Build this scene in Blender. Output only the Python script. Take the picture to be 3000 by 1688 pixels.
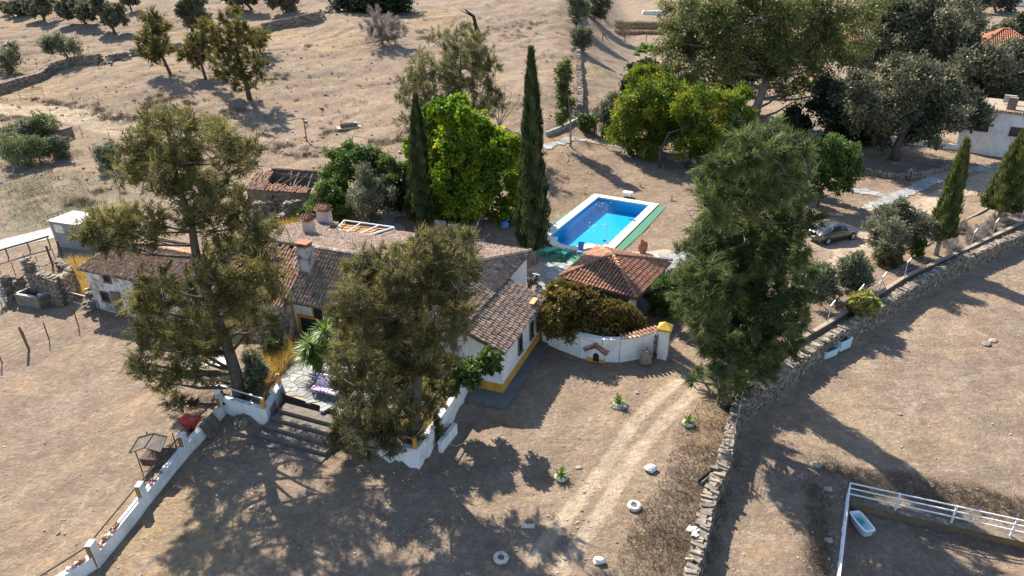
import bpy, math, random
import numpy as np
from mathutils import Matrix, Vector
random.seed(7); RNG=np.random.default_rng(7)
for o in list(bpy.data.objects): bpy.data.objects.remove(o)
SC=bpy.context.scene
COL=SC.collection
# ------------------------------------------------------------ camera, sky, sun
PITCH=math.radians(27.0); ROLL=math.radians(1.0); CH=25.0; FPX=2000.0
_f=np.array([0,math.cos(PITCH),-math.sin(PITCH)]); _r0=np.array([1.,0,0]); _u0=np.array([0,math.sin(PITCH),math.cos(PITCH)])
_r=math.cos(ROLL)*_r0-math.sin(ROLL)*_u0; _u=math.cos(ROLL)*_u0+math.sin(ROLL)*_r0
CAM=np.array([0,0,CH])
cd=bpy.data.cameras.new('camera'); cd.sensor_width=36; cd.lens=24.0; cd.clip_start=.5; cd.clip_end=4000
co=bpy.data.objects.new('camera',cd); COL.objects.link(co)
co.matrix_world=Matrix(((_r[0],_u[0],-_f[0],0),(_r[1],_u[1],-_f[1],0),(_r[2],_u[2],-_f[2],CH),(0,0,0,1)))
SC.camera=co
SUN=np.array([-.52,.85,0]); SUN/=np.linalg.norm(SUN); EL=math.radians(42)
SUND=np.array([SUN[0]*math.cos(EL),SUN[1]*math.cos(EL),math.sin(EL)])
W=bpy.data.worlds.new('World'); SC.world=W; W.use_nodes=True
nt=W.node_tree; bg=nt.nodes['Background']; sk=nt.nodes.new('ShaderNodeTexSky'); sk.sky_type='NISHITA'; sk.sun_disc=False
sk.sun_elevation=EL; sk.sun_rotation=math.atan2(SUN[0],SUN[1]); sk.altitude=400; sk.air_density=1.0; sk.dust_density=.6
nt.links.new(sk.outputs[0],bg.inputs[0]); bg.inputs[1].default_value=.115
ld=bpy.data.lights.new('sun','SUN'); ld.energy=5.0; ld.angle=math.radians(.5); ld.color=(1,.925,.81)
lo=bpy.data.objects.new('sun',ld); COL.objects.link(lo)
lo.rotation_mode='QUATERNION'; lo.rotation_quaternion=Vector(SUND).to_track_quat('Z','Y'); lo.location=(-60,90,110)
SC.view_settings.view_transform='Standard'; SC.view_settings.look='None'; SC.view_settings.gamma=1; SC.view_settings.exposure=1.32
SC.view_settings.use_curve_mapping=False
SC.cycles.max_bounces=6; SC.cycles.diffuse_bounces=3; SC.cycles.transparent_max_bounces=12; SC.cycles.use_denoising=True
# ------------------------------------------------------------ photograph measuring helpers
def ray(px,py): return _f+(px-1500)/FPX*_r+(844-py)/FPX*_u
def P(px,py,z=0.0):
    d=ray(px,py); return CAM+d*((z-CH)/d[2])
def PY(px,py,y):
    d=ray(px,py); return CAM+d*(y/d[1])
def depth(p): return float((np.asarray(p)-CAM)@_f)
# ------------------------------------------------------------ terrain height
HO=np.array([1.3,46.3]); HW=np.array([.927,-.375]); HU=np.array([.375,.927])
def Lh(a,b,z): q=HO+a*HW+b*HU; return np.array([q[0],q[1],z])
def ss(a,b,x): t=np.clip((x-a)/(b-a),0,1); return t*t*(3-2*t)
def segd(x,y,pl):
    best=np.full(np.shape(x),1e9); side=np.zeros(np.shape(x))
    for (x0,y0),(x1,y1) in zip(pl[:-1],pl[1:]):
        dx,dy=x1-x0,y1-y0; L2=dx*dx+dy*dy+1e-9
        t=np.clip(((x-x0)*dx+(y-y0)*dy)/L2,0,1); d=np.hypot(x-x0-t*dx,y-y0-t*dy)
        cr=dx*(y-y0)-dy*(x-x0); m=d<best; best=np.where(m,d,best); side=np.where(m,np.sign(cr),side)
    return best,side
def inpoly(x,y,pl):
    ins=np.zeros(np.shape(x),bool); n=len(pl)
    for i in range(n):
        x0,y0=pl[i]; x1,y1=pl[(i+1)%n]
        c=((y0>y)!=(y1>y))&(x<(x1-x0)*(y-y0)/((y1-y0) if abs(y1-y0)>1e-9 else 1e-9)+x0); ins^=c
    return ins
def sdpoly(x,y,pl):
    d,_=segd(x,y,list(pl)+[pl[0]]); return np.where(inpoly(x,y,pl),-d,d)
def pxl(lst,z=0.0): return [tuple(P(a,b,z)[:2]) for a,b in lst]
# outer foot of the dry stone wall: everything right of it is the lower field
WALLC=pxl([(3200,610),(2976,689),(2861,737),(2790,768),(2666,837),(2570,898),(2495,948),(2414,994),(2361,1032),(2271,1101),(2206,1146)],.3)+pxl([(2165,1190),(2145,1260),(2127,1322),(2114,1372),(2085,1430),(2076,1468),(2066,1517),(2050,1573),(2031,1642),(2022,1690),(2012,1790)],.05)
TERR=pxl([(645,1190),(785,1245),(826,1172),(985,1222),(1068,1332),(1225,1375),(1322,1235),(1376,1120)])+[tuple(Lh(0,-11,0)[:2]),tuple(Lh(0,-1,0)[:2]),tuple(Lh(-20,-1,0)[:2]),(-26,46),(-24,36)]
POOLQ=pxl([(1752,580),(1900,602),(1752,722),(1702,717),(1640,733),(1606,700)])
CORR=pxl([(2478,1470),(3080,1600),(3080,1800),(2440,1800)],-2.2)
BANK=pxl([(2440,1400),(2600,1395),(2760,1410),(3080,1500),(3080,1800),(2380,1800),(2385,1600)],-1.2)
_ng=np.random.default_rng(99).random((128,128))
def vn(x,y):
    x=np.asarray(x,float);y=np.asarray(y,float); i=np.floor(x).astype(int);j=np.floor(y).astype(int); u=x-i;v=y-j; u=u*u*(3-2*u);v=v*v*(3-2*v)
    g=lambda p,q:_ng[p%128,q%128]
    return (g(i,j)*(1-u)+g(i+1,j)*u)*(1-v)+(g(i,j+1)*(1-u)+g(i+1,j+1)*u)*v-.5
def Traw(x,y):
    x=np.asarray(x,float); y=np.asarray(y,float)
    lx=x-.1*y
    wr=ss(-6,14,lx)
    y0=58+16*wr; sl=.135*(1-wr)+.05*wr
    d=np.maximum(0,y-y0); z=sl*d*d/(d+18)
    z=z+ (np.sin(x*.11+1.3)*np.sin(y*.083+x*.03)*.9+np.sin(x*.23+y*.19)*.35)*ss(6,50,d)*(1-.6*wr)
    z=z+(np.sin(x*.9+y*.4)*np.sin(y*.8-x*.25)*.05+np.sin(x*2.1-y*1.3)*.02)
    rx,ry=x*.87+y*.5,-x*.5+y*.87
    led=vn(rx*.07+3,ry*.42+vn(x*.2,y*.2)*1.6); led=np.sign(led)*np.minimum(np.abs(led)*2.2,.5)
    z=z+(vn(x*.1,y*.1)*.3+led*.26+vn(x*.33+9,y*.33)*.14+vn(x*.8,y*.8)*.17+vn(x*1.7,y*1.7)*.12)*ss(3,26,d)*(1-.75*wr)
    z=z+vn(x*.7,y*.7)*.07*ss(70,40,y)
    z=z-.35*ss(-18,-28,x)*ss(60,50,y)
    # terrace under the old farmhouse
    near=(x>-45)&(x<5)&(y>22)&(y<70)
    s=sdpoly(x,y,TERR); z=z+1.0*ss(.15,-.25,s)*ss(-23,-16.5,x)*near
    # lower field beyond the dry stone wall
    dw,side=segd(x,y,WALLC); sd=np.where(side>0,dw,-dw)
    z=z-1.05*ss(-.15,.35,sd)-.25*ss(.4,10,sd)*(y<60)
    b=sdpoly(x,y,BANK); z=z-.75*ss(.6,-.9,b)
    c=sdpoly(x,y,CORR); z=z-.55*ss(.1,-.25,c)
    p=sdpoly(x,y,POOLQ); z=np.where(p<3,z*ss(.5,3,p),z); z=z-2.6*ss(.35,-.05,p)
    return z
def axis(lo,hi,step,far_lo,far_hi,g=1.09):
    a=list(np.arange(lo,hi+1e-6,step)); s=step
    while a[-1]<far_hi: s*=g; a.append(a[-1]+s)
    s=step
    while a[0]>far_lo: s*=g; a.insert(0,a[0]-s)
    return np.array(a)
gx=axis(-118,80,.52,-700,700); gy=axis(12,186,.5,-60,900)
GX,GY=np.meshgrid(gx,gy); GZ=Traw(GX,GY)
def T(x,y):
    x=np.clip(np.asarray(x,float),gx[0],gx[-1]-1e-3); y=np.clip(np.asarray(y,float),gy[0],gy[-1]-1e-3)
    i=np.clip(np.searchsorted(gx,x,side='right')-1,0,len(gx)-2); j=np.clip(np.searchsorted(gy,y,side='right')-1,0,len(gy)-2)
    u=(x-gx[i])/(gx[i+1]-gx[i]); v=(y-gy[j])/(gy[j+1]-gy[j])
    return (GZ[j,i]*(1-u)+GZ[j,i+1]*u)*(1-v)+(GZ[j+1,i]*(1-u)+GZ[j+1,i+1]*u)*v
def Tz(x,y): return float(T(x,y))
_TS=8*1.012**np.arange(440)
def G(px,py):
    # where the line of sight through a photograph pixel meets the terrain
    d=ray(px,py); ts=_TS
    for _ in range(3):
        p=CAM[None]+ts[:,None]*d[None]; below=p[:,2]<=T(p[:,0],p[:,1])
        k=int(np.argmax(below)) if below.any() else len(ts)-1
        ts=np.linspace(ts[max(k-1,0)],ts[k],24)
    return CAM+d*ts[-1]
# ------------------------------------------------------------ materials
MATS={}
def newmat(name):
    m=bpy.data.materials.new(name); m.use_nodes=True; MATS[name]=m
    return m,m.node_tree,m.node_tree.nodes['Principled BSDF']
def rgb(c): return (c[0],c[1],c[2],1)
def M(name,c,var=.2,scale=2.0,rough=.85,bump=.15,bscale=12,c2=None,metal=0,spec=.25,objrand=0.0,thr=(.35,.65),tint=False):
    m,t,b=newmat(name); n=t.nodes; l=t.links
    tc=n.new('ShaderNodeTexCoord'); no=n.new('ShaderNodeTexNoise'); no.inputs['Scale'].default_value=scale; no.inputs['Detail'].default_value=7; no.inputs['Roughness'].default_value=.65
    geo=n.new('ShaderNodeNewGeometry'); l.new(geo.outputs['Position'],no.inputs['Vector'])
    cr=n.new('ShaderNodeValToRGB'); cr.color_ramp.elements[0].position=thr[0]; cr.color_ramp.elements[1].position=thr[1]
    a=c2 if c2 else [k*(1-var) for k in c]
    bb=c if c2 else [min(1,k*(1+var)) for k in c]
    cr.color_ramp.elements[0].color=rgb(a); cr.color_ramp.elements[1].color=rgb(bb)
    l.new(no.outputs['Fac'],cr.inputs['Fac']); out=cr.outputs['Color']
    if objrand or tint:
        hs=n.new('ShaderNodeHueSaturation'); mr=n.new('ShaderNodeMapRange'); mr.inputs['To Min'].default_value=1-objrand; mr.inputs['To Max'].default_value=1+objrand
        if tint:
            at=n.new('ShaderNodeAttribute'); at.attribute_name='tint'; l.new(at.outputs['Fac'],mr.inputs['Value'])
        else:
            oi=n.new('ShaderNodeObjectInfo'); l.new(oi.outputs['Random'],mr.inputs['Value'])
        l.new(out,hs.inputs['Color']); l.new(mr.outputs['Result'],hs.inputs['Value']); out=hs.outputs['Color']
    l.new(out,b.inputs['Base Color']); b.inputs['Roughness'].default_value=rough; b.inputs['Metallic'].default_value=metal
    b.inputs['Specular IOR Level'].default_value=spec
    if bump:
        n2=n.new('ShaderNodeTexNoise'); n2.inputs['Scale'].default_value=bscale; n2.inputs['Detail'].default_value=5
        l.new(geo.outputs['Position'],n2.inputs['Vector'])
        bp=n.new('ShaderNodeBump'); bp.inputs['Strength'].default_value=bump; bp.inputs['Distance'].default_value=.05
        l.new(n2.outputs['Fac'],bp.inputs['Height']); l.new(bp.outputs['Normal'],b.inputs['Normal'])
    return m
def tilemat(name,cols,obj):
    # old clay barrel tiles: each one its own clay shade, with lichen blotches
    m,t,b=newmat(name); n=t.nodes; l=t.links
    geo=n.new('ShaderNodeNewGeometry')
    cr=n.new('ShaderNodeValToRGB'); cr.color_ramp.interpolation='LINEAR'
    e=cr.color_ramp.elements
    while len(e)<len(cols): e.new(.5)
    for i,c in enumerate(cols): e[i].position=i/(len(cols)-1); e[i].color=rgb(c)
    if obj:
        s=n.new('ShaderNodeObjectInfo'); l.new(s.outputs['Random'],cr.inputs['Fac'])
    else:
        s=n.new('ShaderNodeAttribute'); s.attribute_name='tint'; l.new(s.outputs['Fac'],cr.inputs['Fac'])
    no=n.new('ShaderNodeTexNoise'); no.inputs['Scale'].default_value=3.0; no.inputs['Detail'].default_value=8; no.inputs['Roughness'].default_value=.75
    l.new(geo.outputs['Position'],no.inputs['Vector'])
    r2=n.new('ShaderNodeValToRGB'); r2.color_ramp.elements[0].position=.42; r2.color_ramp.elements[1].position=.62
    r2.color_ramp.elements[0].color=(.45,.42,.4,1); r2.color_ramp.elements[1].color=(1,1,1,1)
    l.new(no.outputs['Fac'],r2.inputs['Fac'])
    mx=n.new('ShaderNodeMix'); mx.data_type='RGBA'; mx.blend_type='MULTIPLY'; mx.inputs[0].default_value=.8
    l.new(cr.outputs['Color'],mx.inputs[6]); l.new(r2.outputs['Color'],mx.inputs[7]); l.new(mx.outputs[2],b.inputs['Base Color'])
    b.inputs['Roughness'].default_value=.9; b.inputs['Specular IOR Level'].default_value=.15
    return m
def leafmat(name,cols,trans=.35,rough=.6):
    m,t,b=newmat(name); n=t.nodes; l=t.links
    a=n.new('ShaderNodeAttribute'); a.attribute_name='tint'
    cr=n.new('ShaderNodeValToRGB'); e=cr.color_ramp.elements
    while len(e)<len(cols): e.new(.5)
    for i,c in enumerate(cols): e[i].position=i/(len(cols)-1); e[i].color=rgb(c)
    l.new(a.outputs['Fac'],cr.inputs['Fac']); l.new(cr.outputs['Color'],b.inputs['Base Color'])
    b.inputs['Roughness'].default_value=rough; b.inputs['Specular IOR Level'].default_value=.2
    tr=n.new('ShaderNodeBsdfTranslucent'); hs=n.new('ShaderNodeHueSaturation'); hs.inputs['Value'].default_value=1.25; hs.inputs['Saturation'].default_value=1.1
    l.new(cr.outputs['Color'],hs.inputs['Color']); l.new(hs.outputs['Color'],tr.inputs['Color'])
    ms=n.new('ShaderNodeMixShader'); ms.inputs[0].default_value=trans
    l.new(b.outputs[0],ms.inputs[1]); l.new(tr.outputs[0],ms.inputs[2]); l.new(ms.outputs[0],n['Material Output'].inputs[0])
    return m
MW=M('white_limewash',(.70,.69,.67),c2=(.54,.52,.49),scale=1.1,rough=.9,bump=.25,bscale=7,thr=(.3,.5))
def weather(m,z=.35,amt=.6,col=(.33,.29,.24)):
    # rain streaks and patchy grime on limewash
    t=m.node_tree; n=t.nodes; l=t.links; bs=n['Principled BSDF']; src=bs.inputs['Base Color'].links[0].from_socket
    g=n.new('ShaderNodeNewGeometry'); mp=n.new('ShaderNodeMapping'); mp.inputs['Scale'].default_value=(2.2,2.2,.35); l.new(g.outputs['Position'],mp.inputs['Vector'])
    no=n.new('ShaderNodeTexNoise'); no.inputs['Scale'].default_value=1.6; no.inputs['Detail'].default_value=9; no.inputs['Roughness'].default_value=.75; l.new(mp.outputs['Vector'],no.inputs['Vector'])
    cr=n.new('ShaderNodeValToRGB'); cr.color_ramp.elements[0].position=.50; cr.color_ramp.elements[1].position=.74; cr.color_ramp.elements[1].color=(amt,amt,amt,1); l.new(no.outputs['Fac'],cr.inputs['Fac'])
    mx=n.new('ShaderNodeMix'); mx.data_type='RGBA'; l.new(cr.outputs['Color'],mx.inputs[0]); l.new(src,mx.inputs[6]); mx.inputs[7].default_value=rgb(col); l.new(mx.outputs[2],bs.inputs['Base Color'])
weather(MW)
MCHIM=M('grey_pink_limewash',(.52,.46,.42),c2=(.36,.31,.28),scale=2,rough=.95)
MWO=M('old_peeling_limewash',(.60,.57,.53),c2=(.24,.20,.165),scale=1.1,rough=.95,bump=.6,bscale=5,thr=(.40,.56))
MOCHD=M('dirty_ochre_paint',(.30,.18,.06),c2=(.16,.11,.07),scale=1.2,rough=.95)
MOCH=M('ochre_paint',(.50,.26,.05),var=.2,scale=1.5,rough=.9,bump=.2)
MYEL=M('yellow_paint',(.50,.31,.055),var=.15,scale=3,rough=.85)
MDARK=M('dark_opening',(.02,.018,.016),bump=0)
MGLASS=M('dark_glass',(.03,.035,.04),rough=.12,bump=0,spec=.6)
MSTONE=M('grey_schist',(.31,.265,.21),c2=(.16,.13,.10),scale=2.5,rough=.95,bump=.5,bscale=8,objrand=.3)
MSTONEJ=M('grey_schist_joined',(.26,.215,.165),c2=(.13,.105,.08),scale=2.5,rough=.95,bump=.5,bscale=8,objrand=.35,tint=True)
MMORT=M('wall_core_earth',(.20,.165,.125),c2=(.11,.09,.07),scale=4,rough=1,bump=.7,bscale=6)
MRUIN=M('rough_brown_masonry',(.24,.18,.13),c2=(.12,.09,.07),scale=2.0,rough=1,bump=.8,bscale=5)
MCONC=M('pale_concrete',(.42,.40,.36),c2=(.30,.285,.26),scale=1.5,rough=.95,bump=.3,bscale=20)
MFLAG=M('grey_flagstone',(.31,.31,.30),c2=(.20,.205,.20),scale=2.2,rough=.8,bump=.25,bscale=9,objrand=.22)
MFLAGJ=M('grey_flagstone_joined',(.30,.30,.295),c2=(.20,.205,.20),scale=2.2,rough=.8,bump=.25,bscale=9,objrand=.22,tint=True)
MJOINT=M('sandy_joint',(.34,.27,.18),scale=6,rough=1)
MWOOD=M('weathered_wood',(.20,.15,.11),c2=(.10,.08,.06),scale=5,rough=.95,bump=.4,bscale=14)
MBARK=M('grey_brown_bark',(.13,.105,.085),c2=(.06,.05,.042),scale=5,rough=1,bump=.8,bscale=9)
MBARKP=M('pale_bark',(.34,.29,.24),c2=(.2,.16,.13),scale=3,rough=.95,bump=.4,bscale=9)
MTWIG=M('bare_grey_twigs',(.22,.19,.17),c2=(.13,.11,.1),scale=5,rough=1)
MMET=M('galvanised_steel',(.46,.47,.48),var=.15,scale=6,rough=.5,metal=.6,bump=.05)
MRUST=M('rusty_iron',(.12,.075,.05),c2=(.06,.045,.04),scale=9,rough=.9,bump=.3)
MWP=M('white_painted_steel',(.74,.73,.71),c2=(.42,.35,.30),scale=5,rough=.6,thr=(.3,.42))
MWHT=M('white_enamel',(.80,.82,.83),var=.05,rough=.25,bump=0,spec=.5)
MTEAL=M('pale_teal_enamel',(.46,.60,.64),var=.08,rough=.3,bump=0,spec=.5)
MBLK=M('black_rubber',(.02,.02,.02),rough=.8,bump=.1)
MRED=M('red_paint',(.55,.03,.02),c2=(.36,.02,.015),scale=3,rough=.55)
MGREEN=M('green_plastic',(.02,.30,.20),var=.15,rough=.5)
MASTRO=M('green_deck_paint',(.045,.175,.11),c2=(.09,.15,.095),scale=2.5,rough=.9,thr=(.3,.6))
MLAWN=M('green_turf',(.10,.19,.045),c2=(.06,.14,.03),scale=3,rough=1,bump=.5,bscale=40)
MCOPE=M('earthy_coping',(.34,.28,.21),c2=(.22,.18,.13),scale=3,rough=1)
MDUSTY=M('dusty_white',(.60,.57,.52),c2=(.42,.38,.32),scale=5,rough=.9)
MCREAM=M('cream_coping',(.74,.66,.52),c2=(.58,.5,.38),scale=2,rough=.8,bump=.15)
MCLAY=M('terracotta',(.36,.15,.08),c2=(.22,.10,.06),scale=4,rough=.85)
MPLANK=M('new_orange_planks',(.50,.28,.12),var=.2,scale=2.5,rough=.8)
MCAR=M('grey_metallic_paint',(.16,.165,.175),var=.04,rough=.28,bump=0,metal=.7,spec=.5)
MSAND=M('pale_sandy_gravel',(.50,.40,.27),c2=(.40,.31,.20),scale=1.2,rough=1,bump=.5,bscale=18)
MTRIM=M('black_plastic_trim',(.025,.025,.028),rough=.5,bump=0)
MGREY=M('grey_fabric',(.22,.23,.25),rough=.9)
MBLUE=M('blue_cloth',(.08,.17,.42),var=.3,scale=5,rough=.9)
PANT=M('dark_pan_tiles',(.17,.11,.085),c2=(.09,.065,.055),scale=4,rough=1,bump=.5)
OLDC=[(.21,.16,.13),(.38,.29,.235),(.29,.20,.155),(.44,.36,.30),(.24,.19,.16),(.45,.33,.25),(.33,.27,.23),(.48,.28,.19)]
NEWC=[(.38,.20,.13),(.44,.24,.155),(.34,.18,.12),(.48,.28,.185)]
BRTC=[(.55,.24,.13),(.62,.30,.18),(.5,.2,.11)]
ORGC=[(.46,.27,.18),(.55,.30,.16),(.36,.25,.19),(.60,.34,.16),(.50,.38,.31),(.44,.30,.24)]
TM={k:(tilemat(k+'_tile',c,True),tilemat(k+'_tile_joined',c,False)) for k,c in dict(old=OLDC,gazebo=NEWC,bright=BRTC,barn=ORGC).items()}
LF=dict(
 olive_needle=leafmat('olive_brown_needles',[(.050,.048,.019),(.108,.102,.038),(.17,.157,.055),(.235,.21,.078)],.42),
 olive_needle2=leafmat('brown_olive_needles',[(.055,.051,.022),(.118,.109,.045),(.178,.162,.064),(.24,.21,.09)],.42),
 green_needle=leafmat('grey_green_needles',[(.034,.048,.018),(.078,.103,.036),(.125,.155,.052),(.19,.21,.085)],.40),
 hill_needle=leafmat('olive_green_needles',[(.055,.052,.018),(.12,.108,.035),(.19,.165,.052)],.4),
 pale_needle=leafmat('pale_green_needles',[(.06,.062,.028),(.12,.12,.05),(.19,.18,.075)],.4),
 lime=leafmat('lime_green_leaves',[(.04,.085,.012),(.10,.175,.018),(.20,.275,.026),(.35,.38,.05)],.38,.5),
 acacia=leafmat('yellow_green_leaves',[(.04,.075,.012),(.085,.13,.018),(.15,.19,.025),(.30,.27,.035)],.42),
 euc=leafmat('eucalyptus_leaves',[(.05,.062,.022),(.105,.12,.04),(.17,.175,.06),(.24,.225,.09)],.35,.5),
 oak=leafmat('grey_green_oak_leaves',[(.055,.057,.034),(.105,.106,.062),(.16,.157,.095),(.215,.205,.13)],.25,.5),
 darkoak=leafmat('dark_green_leaves',[(.012,.018,.009),(.03,.04,.02),(.055,.065,.03)],.2,.5),
 fresh=leafmat('fresh_green_leaves',[(.03,.055,.016),(.06,.10,.026),(.105,.155,.038),(.16,.20,.06)],.36,.5),
 scrubg=leafmat('green_scrub_leaves',[(.07,.085,.04),(.125,.15,.065),(.19,.21,.095)],.35,.5),
 oliv=leafmat('silver_olive_leaves',[(.065,.073,.042),(.115,.125,.072),(.17,.18,.11),(.23,.23,.15)],.3,.5),
 cyp=leafmat('cypress_scales',[(.018,.030,.013),(.038,.058,.022),(.07,.09,.03),(.12,.13,.045)],.2),
 cypl=leafmat('light_cypress_scales',[(.035,.05,.016),(.08,.10,.03),(.13,.145,.045),(.18,.18,.06)],.3),
 bronze=leafmat('bronze_leaves',[(.07,.045,.015),(.13,.085,.025),(.20,.14,.04),(.12,.12,.035),(.30,.24,.09)],.3,.4),
 yelbush=leafmat('yellow_variegated_leaves',[(.12,.14,.03),(.26,.25,.07),(.42,.38,.13)],.35),
 dry=leafmat('dry_straw',[(.26,.17,.06),(.42,.29,.11),(.55,.40,.17)],.3),
 dryg=leafmat('grey_dry_scrub',[(.16,.13,.11),(.26,.22,.18),(.34,.29,.24)],.25),
 drydark=leafmat('dark_dry_scrub',[(.07,.055,.04),(.13,.10,.07),(.2,.15,.1)],.2),
 orange=leafmat('orange_dry_grass',[(.30,.19,.06),(.46,.32,.11),(.58,.44,.18)],.35),
 yucca=leafmat('yucca_blades',[(.05,.10,.02),(.11,.19,.035),(.22,.28,.07)],.3,.4),
 palm=leafmat('palm_fronds',[(.06,.11,.03),(.12,.19,.05),(.20,.26,.09)],.35,.4),
)
# ------------------------------------------------------------ mesh builders
class MB:
    def __init__(s): s.v=[]; s.f=[]; s.t=[]
    def add(s,vs,fs,tint=None):
        k=len(s.v); s.v.extend([tuple(map(float,q)) for q in vs]); s.f.extend([tuple(i+k for i in g) for g in fs])
        s.t.extend([tint if tint is not None else .5]*len(vs))
        return s
    def box(s,c,size,ax=None,ay=None,tint=None,taper=1.0,jit=0):
        c=np.asarray(c,float); X=np.array([1.,0,0]) if ax is None else np.asarray(ax,float); Y=np.array([0,1.,0]) if ay is None else np.asarray(ay,float)
        X=X/np.linalg.norm(X); Y=Y-X*(X@Y); Y/=np.linalg.norm(Y); Z=np.cross(X,Y); a,b,d=[k/2 for k in size]
        vs=[]
        for sz in (-1,1):
            k=taper if sz>0 else 1
            for sx,sy in ((-1,-1),(1,-1),(1,1),(-1,1)):
                q=c+X*a*sx*k+Y*b*sy*k+Z*d*sz
                if jit: q=q+np.array([random.uniform(-jit,jit) for _ in range(3)])
                vs.append(q)
        return s.add(vs,[(0,3,2,1),(4,5,6,7),(0,1,5,4),(1,2,6,5),(2,3,7,6),(3,0,4,7)],tint)
    def bar(s,p,q,r,n=6,r2=None,tint=None): return s.tube([p,q],[r,r if r2 is None else r2],n,tint)
    def tube(s,pts,rad,n=6,tint=None,cap=True):
        pts=[np.asarray(p,float) for p in pts]; k0=len(s.v); prev=None; rings=[]
        for i,p in enumerate(pts):
            d=(pts[min(i+1,len(pts)-1)]-pts[max(i-1,0)]); d=d/(np.linalg.norm(d)+1e-9)
            if prev is None:
                a=np.cross(d,[0,0,1.]); 
                if np.linalg.norm(a)<.1: a=np.cross(d,[1.,0,0])
            else: a=prev-d*(prev@d)
            a/=np.linalg.norm(a)+1e-9; prev=a; b=np.cross(d,a); r=rad[i] if hasattr(rad,'__len__') else rad
            rings.append([p+(a*math.cos(2*math.pi*j/n)+b*math.sin(2*math.pi*j/n))*r for j in range(n)])
        vs=[q for R in rings for q in R]; fs=[]
        for i in range(len(rings)-1):
            for j in range(n): fs.append((i*n+j,i*n+(j+1)%n,(i+1)*n+(j+1)%n,(i+1)*n+j))
        if cap: fs.append(tuple(range(n-1,-1,-1))); fs.append(tuple(range((len(rings)-1)*n,len(rings)*n)))
        return s.add(vs,fs,tint)
    def prism(s,poly,z0,z1,tint=None):
        n=len(poly); a=0
        for i in range(n): a+=poly[i][0]*poly[(i+1)%n][1]-poly[(i+1)%n][0]*poly[i][1]
        if a<0: poly=poly[::-1]
        zz0=z0 if hasattr(z0,'__len__') else [z0]*n; zz1=z1 if hasattr(z1,'__len__') else [z1]*n
        if a<0: zz0=zz0[::-1]; zz1=zz1[::-1]
        vs=[(p[0],p[1],zz0[i]) for i,p in enumerate(poly)]+[(p[0],p[1],zz1[i]) for i,p in enumerate(poly)]
        fs=[tuple(range(n-1,-1,-1)),tuple(range(n,2*n))]+[(i,(i+1)%n,n+(i+1)%n,n+i) for i in range(n)]
        return s.add(vs,fs,tint)
    def slab(s,poly3,th):
        # 3-D polygon thickened straight down
        n=len(poly3); p=[np.asarray(q,float) for q in poly3]
        nz=np.cross(p[1]-p[0],p[2]-p[0])[2]
        if nz<0: p=p[::-1]
        vs=[q-np.array([0,0,th]) for q in p]+p
        return s.add(vs,[tuple(range(n-1,-1,-1)),tuple(range(n,2*n))]+[(i,(i+1)%n,n+(i+1)%n,n+i) for i in range(n)])
    def wall(s,p,q,th,z0,z1,z1b=None,z0b=None):
        # straight wall between two ground points, thickness centred
        p=np.asarray(p[:2],float); q=np.asarray(q[:2],float); d=q-p; d/=np.linalg.norm(d); nn=np.array([-d[1],d[0]])*th/2
        poly=[p+nn,p-nn,q-nn,q+nn]; z1b=z1 if z1b is None else z1b; z0b=z0 if z0b is None else z0b
        return s.prism([tuple(k) for k in poly],[z0,z0,z0b,z0b],[z1,z1,z1b,z1b])
    def lathe(s,c,prof,n=16,tint=None):
        vs=[];fs=[]
        for r,z in prof:
            for j in range(n): vs.append((c[0]+r*math.cos(2*math.pi*j/n),c[1]+r*math.sin(2*math.pi*j/n),c[2]+z))
        for i in range(len(prof)-1):
            for j in range(n): fs.append((i*n+j,i*n+(j+1)%n,(i+1)*n+(j+1)%n,(i+1)*n+j))
        if prof[0][0]>.01: fs.append(tuple(range(n-1,-1,-1)))
        if prof[-1][0]>.01: fs.append(tuple(range((len(prof)-1)*n,len(prof)*n)))
        return s.add(vs,fs,tint)
def mesh_np(name,V,F,mat,tint=None,smooth=False):
    V=np.asarray(V,np.float32); F=np.asarray(F,np.int32); k=F.shape[1]
    me=bpy.data.meshes.new(name); me.vertices.add(len(V)); me.vertices.foreach_set('co',V.ravel())
    me.loops.add(F.size); me.loops.foreach_set('vertex_index',F.ravel()); me.polygons.add(len(F))
    me.polygons.foreach_set('loop_start',np.arange(0,F.size,k,dtype=np.int32)); me.polygons.foreach_set('loop_total',np.full(len(F),k,np.int32))
    if smooth: me.polygons.foreach_set('use_smooth',np.ones(len(F),bool))
    me.update(calc_edges=True); me.materials.append(mat)
    if tint is not None:
        a=me.attributes.new('tint','FLOAT','POINT'); a.data.foreach_set('value',np.asarray(tint,np.float32))
    return me
def mesh_mb(name,mb,mat,smooth=False):
    me=bpy.data.meshes.new(name); me.from_pydata(mb.v,[],mb.f); me.materials.append(mat)
    a=me.attributes.new('tint','FLOAT','POINT'); a.data.foreach_set('value',np.asarray(mb.t,np.float32))
    if smooth: me.polygons.foreach_set('use_smooth',[True]*len(me.polygons))
    me.update(); return me
def tag(o,label=None,cat=None,group=None,kind=None):
    if label: o['label']=label
    if cat: o['category']=cat
    if group: o['group']=group
    if kind: o['kind']=kind
    return o
def thing(name,label,cat,base,group=None):
    o=bpy.data.objects.new(name,None); COL.objects.link(o); o.location=[float(k) for k in base]; o.empty_display_size=.3
    return tag(o,label,cat,group)
def link(name,me,parent=None):
    o=bpy.data.objects.new(name,me); COL.objects.link(o)
    if parent is not None:
        o.parent=parent
        if parent.type=='EMPTY': o.matrix_parent_inverse=Matrix.Translation(-parent.location)
    return o
def part(name,mb,mat,parent,smooth=False,label=None):
    o=link(name,mesh_mb(name,mb,mat,smooth),parent)
    if label: o['label']=label
    return o
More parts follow.
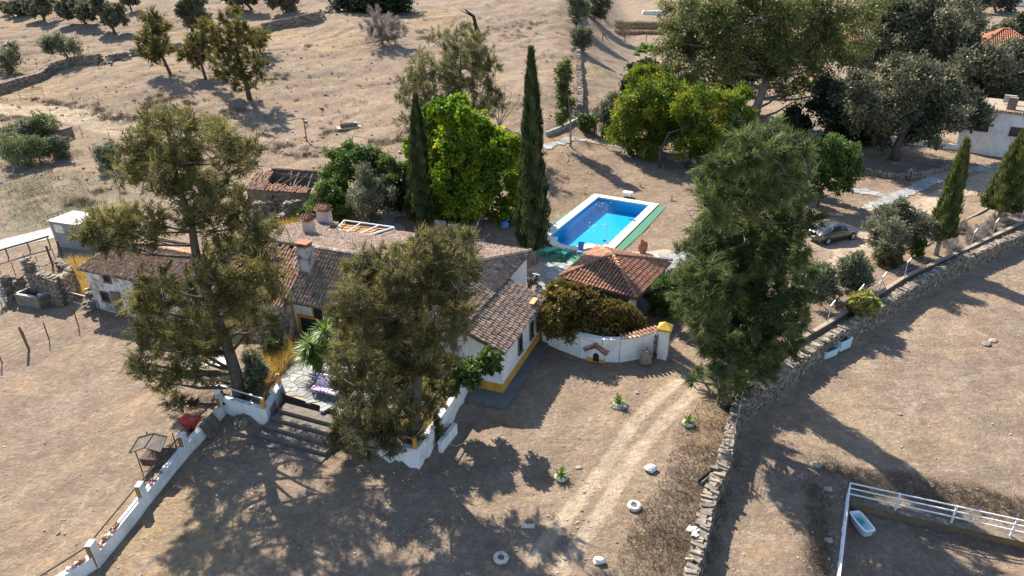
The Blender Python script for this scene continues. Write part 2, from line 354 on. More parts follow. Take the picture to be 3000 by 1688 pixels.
def single(name,mb,mat,label,cat,base,group=None,smooth=False):
    b=np.asarray(base,float); mb.v=[tuple(np.asarray(q)-b) for q in mb.v]
    o=link(name,mesh_mb(name,mb,mat,smooth)); o.location=b.tolist()
    return tag(o,label,cat,group)
def struct(name,mb,mat,smooth=False): return tag(link(name,mesh_mb(name,mb,mat,smooth)),kind='structure')
def copy_thing(root,loc,rz=0,label=None,scale=None):
    r=root.copy(); COL.objects.link(r); r.location=[float(k) for k in loc]; r.rotation_euler=(0,0,rz)
    if scale: r.scale=(scale,)*3
    if label: r['label']=label
    for ch in list(root.children):
        c=ch.copy(); COL.objects.link(c); c.parent=r
        for g in list(ch.children):
            d=g.copy(); COL.objects.link(d); d.parent=c
    return r
# ------------------------------------------------------------ the ground
V=np.stack([GX.ravel(),GY.ravel(),GZ.ravel()],1)
ny,nx=GX.shape; I=np.arange(nx*ny).reshape(ny,nx)
F=np.stack([I[:-1,:-1].ravel(),I[:-1,1:].ravel(),I[1:,1:].ravel(),I[1:,:-1].ravel()],1)
def nearpl(pl,r0,r1):
    d,_=segd(GX,GY,pl); return ss(r1,r0,d)
def wpl(lst): return [tuple(G(a,b)[:2]) for a,b in lst]
rutL=wpl([(2060,1090),(1985,1120),(1935,1157),(1857,1238),(1755,1393),(1634,1542),(1560,1640)])
rutR=wpl([(2040,1140),(2000,1180),(1941,1238),(1842,1362),(1773,1486),(1693,1604),(1640,1680)])
track=np.maximum(nearpl(rutL,.05,1.0),nearpl(rutR,.05,1.0))
mid=[((a[0]+b[0])/2,(a[1]+b[1])/2) for a,b in zip(rutL,rutR)]
track=np.maximum(track,.10*nearpl(mid,.6,2.2))
fieldtrk=wpl([(3100,1050),(2850,1110),(2650,1210)]); track=np.maximum(track,.62*nearpl(fieldtrk,.2,1.3))
fieldtrk2=wpl([(3100,1120),(2900,1190),(2760,1300)]); track=np.maximum(track,.58*nearpl(fieldtrk2,.2,1.3))
drive=wpl([(2330,700),(2440,742),(2370,800),(2340,860),(2420,838),(2560,765),(2640,700),(2720,650),(2800,580),(2920,565),(2975,520),(3100,470),(3100,430),(2990,480),(2880,500),(2760,545),(2650,600),(2540,650),(2440,690)])
track=np.maximum(track,.95*ss(.8,-.8,sdpoly(GX,GY,drive)))
hillroad=wpl([(-120,310),(0,318),(150,326),(300,358),(450,392),(560,400)])
track=np.maximum(track,1.0*nearpl(hillroad,1.2,4.4))
green=np.zeros_like(GX)
for px,py,r in ((60,545,7),(190,560,6),(80,610,7),(170,630,6),(250,600,6),(40,690,5),(300,560,5),(1850,150,10),(1960,150,9),(1800,230,6)):
    q=G(px,py); green=np.maximum(green,.9*ss(r,r*.3,np.hypot((GX-q[0])*.7,GY-q[1])))
for px,py,r in ((1290,1480,3),(120,860,2)): pass
dry=np.zeros_like(GX)
for px,py,r in ((230,800,2.2),(265,850,1.6),(810,1050,1.8),(780,1090,1.2),(1720,200,6),(640,130,12),(800,110,10),(100,280,9),(1250,60,12),(1330,90,10),(970,130,9),(470,1560,5),(560,1640,5),(2080,1250,2.2),(2060,1330,1.8),(1950,1600,2),(1640,410,3),(1830,400,4),(2700,600,4),(2490,950,3),(2640,680,2),(860,620,4),(780,690,4)):
    q=G(px,py); dry=np.maximum(dry,.9*ss(r,r*.2,np.hypot((GX-q[0]),(GY-q[1])*.8)))
litter=np.zeros_like(GX)
for px,py,r in ((2470,900,3.5),(2550,870,3),(2650,800,4),(2780,700,4),(1850,560,9),(1700,600,6),(1950,650,6),(2600,520,9),(2450,560,7),(2300,640,6),(1600,540,5),(1750,500,6),(1640,640,5),(2000,560,6),(2060,1320,1.6),(2030,1440,1.4),(1960,1540,2),(1930,1620,2),(1300,740,7),(1400,690,7)):
    q=G(px,py); litter=np.maximum(litter,.9*ss(r,r*.3,np.hypot((GX-q[0]),(GY-q[1]))))
bank=ss(1.2,.2,np.abs(sdpoly(GX,GY,BANK))); litter=np.maximum(litter,.9*bank)  # bank edge tinted the same dark earth brown through this mask
me=mesh_np('ground',V,F,None or MSAND,smooth=True)
for nm,arr in (('track',track),('green',green),('dry',dry),('litter',litter)):
    a=me.attributes.new(nm,'FLOAT','POINT'); a.data.foreach_set('value',arr.ravel().astype(np.float32))
gm,t,b=newmat('dry_soil'); n=t.nodes; l=t.links
geo=n.new('ShaderNodeNewGeometry')
def noise(s,d=6,r=.6,vec=None,dist=0):
    x=n.new('ShaderNodeTexNoise'); x.inputs['Scale'].default_value=s; x.inputs['Detail'].default_value=d; x.inputs['Roughness'].default_value=r; x.inputs['Distortion'].default_value=dist
    l.new(vec if vec is not None else geo.outputs['Position'],x.inputs['Vector']); return x.outputs['Fac']
def ramp(f,p0,p1,c0=(0,0,0),c1=(1,1,1)):
    x=n.new('ShaderNodeValToRGB'); x.color_ramp.elements[0].position=p0; x.color_ramp.elements[1].position=p1
    x.color_ramp.elements[0].color=rgb(c0); x.color_ramp.elements[1].color=rgb(c1); l.new(f,x.inputs['Fac']); return x.outputs['Color']
def mix(f,a,b2,mode='MIX'):
    x=n.new('ShaderNodeMix'); x.data_type='RGBA'; x.blend_type=mode
    if isinstance(f,float): x.inputs[0].default_value=f
    else: l.new(f,x.inputs[0])
    for k,s in ((6,a),(7,b2)):
        if isinstance(s,tuple): x.inputs[k].default_value=rgb(s)
        else: l.new(s,x.inputs[k])
    return x.outputs[2]
def mul(a,b2,op='MULTIPLY'):
    x=n.new('ShaderNodeMath'); x.operation=op
    for k,s in ((0,a),(1,b2)):
        if isinstance(s,(int,float)): x.inputs[k].default_value=s
        else: l.new(s,x.inputs[k])
    return x.outputs[0]
def att(k):
    x=n.new('ShaderNodeAttribute'); x.attribute_name=k; return x.outputs['Fac']
mp=n.new('ShaderNodeMapping'); mp.inputs['Rotation'].default_value=(0,0,math.radians(38)); mp.inputs['Scale'].default_value=(.22,1.0,1); l.new(geo.outputs['Position'],mp.inputs['Vector'])
patch=noise(.09,6,.65,dist=1.2); med=noise(.55,7,.7); fine=noise(3.5,8,.75); grit=noise(22,4,.7); streak=noise(.35,8,.72,mp.outputs['Vector'],.8)
c=ramp(noise(.75,9,.8),.36,.66,(.245,.168,.108),(.53,.395,.265))
c=mix(ramp(patch,.42,.64),c,(.54,.385,.215))
c=mix(mul(ramp(streak,.52,.66),.6),c,(.215,.155,.115))
c=mix(mul(ramp(noise(.23,7,.72,dist=.8),.50,.66),.55),c,(.33,.265,.205))
c=mix(mul(ramp(noise(1.3,8,.78),.57,.70),.28),c,(.19,.14,.105))
c=mix(mul(ramp(noise(.13,5,.6,dist=1.5),.48,.60),.5),c,(.47,.365,.265))
c=mix(mul(ramp(noise(.17,6,.65,dist=1.0),.52,.66),.5),c,(.30,.215,.145))
c=mix(mul(ramp(fine,.52,.70),.4),c,(.50,.41,.31))
c=mix(mul(ramp(fine,.46,.33),.42),c,(.16,.115,.085))
c=mix(mul(ramp(noise(.06,6,.7,dist=2.0),.53,.63),mul(ramp(noise(.9,7,.75),.4,.62),.75)),c,(.47,.28,.125))
c=mix(mul(att('green'),ramp(med,.35,.62)),c,(.20,.205,.115))
c=mix(mul(att('dry'),ramp(noise(1.1,6,.7),.38,.6)),c,(.47,.315,.13))
c=mix(mul(att('litter'),ramp(noise(1.6,7,.75),.40,.60)),c,(.20,.125,.078))
c=mix(mul(ramp(mul(att('track'),mul(mul(noise(1.4,6,.65),.5,'SUBTRACT'),.5),'ADD'),.56,.86),.92),c,(.64,.50,.335))
c=mix(1.0,c,ramp(noise(.45,9,.78,dist=.6),.34,.68,(.66,.64,.63),(1.28,1.27,1.25)),'MULTIPLY')
c=mix(1.0,c,ramp(noise(2.2,9,.8),.36,.66,(.70,.68,.66),(1.26,1.26,1.25)),'MULTIPLY')
c=mix(mul(ramp(grit,.60,.72),.5),c,(.50,.43,.34))
c=mix(mul(ramp(grit,.40,.28),.55),c,(.13,.095,.07))
hsv=n.new('ShaderNodeHueSaturation'); hsv.inputs['Saturation'].default_value=.88; hsv.inputs['Value'].default_value=1.1; l.new(c,hsv.inputs['Color']); l.new(hsv.outputs['Color'],b.inputs['Base Color']); b.inputs['Roughness'].default_value=1; b.inputs['Specular IOR Level'].default_value=.05
h=mul(mul(med,1.0),mul(streak,.6),'ADD'); h=mul(h,mul(fine,.75),'ADD'); h=mul(h,mul(grit,.16),'ADD')
bp=n.new('ShaderNodeBump'); bp.inputs['Strength'].default_value=.75; bp.inputs['Distance'].default_value=.35; l.new(h,bp.inputs['Height']); l.new(bp.outputs['Normal'],b.inputs['Normal'])
me.materials.clear(); me.materials.append(gm)
ground=tag(link('ground',me),kind='structure')
# far backdrop beyond the frame keeps going as the same sheet
# ------------------------------------------------------------ flagstones (2-D Voronoi clipped to a polygon)
def clip(poly,nx_,ny_,c):
    out=[]; m=len(poly)
    for i in range(m):
        a=poly[i]; b2=poly[(i+1)%m]; da=a[0]*nx_+a[1]*ny_-c; db=b2[0]*nx_+b2[1]*ny_-c
        if da<=0: out.append(a)
        if (da<0<db) or (db<0<da):
            q=da/(da-db); out.append((a[0]+(b2[0]-a[0])*q,a[1]+(b2[1]-a[1])*q))
    return out
def voronoi(poly,size,seed=1,gap=.05):
    r=random.Random(seed); xs=[p[0] for p in poly]; ys=[p[1] for p in poly]; pts=[]
    y=min(ys)
    while y<max(ys)+size:
        x=min(xs)
        while x<max(xs)+size:
            pts.append((x+r.uniform(-.45,.45)*size,y+r.uniform(-.45,.45)*size)); x+=size
        y+=size
    res=[]; A=np.array(pts); ia=inpoly(A[:,0],A[:,1],poly)
    for i,p in enumerate(pts):
        if not ia[i]: continue
        d=np.hypot(A[:,0]-p[0],A[:,1]-p[1]); cell=[(p[0]-size*1.2,p[1]-size*1.2),(p[0]+size*1.2,p[1]-size*1.2),(p[0]+size*1.2,p[1]+size*1.2),(p[0]-size*1.2,p[1]+size*1.2)]
        for j in np.argsort(d)[1:14]:
            dx,dy=A[j]-p; L=d[j]; nx_,ny_=dx/L,dy/L
            cell=clip(cell,nx_,ny_,nx_*p[0]+ny_*p[1]+L/2-gap/2)
            if len(cell)<3: break
        if len(cell)>=3: res.append(cell)
    return res
def paving(name,poly,size,seed,individual,zoff=.07,zfix=None,bedm=None):
    cells=voronoi(poly,size,seed); 
    bed=MB(); 
    for cpoly in voronoi(poly,size*2,seed,gap=-.02):
        bed.add([(x,y,(zfix if zfix is not None else Tz(x,y))+.03) for x,y in cpoly],[tuple(range(len(cpoly)))] )
    if bedm is not None: bed=bedm
    root=struct(name,bed,MJOINT)
    TT=(lambda x,y:zfix) if zfix is not None else Tz
    st=MB(); k=0
    for cpoly in cells:
        cx=sum(p[0] for p in cpoly)/len(cpoly); cy=sum(p[1] for p in cpoly)/len(cpoly); z=Tz(cx,cy); h=zoff*random.uniform(.9,1.2)
        if individual and k<300:
            m=MB(); m.prism(cpoly,[TT(*p)-.05 for p in cpoly],[TT(*p)+h for p in cpoly]); part('flagstone',m,MFLAG,root); k+=1
        else: st.prism(cpoly,[TT(*p)-.05 for p in cpoly],[TT(*p)+h for p in cpoly],random.random())
    if st.v: tag(part('flagstone_field',st,MFLAGJ,root),kind='stuff')
    return root
terrpoly=pxl([(880,1050),(905,1040),(985,1060),(985,1000),(1060,1010),(1140,1090),(1230,1140),(1230,1210),(1100,1215),(1000,1208),(905,1180),(838,1158),(800,1125)],1.0)
paving('terrace_paving',terrpoly,.52,3,True,zfix=1.0,bedm=MB().add([(x,y,1.03) for x,y in terrpoly],[tuple(range(len(terrpoly)))]))
gazpath=pxl([(1555,830),(1585,775),(1660,770),(1700,770),(1900,745),(2060,728),(2060,775),(1990,800),(1930,830),(1640,880)],0)
paving('garden_paving',gazpath,.8,5,True)
def strip(pl,w):
    L_=[];R_=[]
    for i,p in enumerate(pl):
        a=np.array(pl[max(i-1,0)]); b2=np.array(pl[min(i+1,len(pl)-1)]); d=b2-a; d/=np.linalg.norm(d); nn=np.array([-d[1],d[0]])*w/2
        L_.append(tuple(np.array(p)+nn)); R_.append(tuple(np.array(p)-nn))
    return L_+R_[::-1]
def path(name,pl,w,size,seed):
    q=[]
    for i in range(len(pl)-1):
        a=np.array(pl[i]);b2=np.array(pl[i+1]); k=max(1,int(np.linalg.norm(b2-a)/.7)); q+=[tuple(a+(b2-a)*s/k) for s in range(k)]
    q.append(tuple(pl[-1])); s=strip(q,w); n_=len(q); m=MB()
    m.add([(x,y,Tz(x,y)+.06) for x,y in s]+[(x,y,Tz(x,y)-.2) for x,y in s],[(i,i+1,2*n_-2-i,2*n_-1-i) for i in range(n_-1)]+[(i,i+1,2*n_+i+1,2*n_+i) for i in range(n_-1)]+[(2*n_-1-i,2*n_-2-i,4*n_-2-i,4*n_-1-i) for i in range(n_-1)])
    return paving(name,s,size,seed,False,zoff=.09,bedm=m)
def strip(pl,w):
    L_=[];R_=[]
    for i,p in enumerate(pl):
        a=np.array(pl[max(i-1,0)]); b2=np.array(pl[min(i+1,len(pl)-1)]); d=b2-a; d/=np.linalg.norm(d); nn=np.array([-d[1],d[0]])*w/2
        L_.append(tuple(np.array(p)+nn)); R_.append(tuple(np.array(p)-nn))
    return L_+R_[::-1]
path('garden_path',wpl([(1592,434),(1668,407),(1740,415),(1815,428),(1905,448),(2010,470),(2080,488)]),1.15,.95,8)
path('garden_path',wpl([(2540,618),(2600,590),(2660,563),(2760,515),(2830,498),(2960,490)]),1.5,.9,9)
path('garden_path',wpl([(2480,552),(2560,570),(2630,585)]),1.0,.9,10)
MAPR=M('dark_grey_concrete',(.15,.15,.15),c2=(.10,.10,.10),scale=1.2,rough=.8)  # plain dark grey concrete for the apron slabs
m=MB()
for a0,a1,b0,b1 in ((.2,3.3,-13.0,-11.62),(2.58,3.3,-11.6,-4.6)):
    c_=Lh((a0+a1)/2,(b0+b1)/2,.03); m.box(c_,(a1-a0,b1-b0,.22),(*HW,0),(*HU,0))
struct('wing_apron',m,MAPR)
# back-of-house courtyard paving
paving('back_courtyard_paving',wpl([(1060,650),(1130,625),(1190,605),(1200,620),(1150,655),(1190,690),(1120,690)]),.9,14,False)
# concrete road on the far left, with its kerb rail
m=MB(); rp=wpl([(-80,745),(0,722),(75,703),(150,683),(210,668)]); a=strip(rp,3.0); h=len(a)//2
m.add([(x,y,Tz(x,y)+.03) for x,y in a],[(i,i+1,len(a)-2-i,len(a)-1-i) for i in range(h-1)]); struct('concrete_road',m,MCONC)
# ------------------------------------------------------------ swimming pool
pool=thing('swimming_pool','blue rectangular swimming pool with a rounded end and cream coping','swimming pool',(*P(1740,650)[:2],0))
q=[np.array(p) for p in POOLQ[:3]]+[np.array(POOLQ[5])]
A,B,C_,D=[np.array(P(*k)[:2]) for k in ((1752,580),(1903,604),(1752,722),(1606,700))]
ux=(B-A)/np.linalg.norm(B-A); uy=(C_-B)/np.linalg.norm(C_-B); W_=np.linalg.norm(B-A); Lp=np.linalg.norm(C_-B)
uy=np.array([ux[1],-ux[0]]) if np.dot(uy,[ux[1],-ux[0]])>0 else -np.array([ux[1],-ux[0]])
def pl_(a,b2): return tuple(A+ux*a+uy*b2)
inner=[pl_(0,0),pl_(W_,0),pl_(W_,Lp)]+[pl_(W_-.9,Lp)]
for k in range(9): an=math.pi*k/8; inner.append(pl_((W_-.9)/2+(W_-2.7)/2*math.cos(an)+0.0,Lp+1.35*math.sin(an)))
inner+=[pl_(0,Lp)]
POOLIN=inner
def offset(poly,d):
    n_=len(poly); out=[]; ar=sum(poly[i][0]*poly[(i+1)%n_][1]-poly[(i+1)%n_][0]*poly[i][1] for i in range(n_))
    sgn=1 if ar>0 else -1
    for i in range(n_):
        a=np.array(poly[i-1]);p=np.array(poly[i]);c2=np.array(poly[(i+1)%n_])
        d1=(p-a)/(np.linalg.norm(p-a)+1e-9); d2=(c2-p)/(np.linalg.norm(c2-p)+1e-9)
        n1=np.array([d1[1],-d1[0]])*sgn; n2=np.array([d2[1],-d2[0]])*sgn; bb=n1+n2; bb/=np.linalg.norm(bb)+1e-9
        out.append(tuple(p+bb*d/max(.5,bb@n1)))
    return out
def ring(poly_in,poly_out,z0,z1):
    m=MB(); n_=len(poly_in); vs=[(*p,z1) for p in poly_in]+[(*p,z1) for p in poly_out]+[(*p,z0) for p in poly_in]+[(*p,z0) for p in poly_out]
    fs=[]
    for i in range(n_):
        j=(i+1)%n_; fs+=[(i,n_+i,n_+j,j),(n_+i,3*n_+i,3*n_+j,n_+j),(2*n_+i,i,j,2*n_+j)]
    return m.add(vs,fs)
MPT=M('blue_pool_tile',(.07,.45,.68),c2=(.055,.40,.64),scale=3,rough=.4,bump=0)
m=MB(); n_=len(inner); m.add([(*p,.05) for p in inner]+[(*p,-1.25) for p in inner],[(i,(i+1)%n_,n_+(i+1)%n_,n_+i) for i in range(n_)]+[tuple(range(n_,2*n_))]); part('basin',m,MPT,pool)
# coping in stone lengths
cp0=offset(inner,-.04); cp1=offset(inner,.75)
for i in range(n_):
    j=(i+1)%n_; a0,a1,b0,b1=map(np.array,(cp0[i],cp0[j],cp1[i],cp1[j])); L=np.linalg.norm(a1-a0); k=max(1,int(L/1.0))
    for s in range(k):
        t0=s/k+.006/L; t1=(s+1)/k-.006/L
        m=MB(); m.prism([tuple(a0+(a1-a0)*t0),tuple(a0+(a1-a0)*t1),tuple(b0+(b1-b0)*t1),tuple(b0+(b1-b0)*t0)],.0,.14); part('coping_stone',m,MCREAM,pool)
wm,t2,b2=newmat('pool_water'); n2=t2.nodes; l2=t2.links
tr=n2.new('ShaderNodeBsdfTransparent'); tr.inputs[0].default_value=(.42,.85,.97,1); gl=n2.new('ShaderNodeBsdfGlossy'); gl.inputs['Roughness'].default_value=.04
fr=n2.new('ShaderNodeFresnel'); fr.inputs['IOR'].default_value=1.25; nz=n2.new('ShaderNodeTexNoise'); nz.inputs['Scale'].default_value=4; nz.inputs['Detail'].default_value=4
g2=n2.new('ShaderNodeNewGeometry'); l2.new(g2.outputs['Position'],nz.inputs['Vector']); bp2=n2.new('ShaderNodeBump'); bp2.inputs['Strength'].default_value=.25; bp2.inputs['Distance'].default_value=.03
l2.new(nz.outputs['Fac'],bp2.inputs['Height']); l2.new(bp2.outputs['Normal'],gl.inputs['Normal']); l2.new(bp2.outputs['Normal'],fr.inputs['Normal'])
mx=n2.new('ShaderNodeMixShader'); l2.new(fr.outputs[0],mx.inputs[0]); l2.new(tr.outputs[0],mx.inputs[1]); l2.new(gl.outputs[0],mx.inputs[2]); l2.new(mx.outputs[0],n2['Material Output'].inputs[0])
wn=offset(inner,-.005); m=MB(); m.add([(*p,-.10) for p in wn],[tuple(range(n_))[::-1]]); part('water',m,wm,pool)
# green painted deck strips and lawn carpet at the round end
m=MB()
def flat(m,pts,z): 
    m.add([(x,y,z) for x,y in pts],[tuple(range(len(pts)))]); return m
o1=offset(inner,.76); 
m=MB(); flat(m,[pl_(-.78,-.75),pl_(-.78,Lp),pl_(-1.8,Lp),pl_(-1.8,-.75)],.03); struct('pool_deck_strip',m,MASTRO)
m=MB(); flat(m,[pl_(W_+.78,-.6),pl_(W_+1.6,-.6),pl_(W_+1.75,Lp*.6),pl_(W_+1.5,Lp+1),pl_(W_+.78,Lp+1)],.03); struct('pool_deck_strip',m,MASTRO)
m=MB(); flat(m,[pl_(-1.6,Lp-.2),pl_(-.8,Lp+.8),pl_(1.2,Lp+2.3),pl_(W_-1,Lp+2.2),pl_(W_,Lp+.9),pl_(W_+1.2,Lp+1.2),pl_(W_+.2,Lp+4.2),pl_(2,Lp+5.0),pl_(-1.4,Lp+3.6)],.025); struct('artificial_turf',m,MASTRO)
# starting block
blk=P(1838,577)
m=MB(); m.box((blk[0],blk[1],.32),(.9,.5,.38),ax=[*ux,0],ay=[*uy,0]); m.box((blk[0]-uy[0]*.0,blk[1],.54),(1.0,.62,.07),ax=[*ux,0],ay=[*uy,0]); single('starting_block',m,MWHT,'white block at the far short edge of the pool','starting block',(blk[0],blk[1],.1))
# floating leaves
m=MB()
for k in range(20):
    a=random.choice([(.25,.25),(.3,.55),(.45,.62),(.2,.12),(.35,.8)]); x,y=pl_(W_*(a[0]+random.gauss(0,.07)),Lp*(a[1]+random.gauss(0,.06))); r=random.uniform(.04,.10); an=random.random()*6
    m.add([(x+r*math.cos(an+q*1.57)*(1 if q%2 else .5),y+r*math.sin(an+q*1.57)*(1 if q%2 else .5),-.085) for q in range(4)],[(0,1,2,3)])
tag(link('floating_leaves',mesh_mb('floating_leaves',m,MCREAM)),label='pale fallen leaves drifting on the blue pool water',cat='leaves',kind='stuff')
# ------------------------------------------------------------ tiled roofs
def tile_mesh(nm,mat):
    m=MB(); L=.46; n=4; vs=[]
    for k,(y,r) in enumerate(((0,.105),(L,.08))):
        for j in range(n+1):
            a=math.pi*j/n; vs.append((r*math.cos(a),y,r*math.sin(a)*1.15+(.018 if k==0 else 0)))
    for j in range(n+1):
        a=math.pi*j/n; vs.append((.085*math.cos(a),0,.085*math.sin(a)*.95+.014))
    fs=[(j,j+1,n+2+j,n+1+j) for j in range(n)]+[(2*(n+1)+j,2*(n+1)+j+1,j+1,j) for j in range(n)]+[(n+1,0,n,2*n+1)]
    fs=[tuple(f) for f in fs]; m.add(vs,fs)
    return mesh_mb(nm,m,mat)
TILE={k:tile_mesh(k+'_tile',v[0]) for k,v in TM.items()}
def tile_frames(poly,e0,e1,pitch=.25,step=.36,lift=.03,jit=1.0,seed=0,skip=None):
    r=random.Random(seed); P_=[np.asarray(q,float) for q in poly]; e0=np.asarray(e0,float); e1=np.asarray(e1,float)
    X=e1-e0; X/=np.linalg.norm(X); N=np.cross(P_[1]-P_[0],P_[2]-P_[0]); N/=np.linalg.norm(N); N=N if N[2]>0 else -N
    Y=np.cross(N,X); Y=Y if Y[2]>0 else -Y
    X=np.cross(Y,N)
    uv=[((q-e0)@X,(q-e0)@Y) for q in P_]; us=[a for a,_ in uv]; vs=[b for _,b in uv]; out=[]
    u=min(us)+pitch/2; c=0
    uu=[];vv=[]
    while u<max(us):
        v=min(vs)-.03
        off=r.uniform(-.05,.05)*jit
        while v<max(vs)-.1:
            uu.append(u); vv.append(v+off); v+=step
        u+=pitch
    uu=np.array(uu); vv=np.array(vv); ok=inpoly(uu,vv+.2,uv)
    for a,b in zip(uu[ok],vv[ok]):
        q=e0+X*(a+r.gauss(0,.012)*jit)+Y*b+N*lift
        if skip and skip(q): continue
        an=r.gauss(0,.035)*jit; x2=X*math.cos(an)+Y*math.sin(an); y2=Y*math.cos(an)-X*math.sin(an)
        z2=N*1.0; y3=y2+N*r.gauss(-.03,.012)*1.0
        out.append((q+N*abs(r.gauss(0,.008))*jit,x2,y3/np.linalg.norm(y3),z2))
    return out
def ridge_frames(p,q,step=.36,lift=.09):
    p=np.asarray(p,float); q=np.asarray(q,float); Y=(q-p); L=np.linalg.norm(Y); Y/=L; X=np.cross(Y,[0,0,1.]); X/=np.linalg.norm(X); Z=np.cross(X,Y); out=[]
    d=0
    while d<L-.2: out.append((p+Y*d+Z*lift,X*1.35,Y,Z*1.25)); d+=step
    return out
def lay_tiles(roof,frames,kind,limit=300):
    fr=sorted(frames,key=lambda f:np.linalg.norm(f[0]-CAM)); me=TILE[kind]
    for f in fr[:limit]:
        o=bpy.data.objects.new('tile',me); COL.objects.link(o); o.parent=roof
        p,x,y,z=f; o.matrix_basis=Matrix(((x[0],y[0],z[0],p[0]),(x[1],y[1],z[1],p[1]),(x[2],y[2],z[2],p[2]),(0,0,0,1)))
    rest=fr[limit:]
    if rest:
        b=np.array([v.co[:] for v in me.vertices]); fs=[tuple(p.vertices) for p in me.polygons]; nv=len(b)
        V=np.concatenate([f[0]+b[:,:1]*f[1]+b[:,1:2]*f[2]+b[:,2:]*f[3] for f in rest]); fa=np.array(fs)
        F=np.concatenate([fa+i*nv for i in range(len(rest))]); ti=np.repeat(np.random.default_rng(3).random(len(rest)),nv)
        tag(link('tile_field',mesh_np('tile_field',V,F,TM[kind][1],ti),roof),kind='stuff')
def roof_part(root,planes,kind,ridges=(),limit=300,th=.14,name='roof',jit=1.0,skip=None,pitch=.25,step=.36):
    m=MB(); fr=[]
    for i,(poly,e0,e1) in enumerate(planes):
        m.slab(poly,th); fr+=tile_frames(poly,e0,e1,jit=jit,seed=i+7,skip=skip,pitch=pitch,step=step)
    r=part(name,m,PANT,root)
    for p,q in ridges: fr+=ridge_frames(p,q)
    lay_tiles(r,fr,kind,limit); return r
AX=(*HW,0); AY=(*HU,0)
def abox(m,a0,a1,b0,b1,z0,z1):
    c=Lh((a0+a1)/2,(b0+b1)/2,(z0+z1)/2); return m.box(c,(a1-a0,b1-b0,z1-z0),AX,AY)
def aprism(m,prof,b0,b1):
    # profile in (a,z) swept along b
    n=len(prof); vs=[Lh(a,b0,z) for a,z in prof]+[Lh(a,b1,z) for a,z in prof]
    return m.add(vs,[tuple(range(n)),tuple(range(2*n-1,n-1,-1))]+[(i,n+i,n+(i+1)%n,(i+1)%n) for i in range(n)])
def bprism(m,prof,a0,a1):
    n=len(prof); vs=[Lh(a0,b,z) for b,z in prof]+[Lh(a1,b,z) for b,z in prof]
    return m.add(vs,[tuple(range(n-1,-1,-1)),tuple(range(n,2*n))]+[(i,(i+1)%n,n+(i+1)%n,n+i) for i in range(n)])
def win_b(root,px,py,b,w,h,frame=MWOOD,bars=3,dark=MGLASS,name='window'):
    # window in a wall that faces -b (towards the camera)
    d=ray(px,py); nrm=np.array([*HU,0]); t=((Lh(0,b,0)-CAM)@nrm)/(d@nrm); c=CAM+d*t
    return window(root,c,np.array([*HW,0]),-nrm,w,h,frame,bars,dark,name)
def win_a(root,px,py,a,w,h,frame=MWOOD,bars=3,dark=MGLASS,name='window'):
    d=ray(px,py); nrm=np.array([*HW,0]); t=((Lh(a,0,0)-CAM)@nrm)/(d@nrm); c=CAM+d*t
    return window(root,c,np.array([*HU,0]),nrm,w,h,frame,bars,dark,name)
def window(root,c,X,N,w,h,frame,bars,dark,name):
    Z=np.array([0,0,1.]); m=MB(); t=.07
    for s in (-1,1): m.box(c+X*s*(w/2)+N*.03,(t,.1,h+t),X,N)
    for s in (-1,1): m.box(c+Z*s*(h/2)+N*.03,(w-t,.1,t),X,N)
    fo=part(name,m,frame,root)
    m=MB(); m.box(c+N*.005,(w-t,.03,h-t),X,N); part('pane',m,dark,fo)
    m=MB(); m.box(c-Z*(h/2+.06)+N*.07,(w+.2,.16,.06),X,N); part('sill',m,MCLAY,fo)
    for k in range(bars):
        m=MB(); m.box(c+X*(w*((k+1)/(bars+1)-.5))+N*.06,(.03,.03,h),X,N); part('bar',m,MTRIM,fo)
    return fo
# ------------------------------------------------------------ farmhouse
fh=thing('farmhouse','white farmhouse with weathered clay roof and three white chimneys','farmhouse',Lh(-6,-11.2,.6))
m=MB(); abox(m,-13.15,-.12,-11.0,-.15,-.6,3.45)
bprism(m,[(-11.0,3.4),(-7.8,5.75),(-2.5,4.7),(-2.5,4.1),(-.15,4.1),(-.15,3.4)],-13.15,-3.4)
aprism(m,[(-6.0,3.4),(-3.0,5.8),(-.12,4.25),(-.12,3.4)],-11.02,-7.0)
aprism(m,[(-3.4,3.4),(-3.4,4.22),(-.12,4.22),(-.12,3.4)],-7.0,-.17)
part('wall',m,MW,fh)
F1=[Lh(-13.35,-11.35,3.55),Lh(-5.8,-11.35,3.55),Lh(-3,-7.8,6),Lh(-13.35,-7.8,6)]
F2=[Lh(-19.5,-4.2,5.26),Lh(-19.35,-2.4,4.893),Lh(-.9,-2.4,4.893),Lh(-3,-7.8,6),Lh(-18.6,-7.8,6)]
F2b=[Lh(-11.6,-2.4,4.893),Lh(-11.6,.15,4.37),Lh(.1,.15,4.37),Lh(-.9,-2.4,4.893)]
F2c=[Lh(-19.35,-2.4,4.893),Lh(-19.2,.15,4.37),Lh(-16.7,.15,4.37),Lh(-16.3,-2.4,4.893)]
F3=[Lh(.15,.1,4.35),Lh(.15,-11.3,4.35),Lh(-3,-11.3,6),Lh(-3,-7.8,6)]
F4=[Lh(-3,-7.8,6),Lh(-3,-11.3,6),Lh(-5.85,-11.35,3.53)]
roof_part(fh,[(F1,F1[0],F1[1]),(F3,F3[1],F3[0]),(F4,F4[1],F4[0])],'old',
  [(Lh(-13.3,-7.8,6),Lh(-3,-7.8,6)),(Lh(.1,.1,4.38),Lh(-3,-7.8,6)),(Lh(-3,-11.3,6),Lh(-3,-7.8,6))],300)
roof_part(fh,[(F2,F2[2],F2[1]),(F2b,F2b[2],F2b[1]),(F2c,F2c[2],F2c[1])],'old',[],0,name='back_roof')
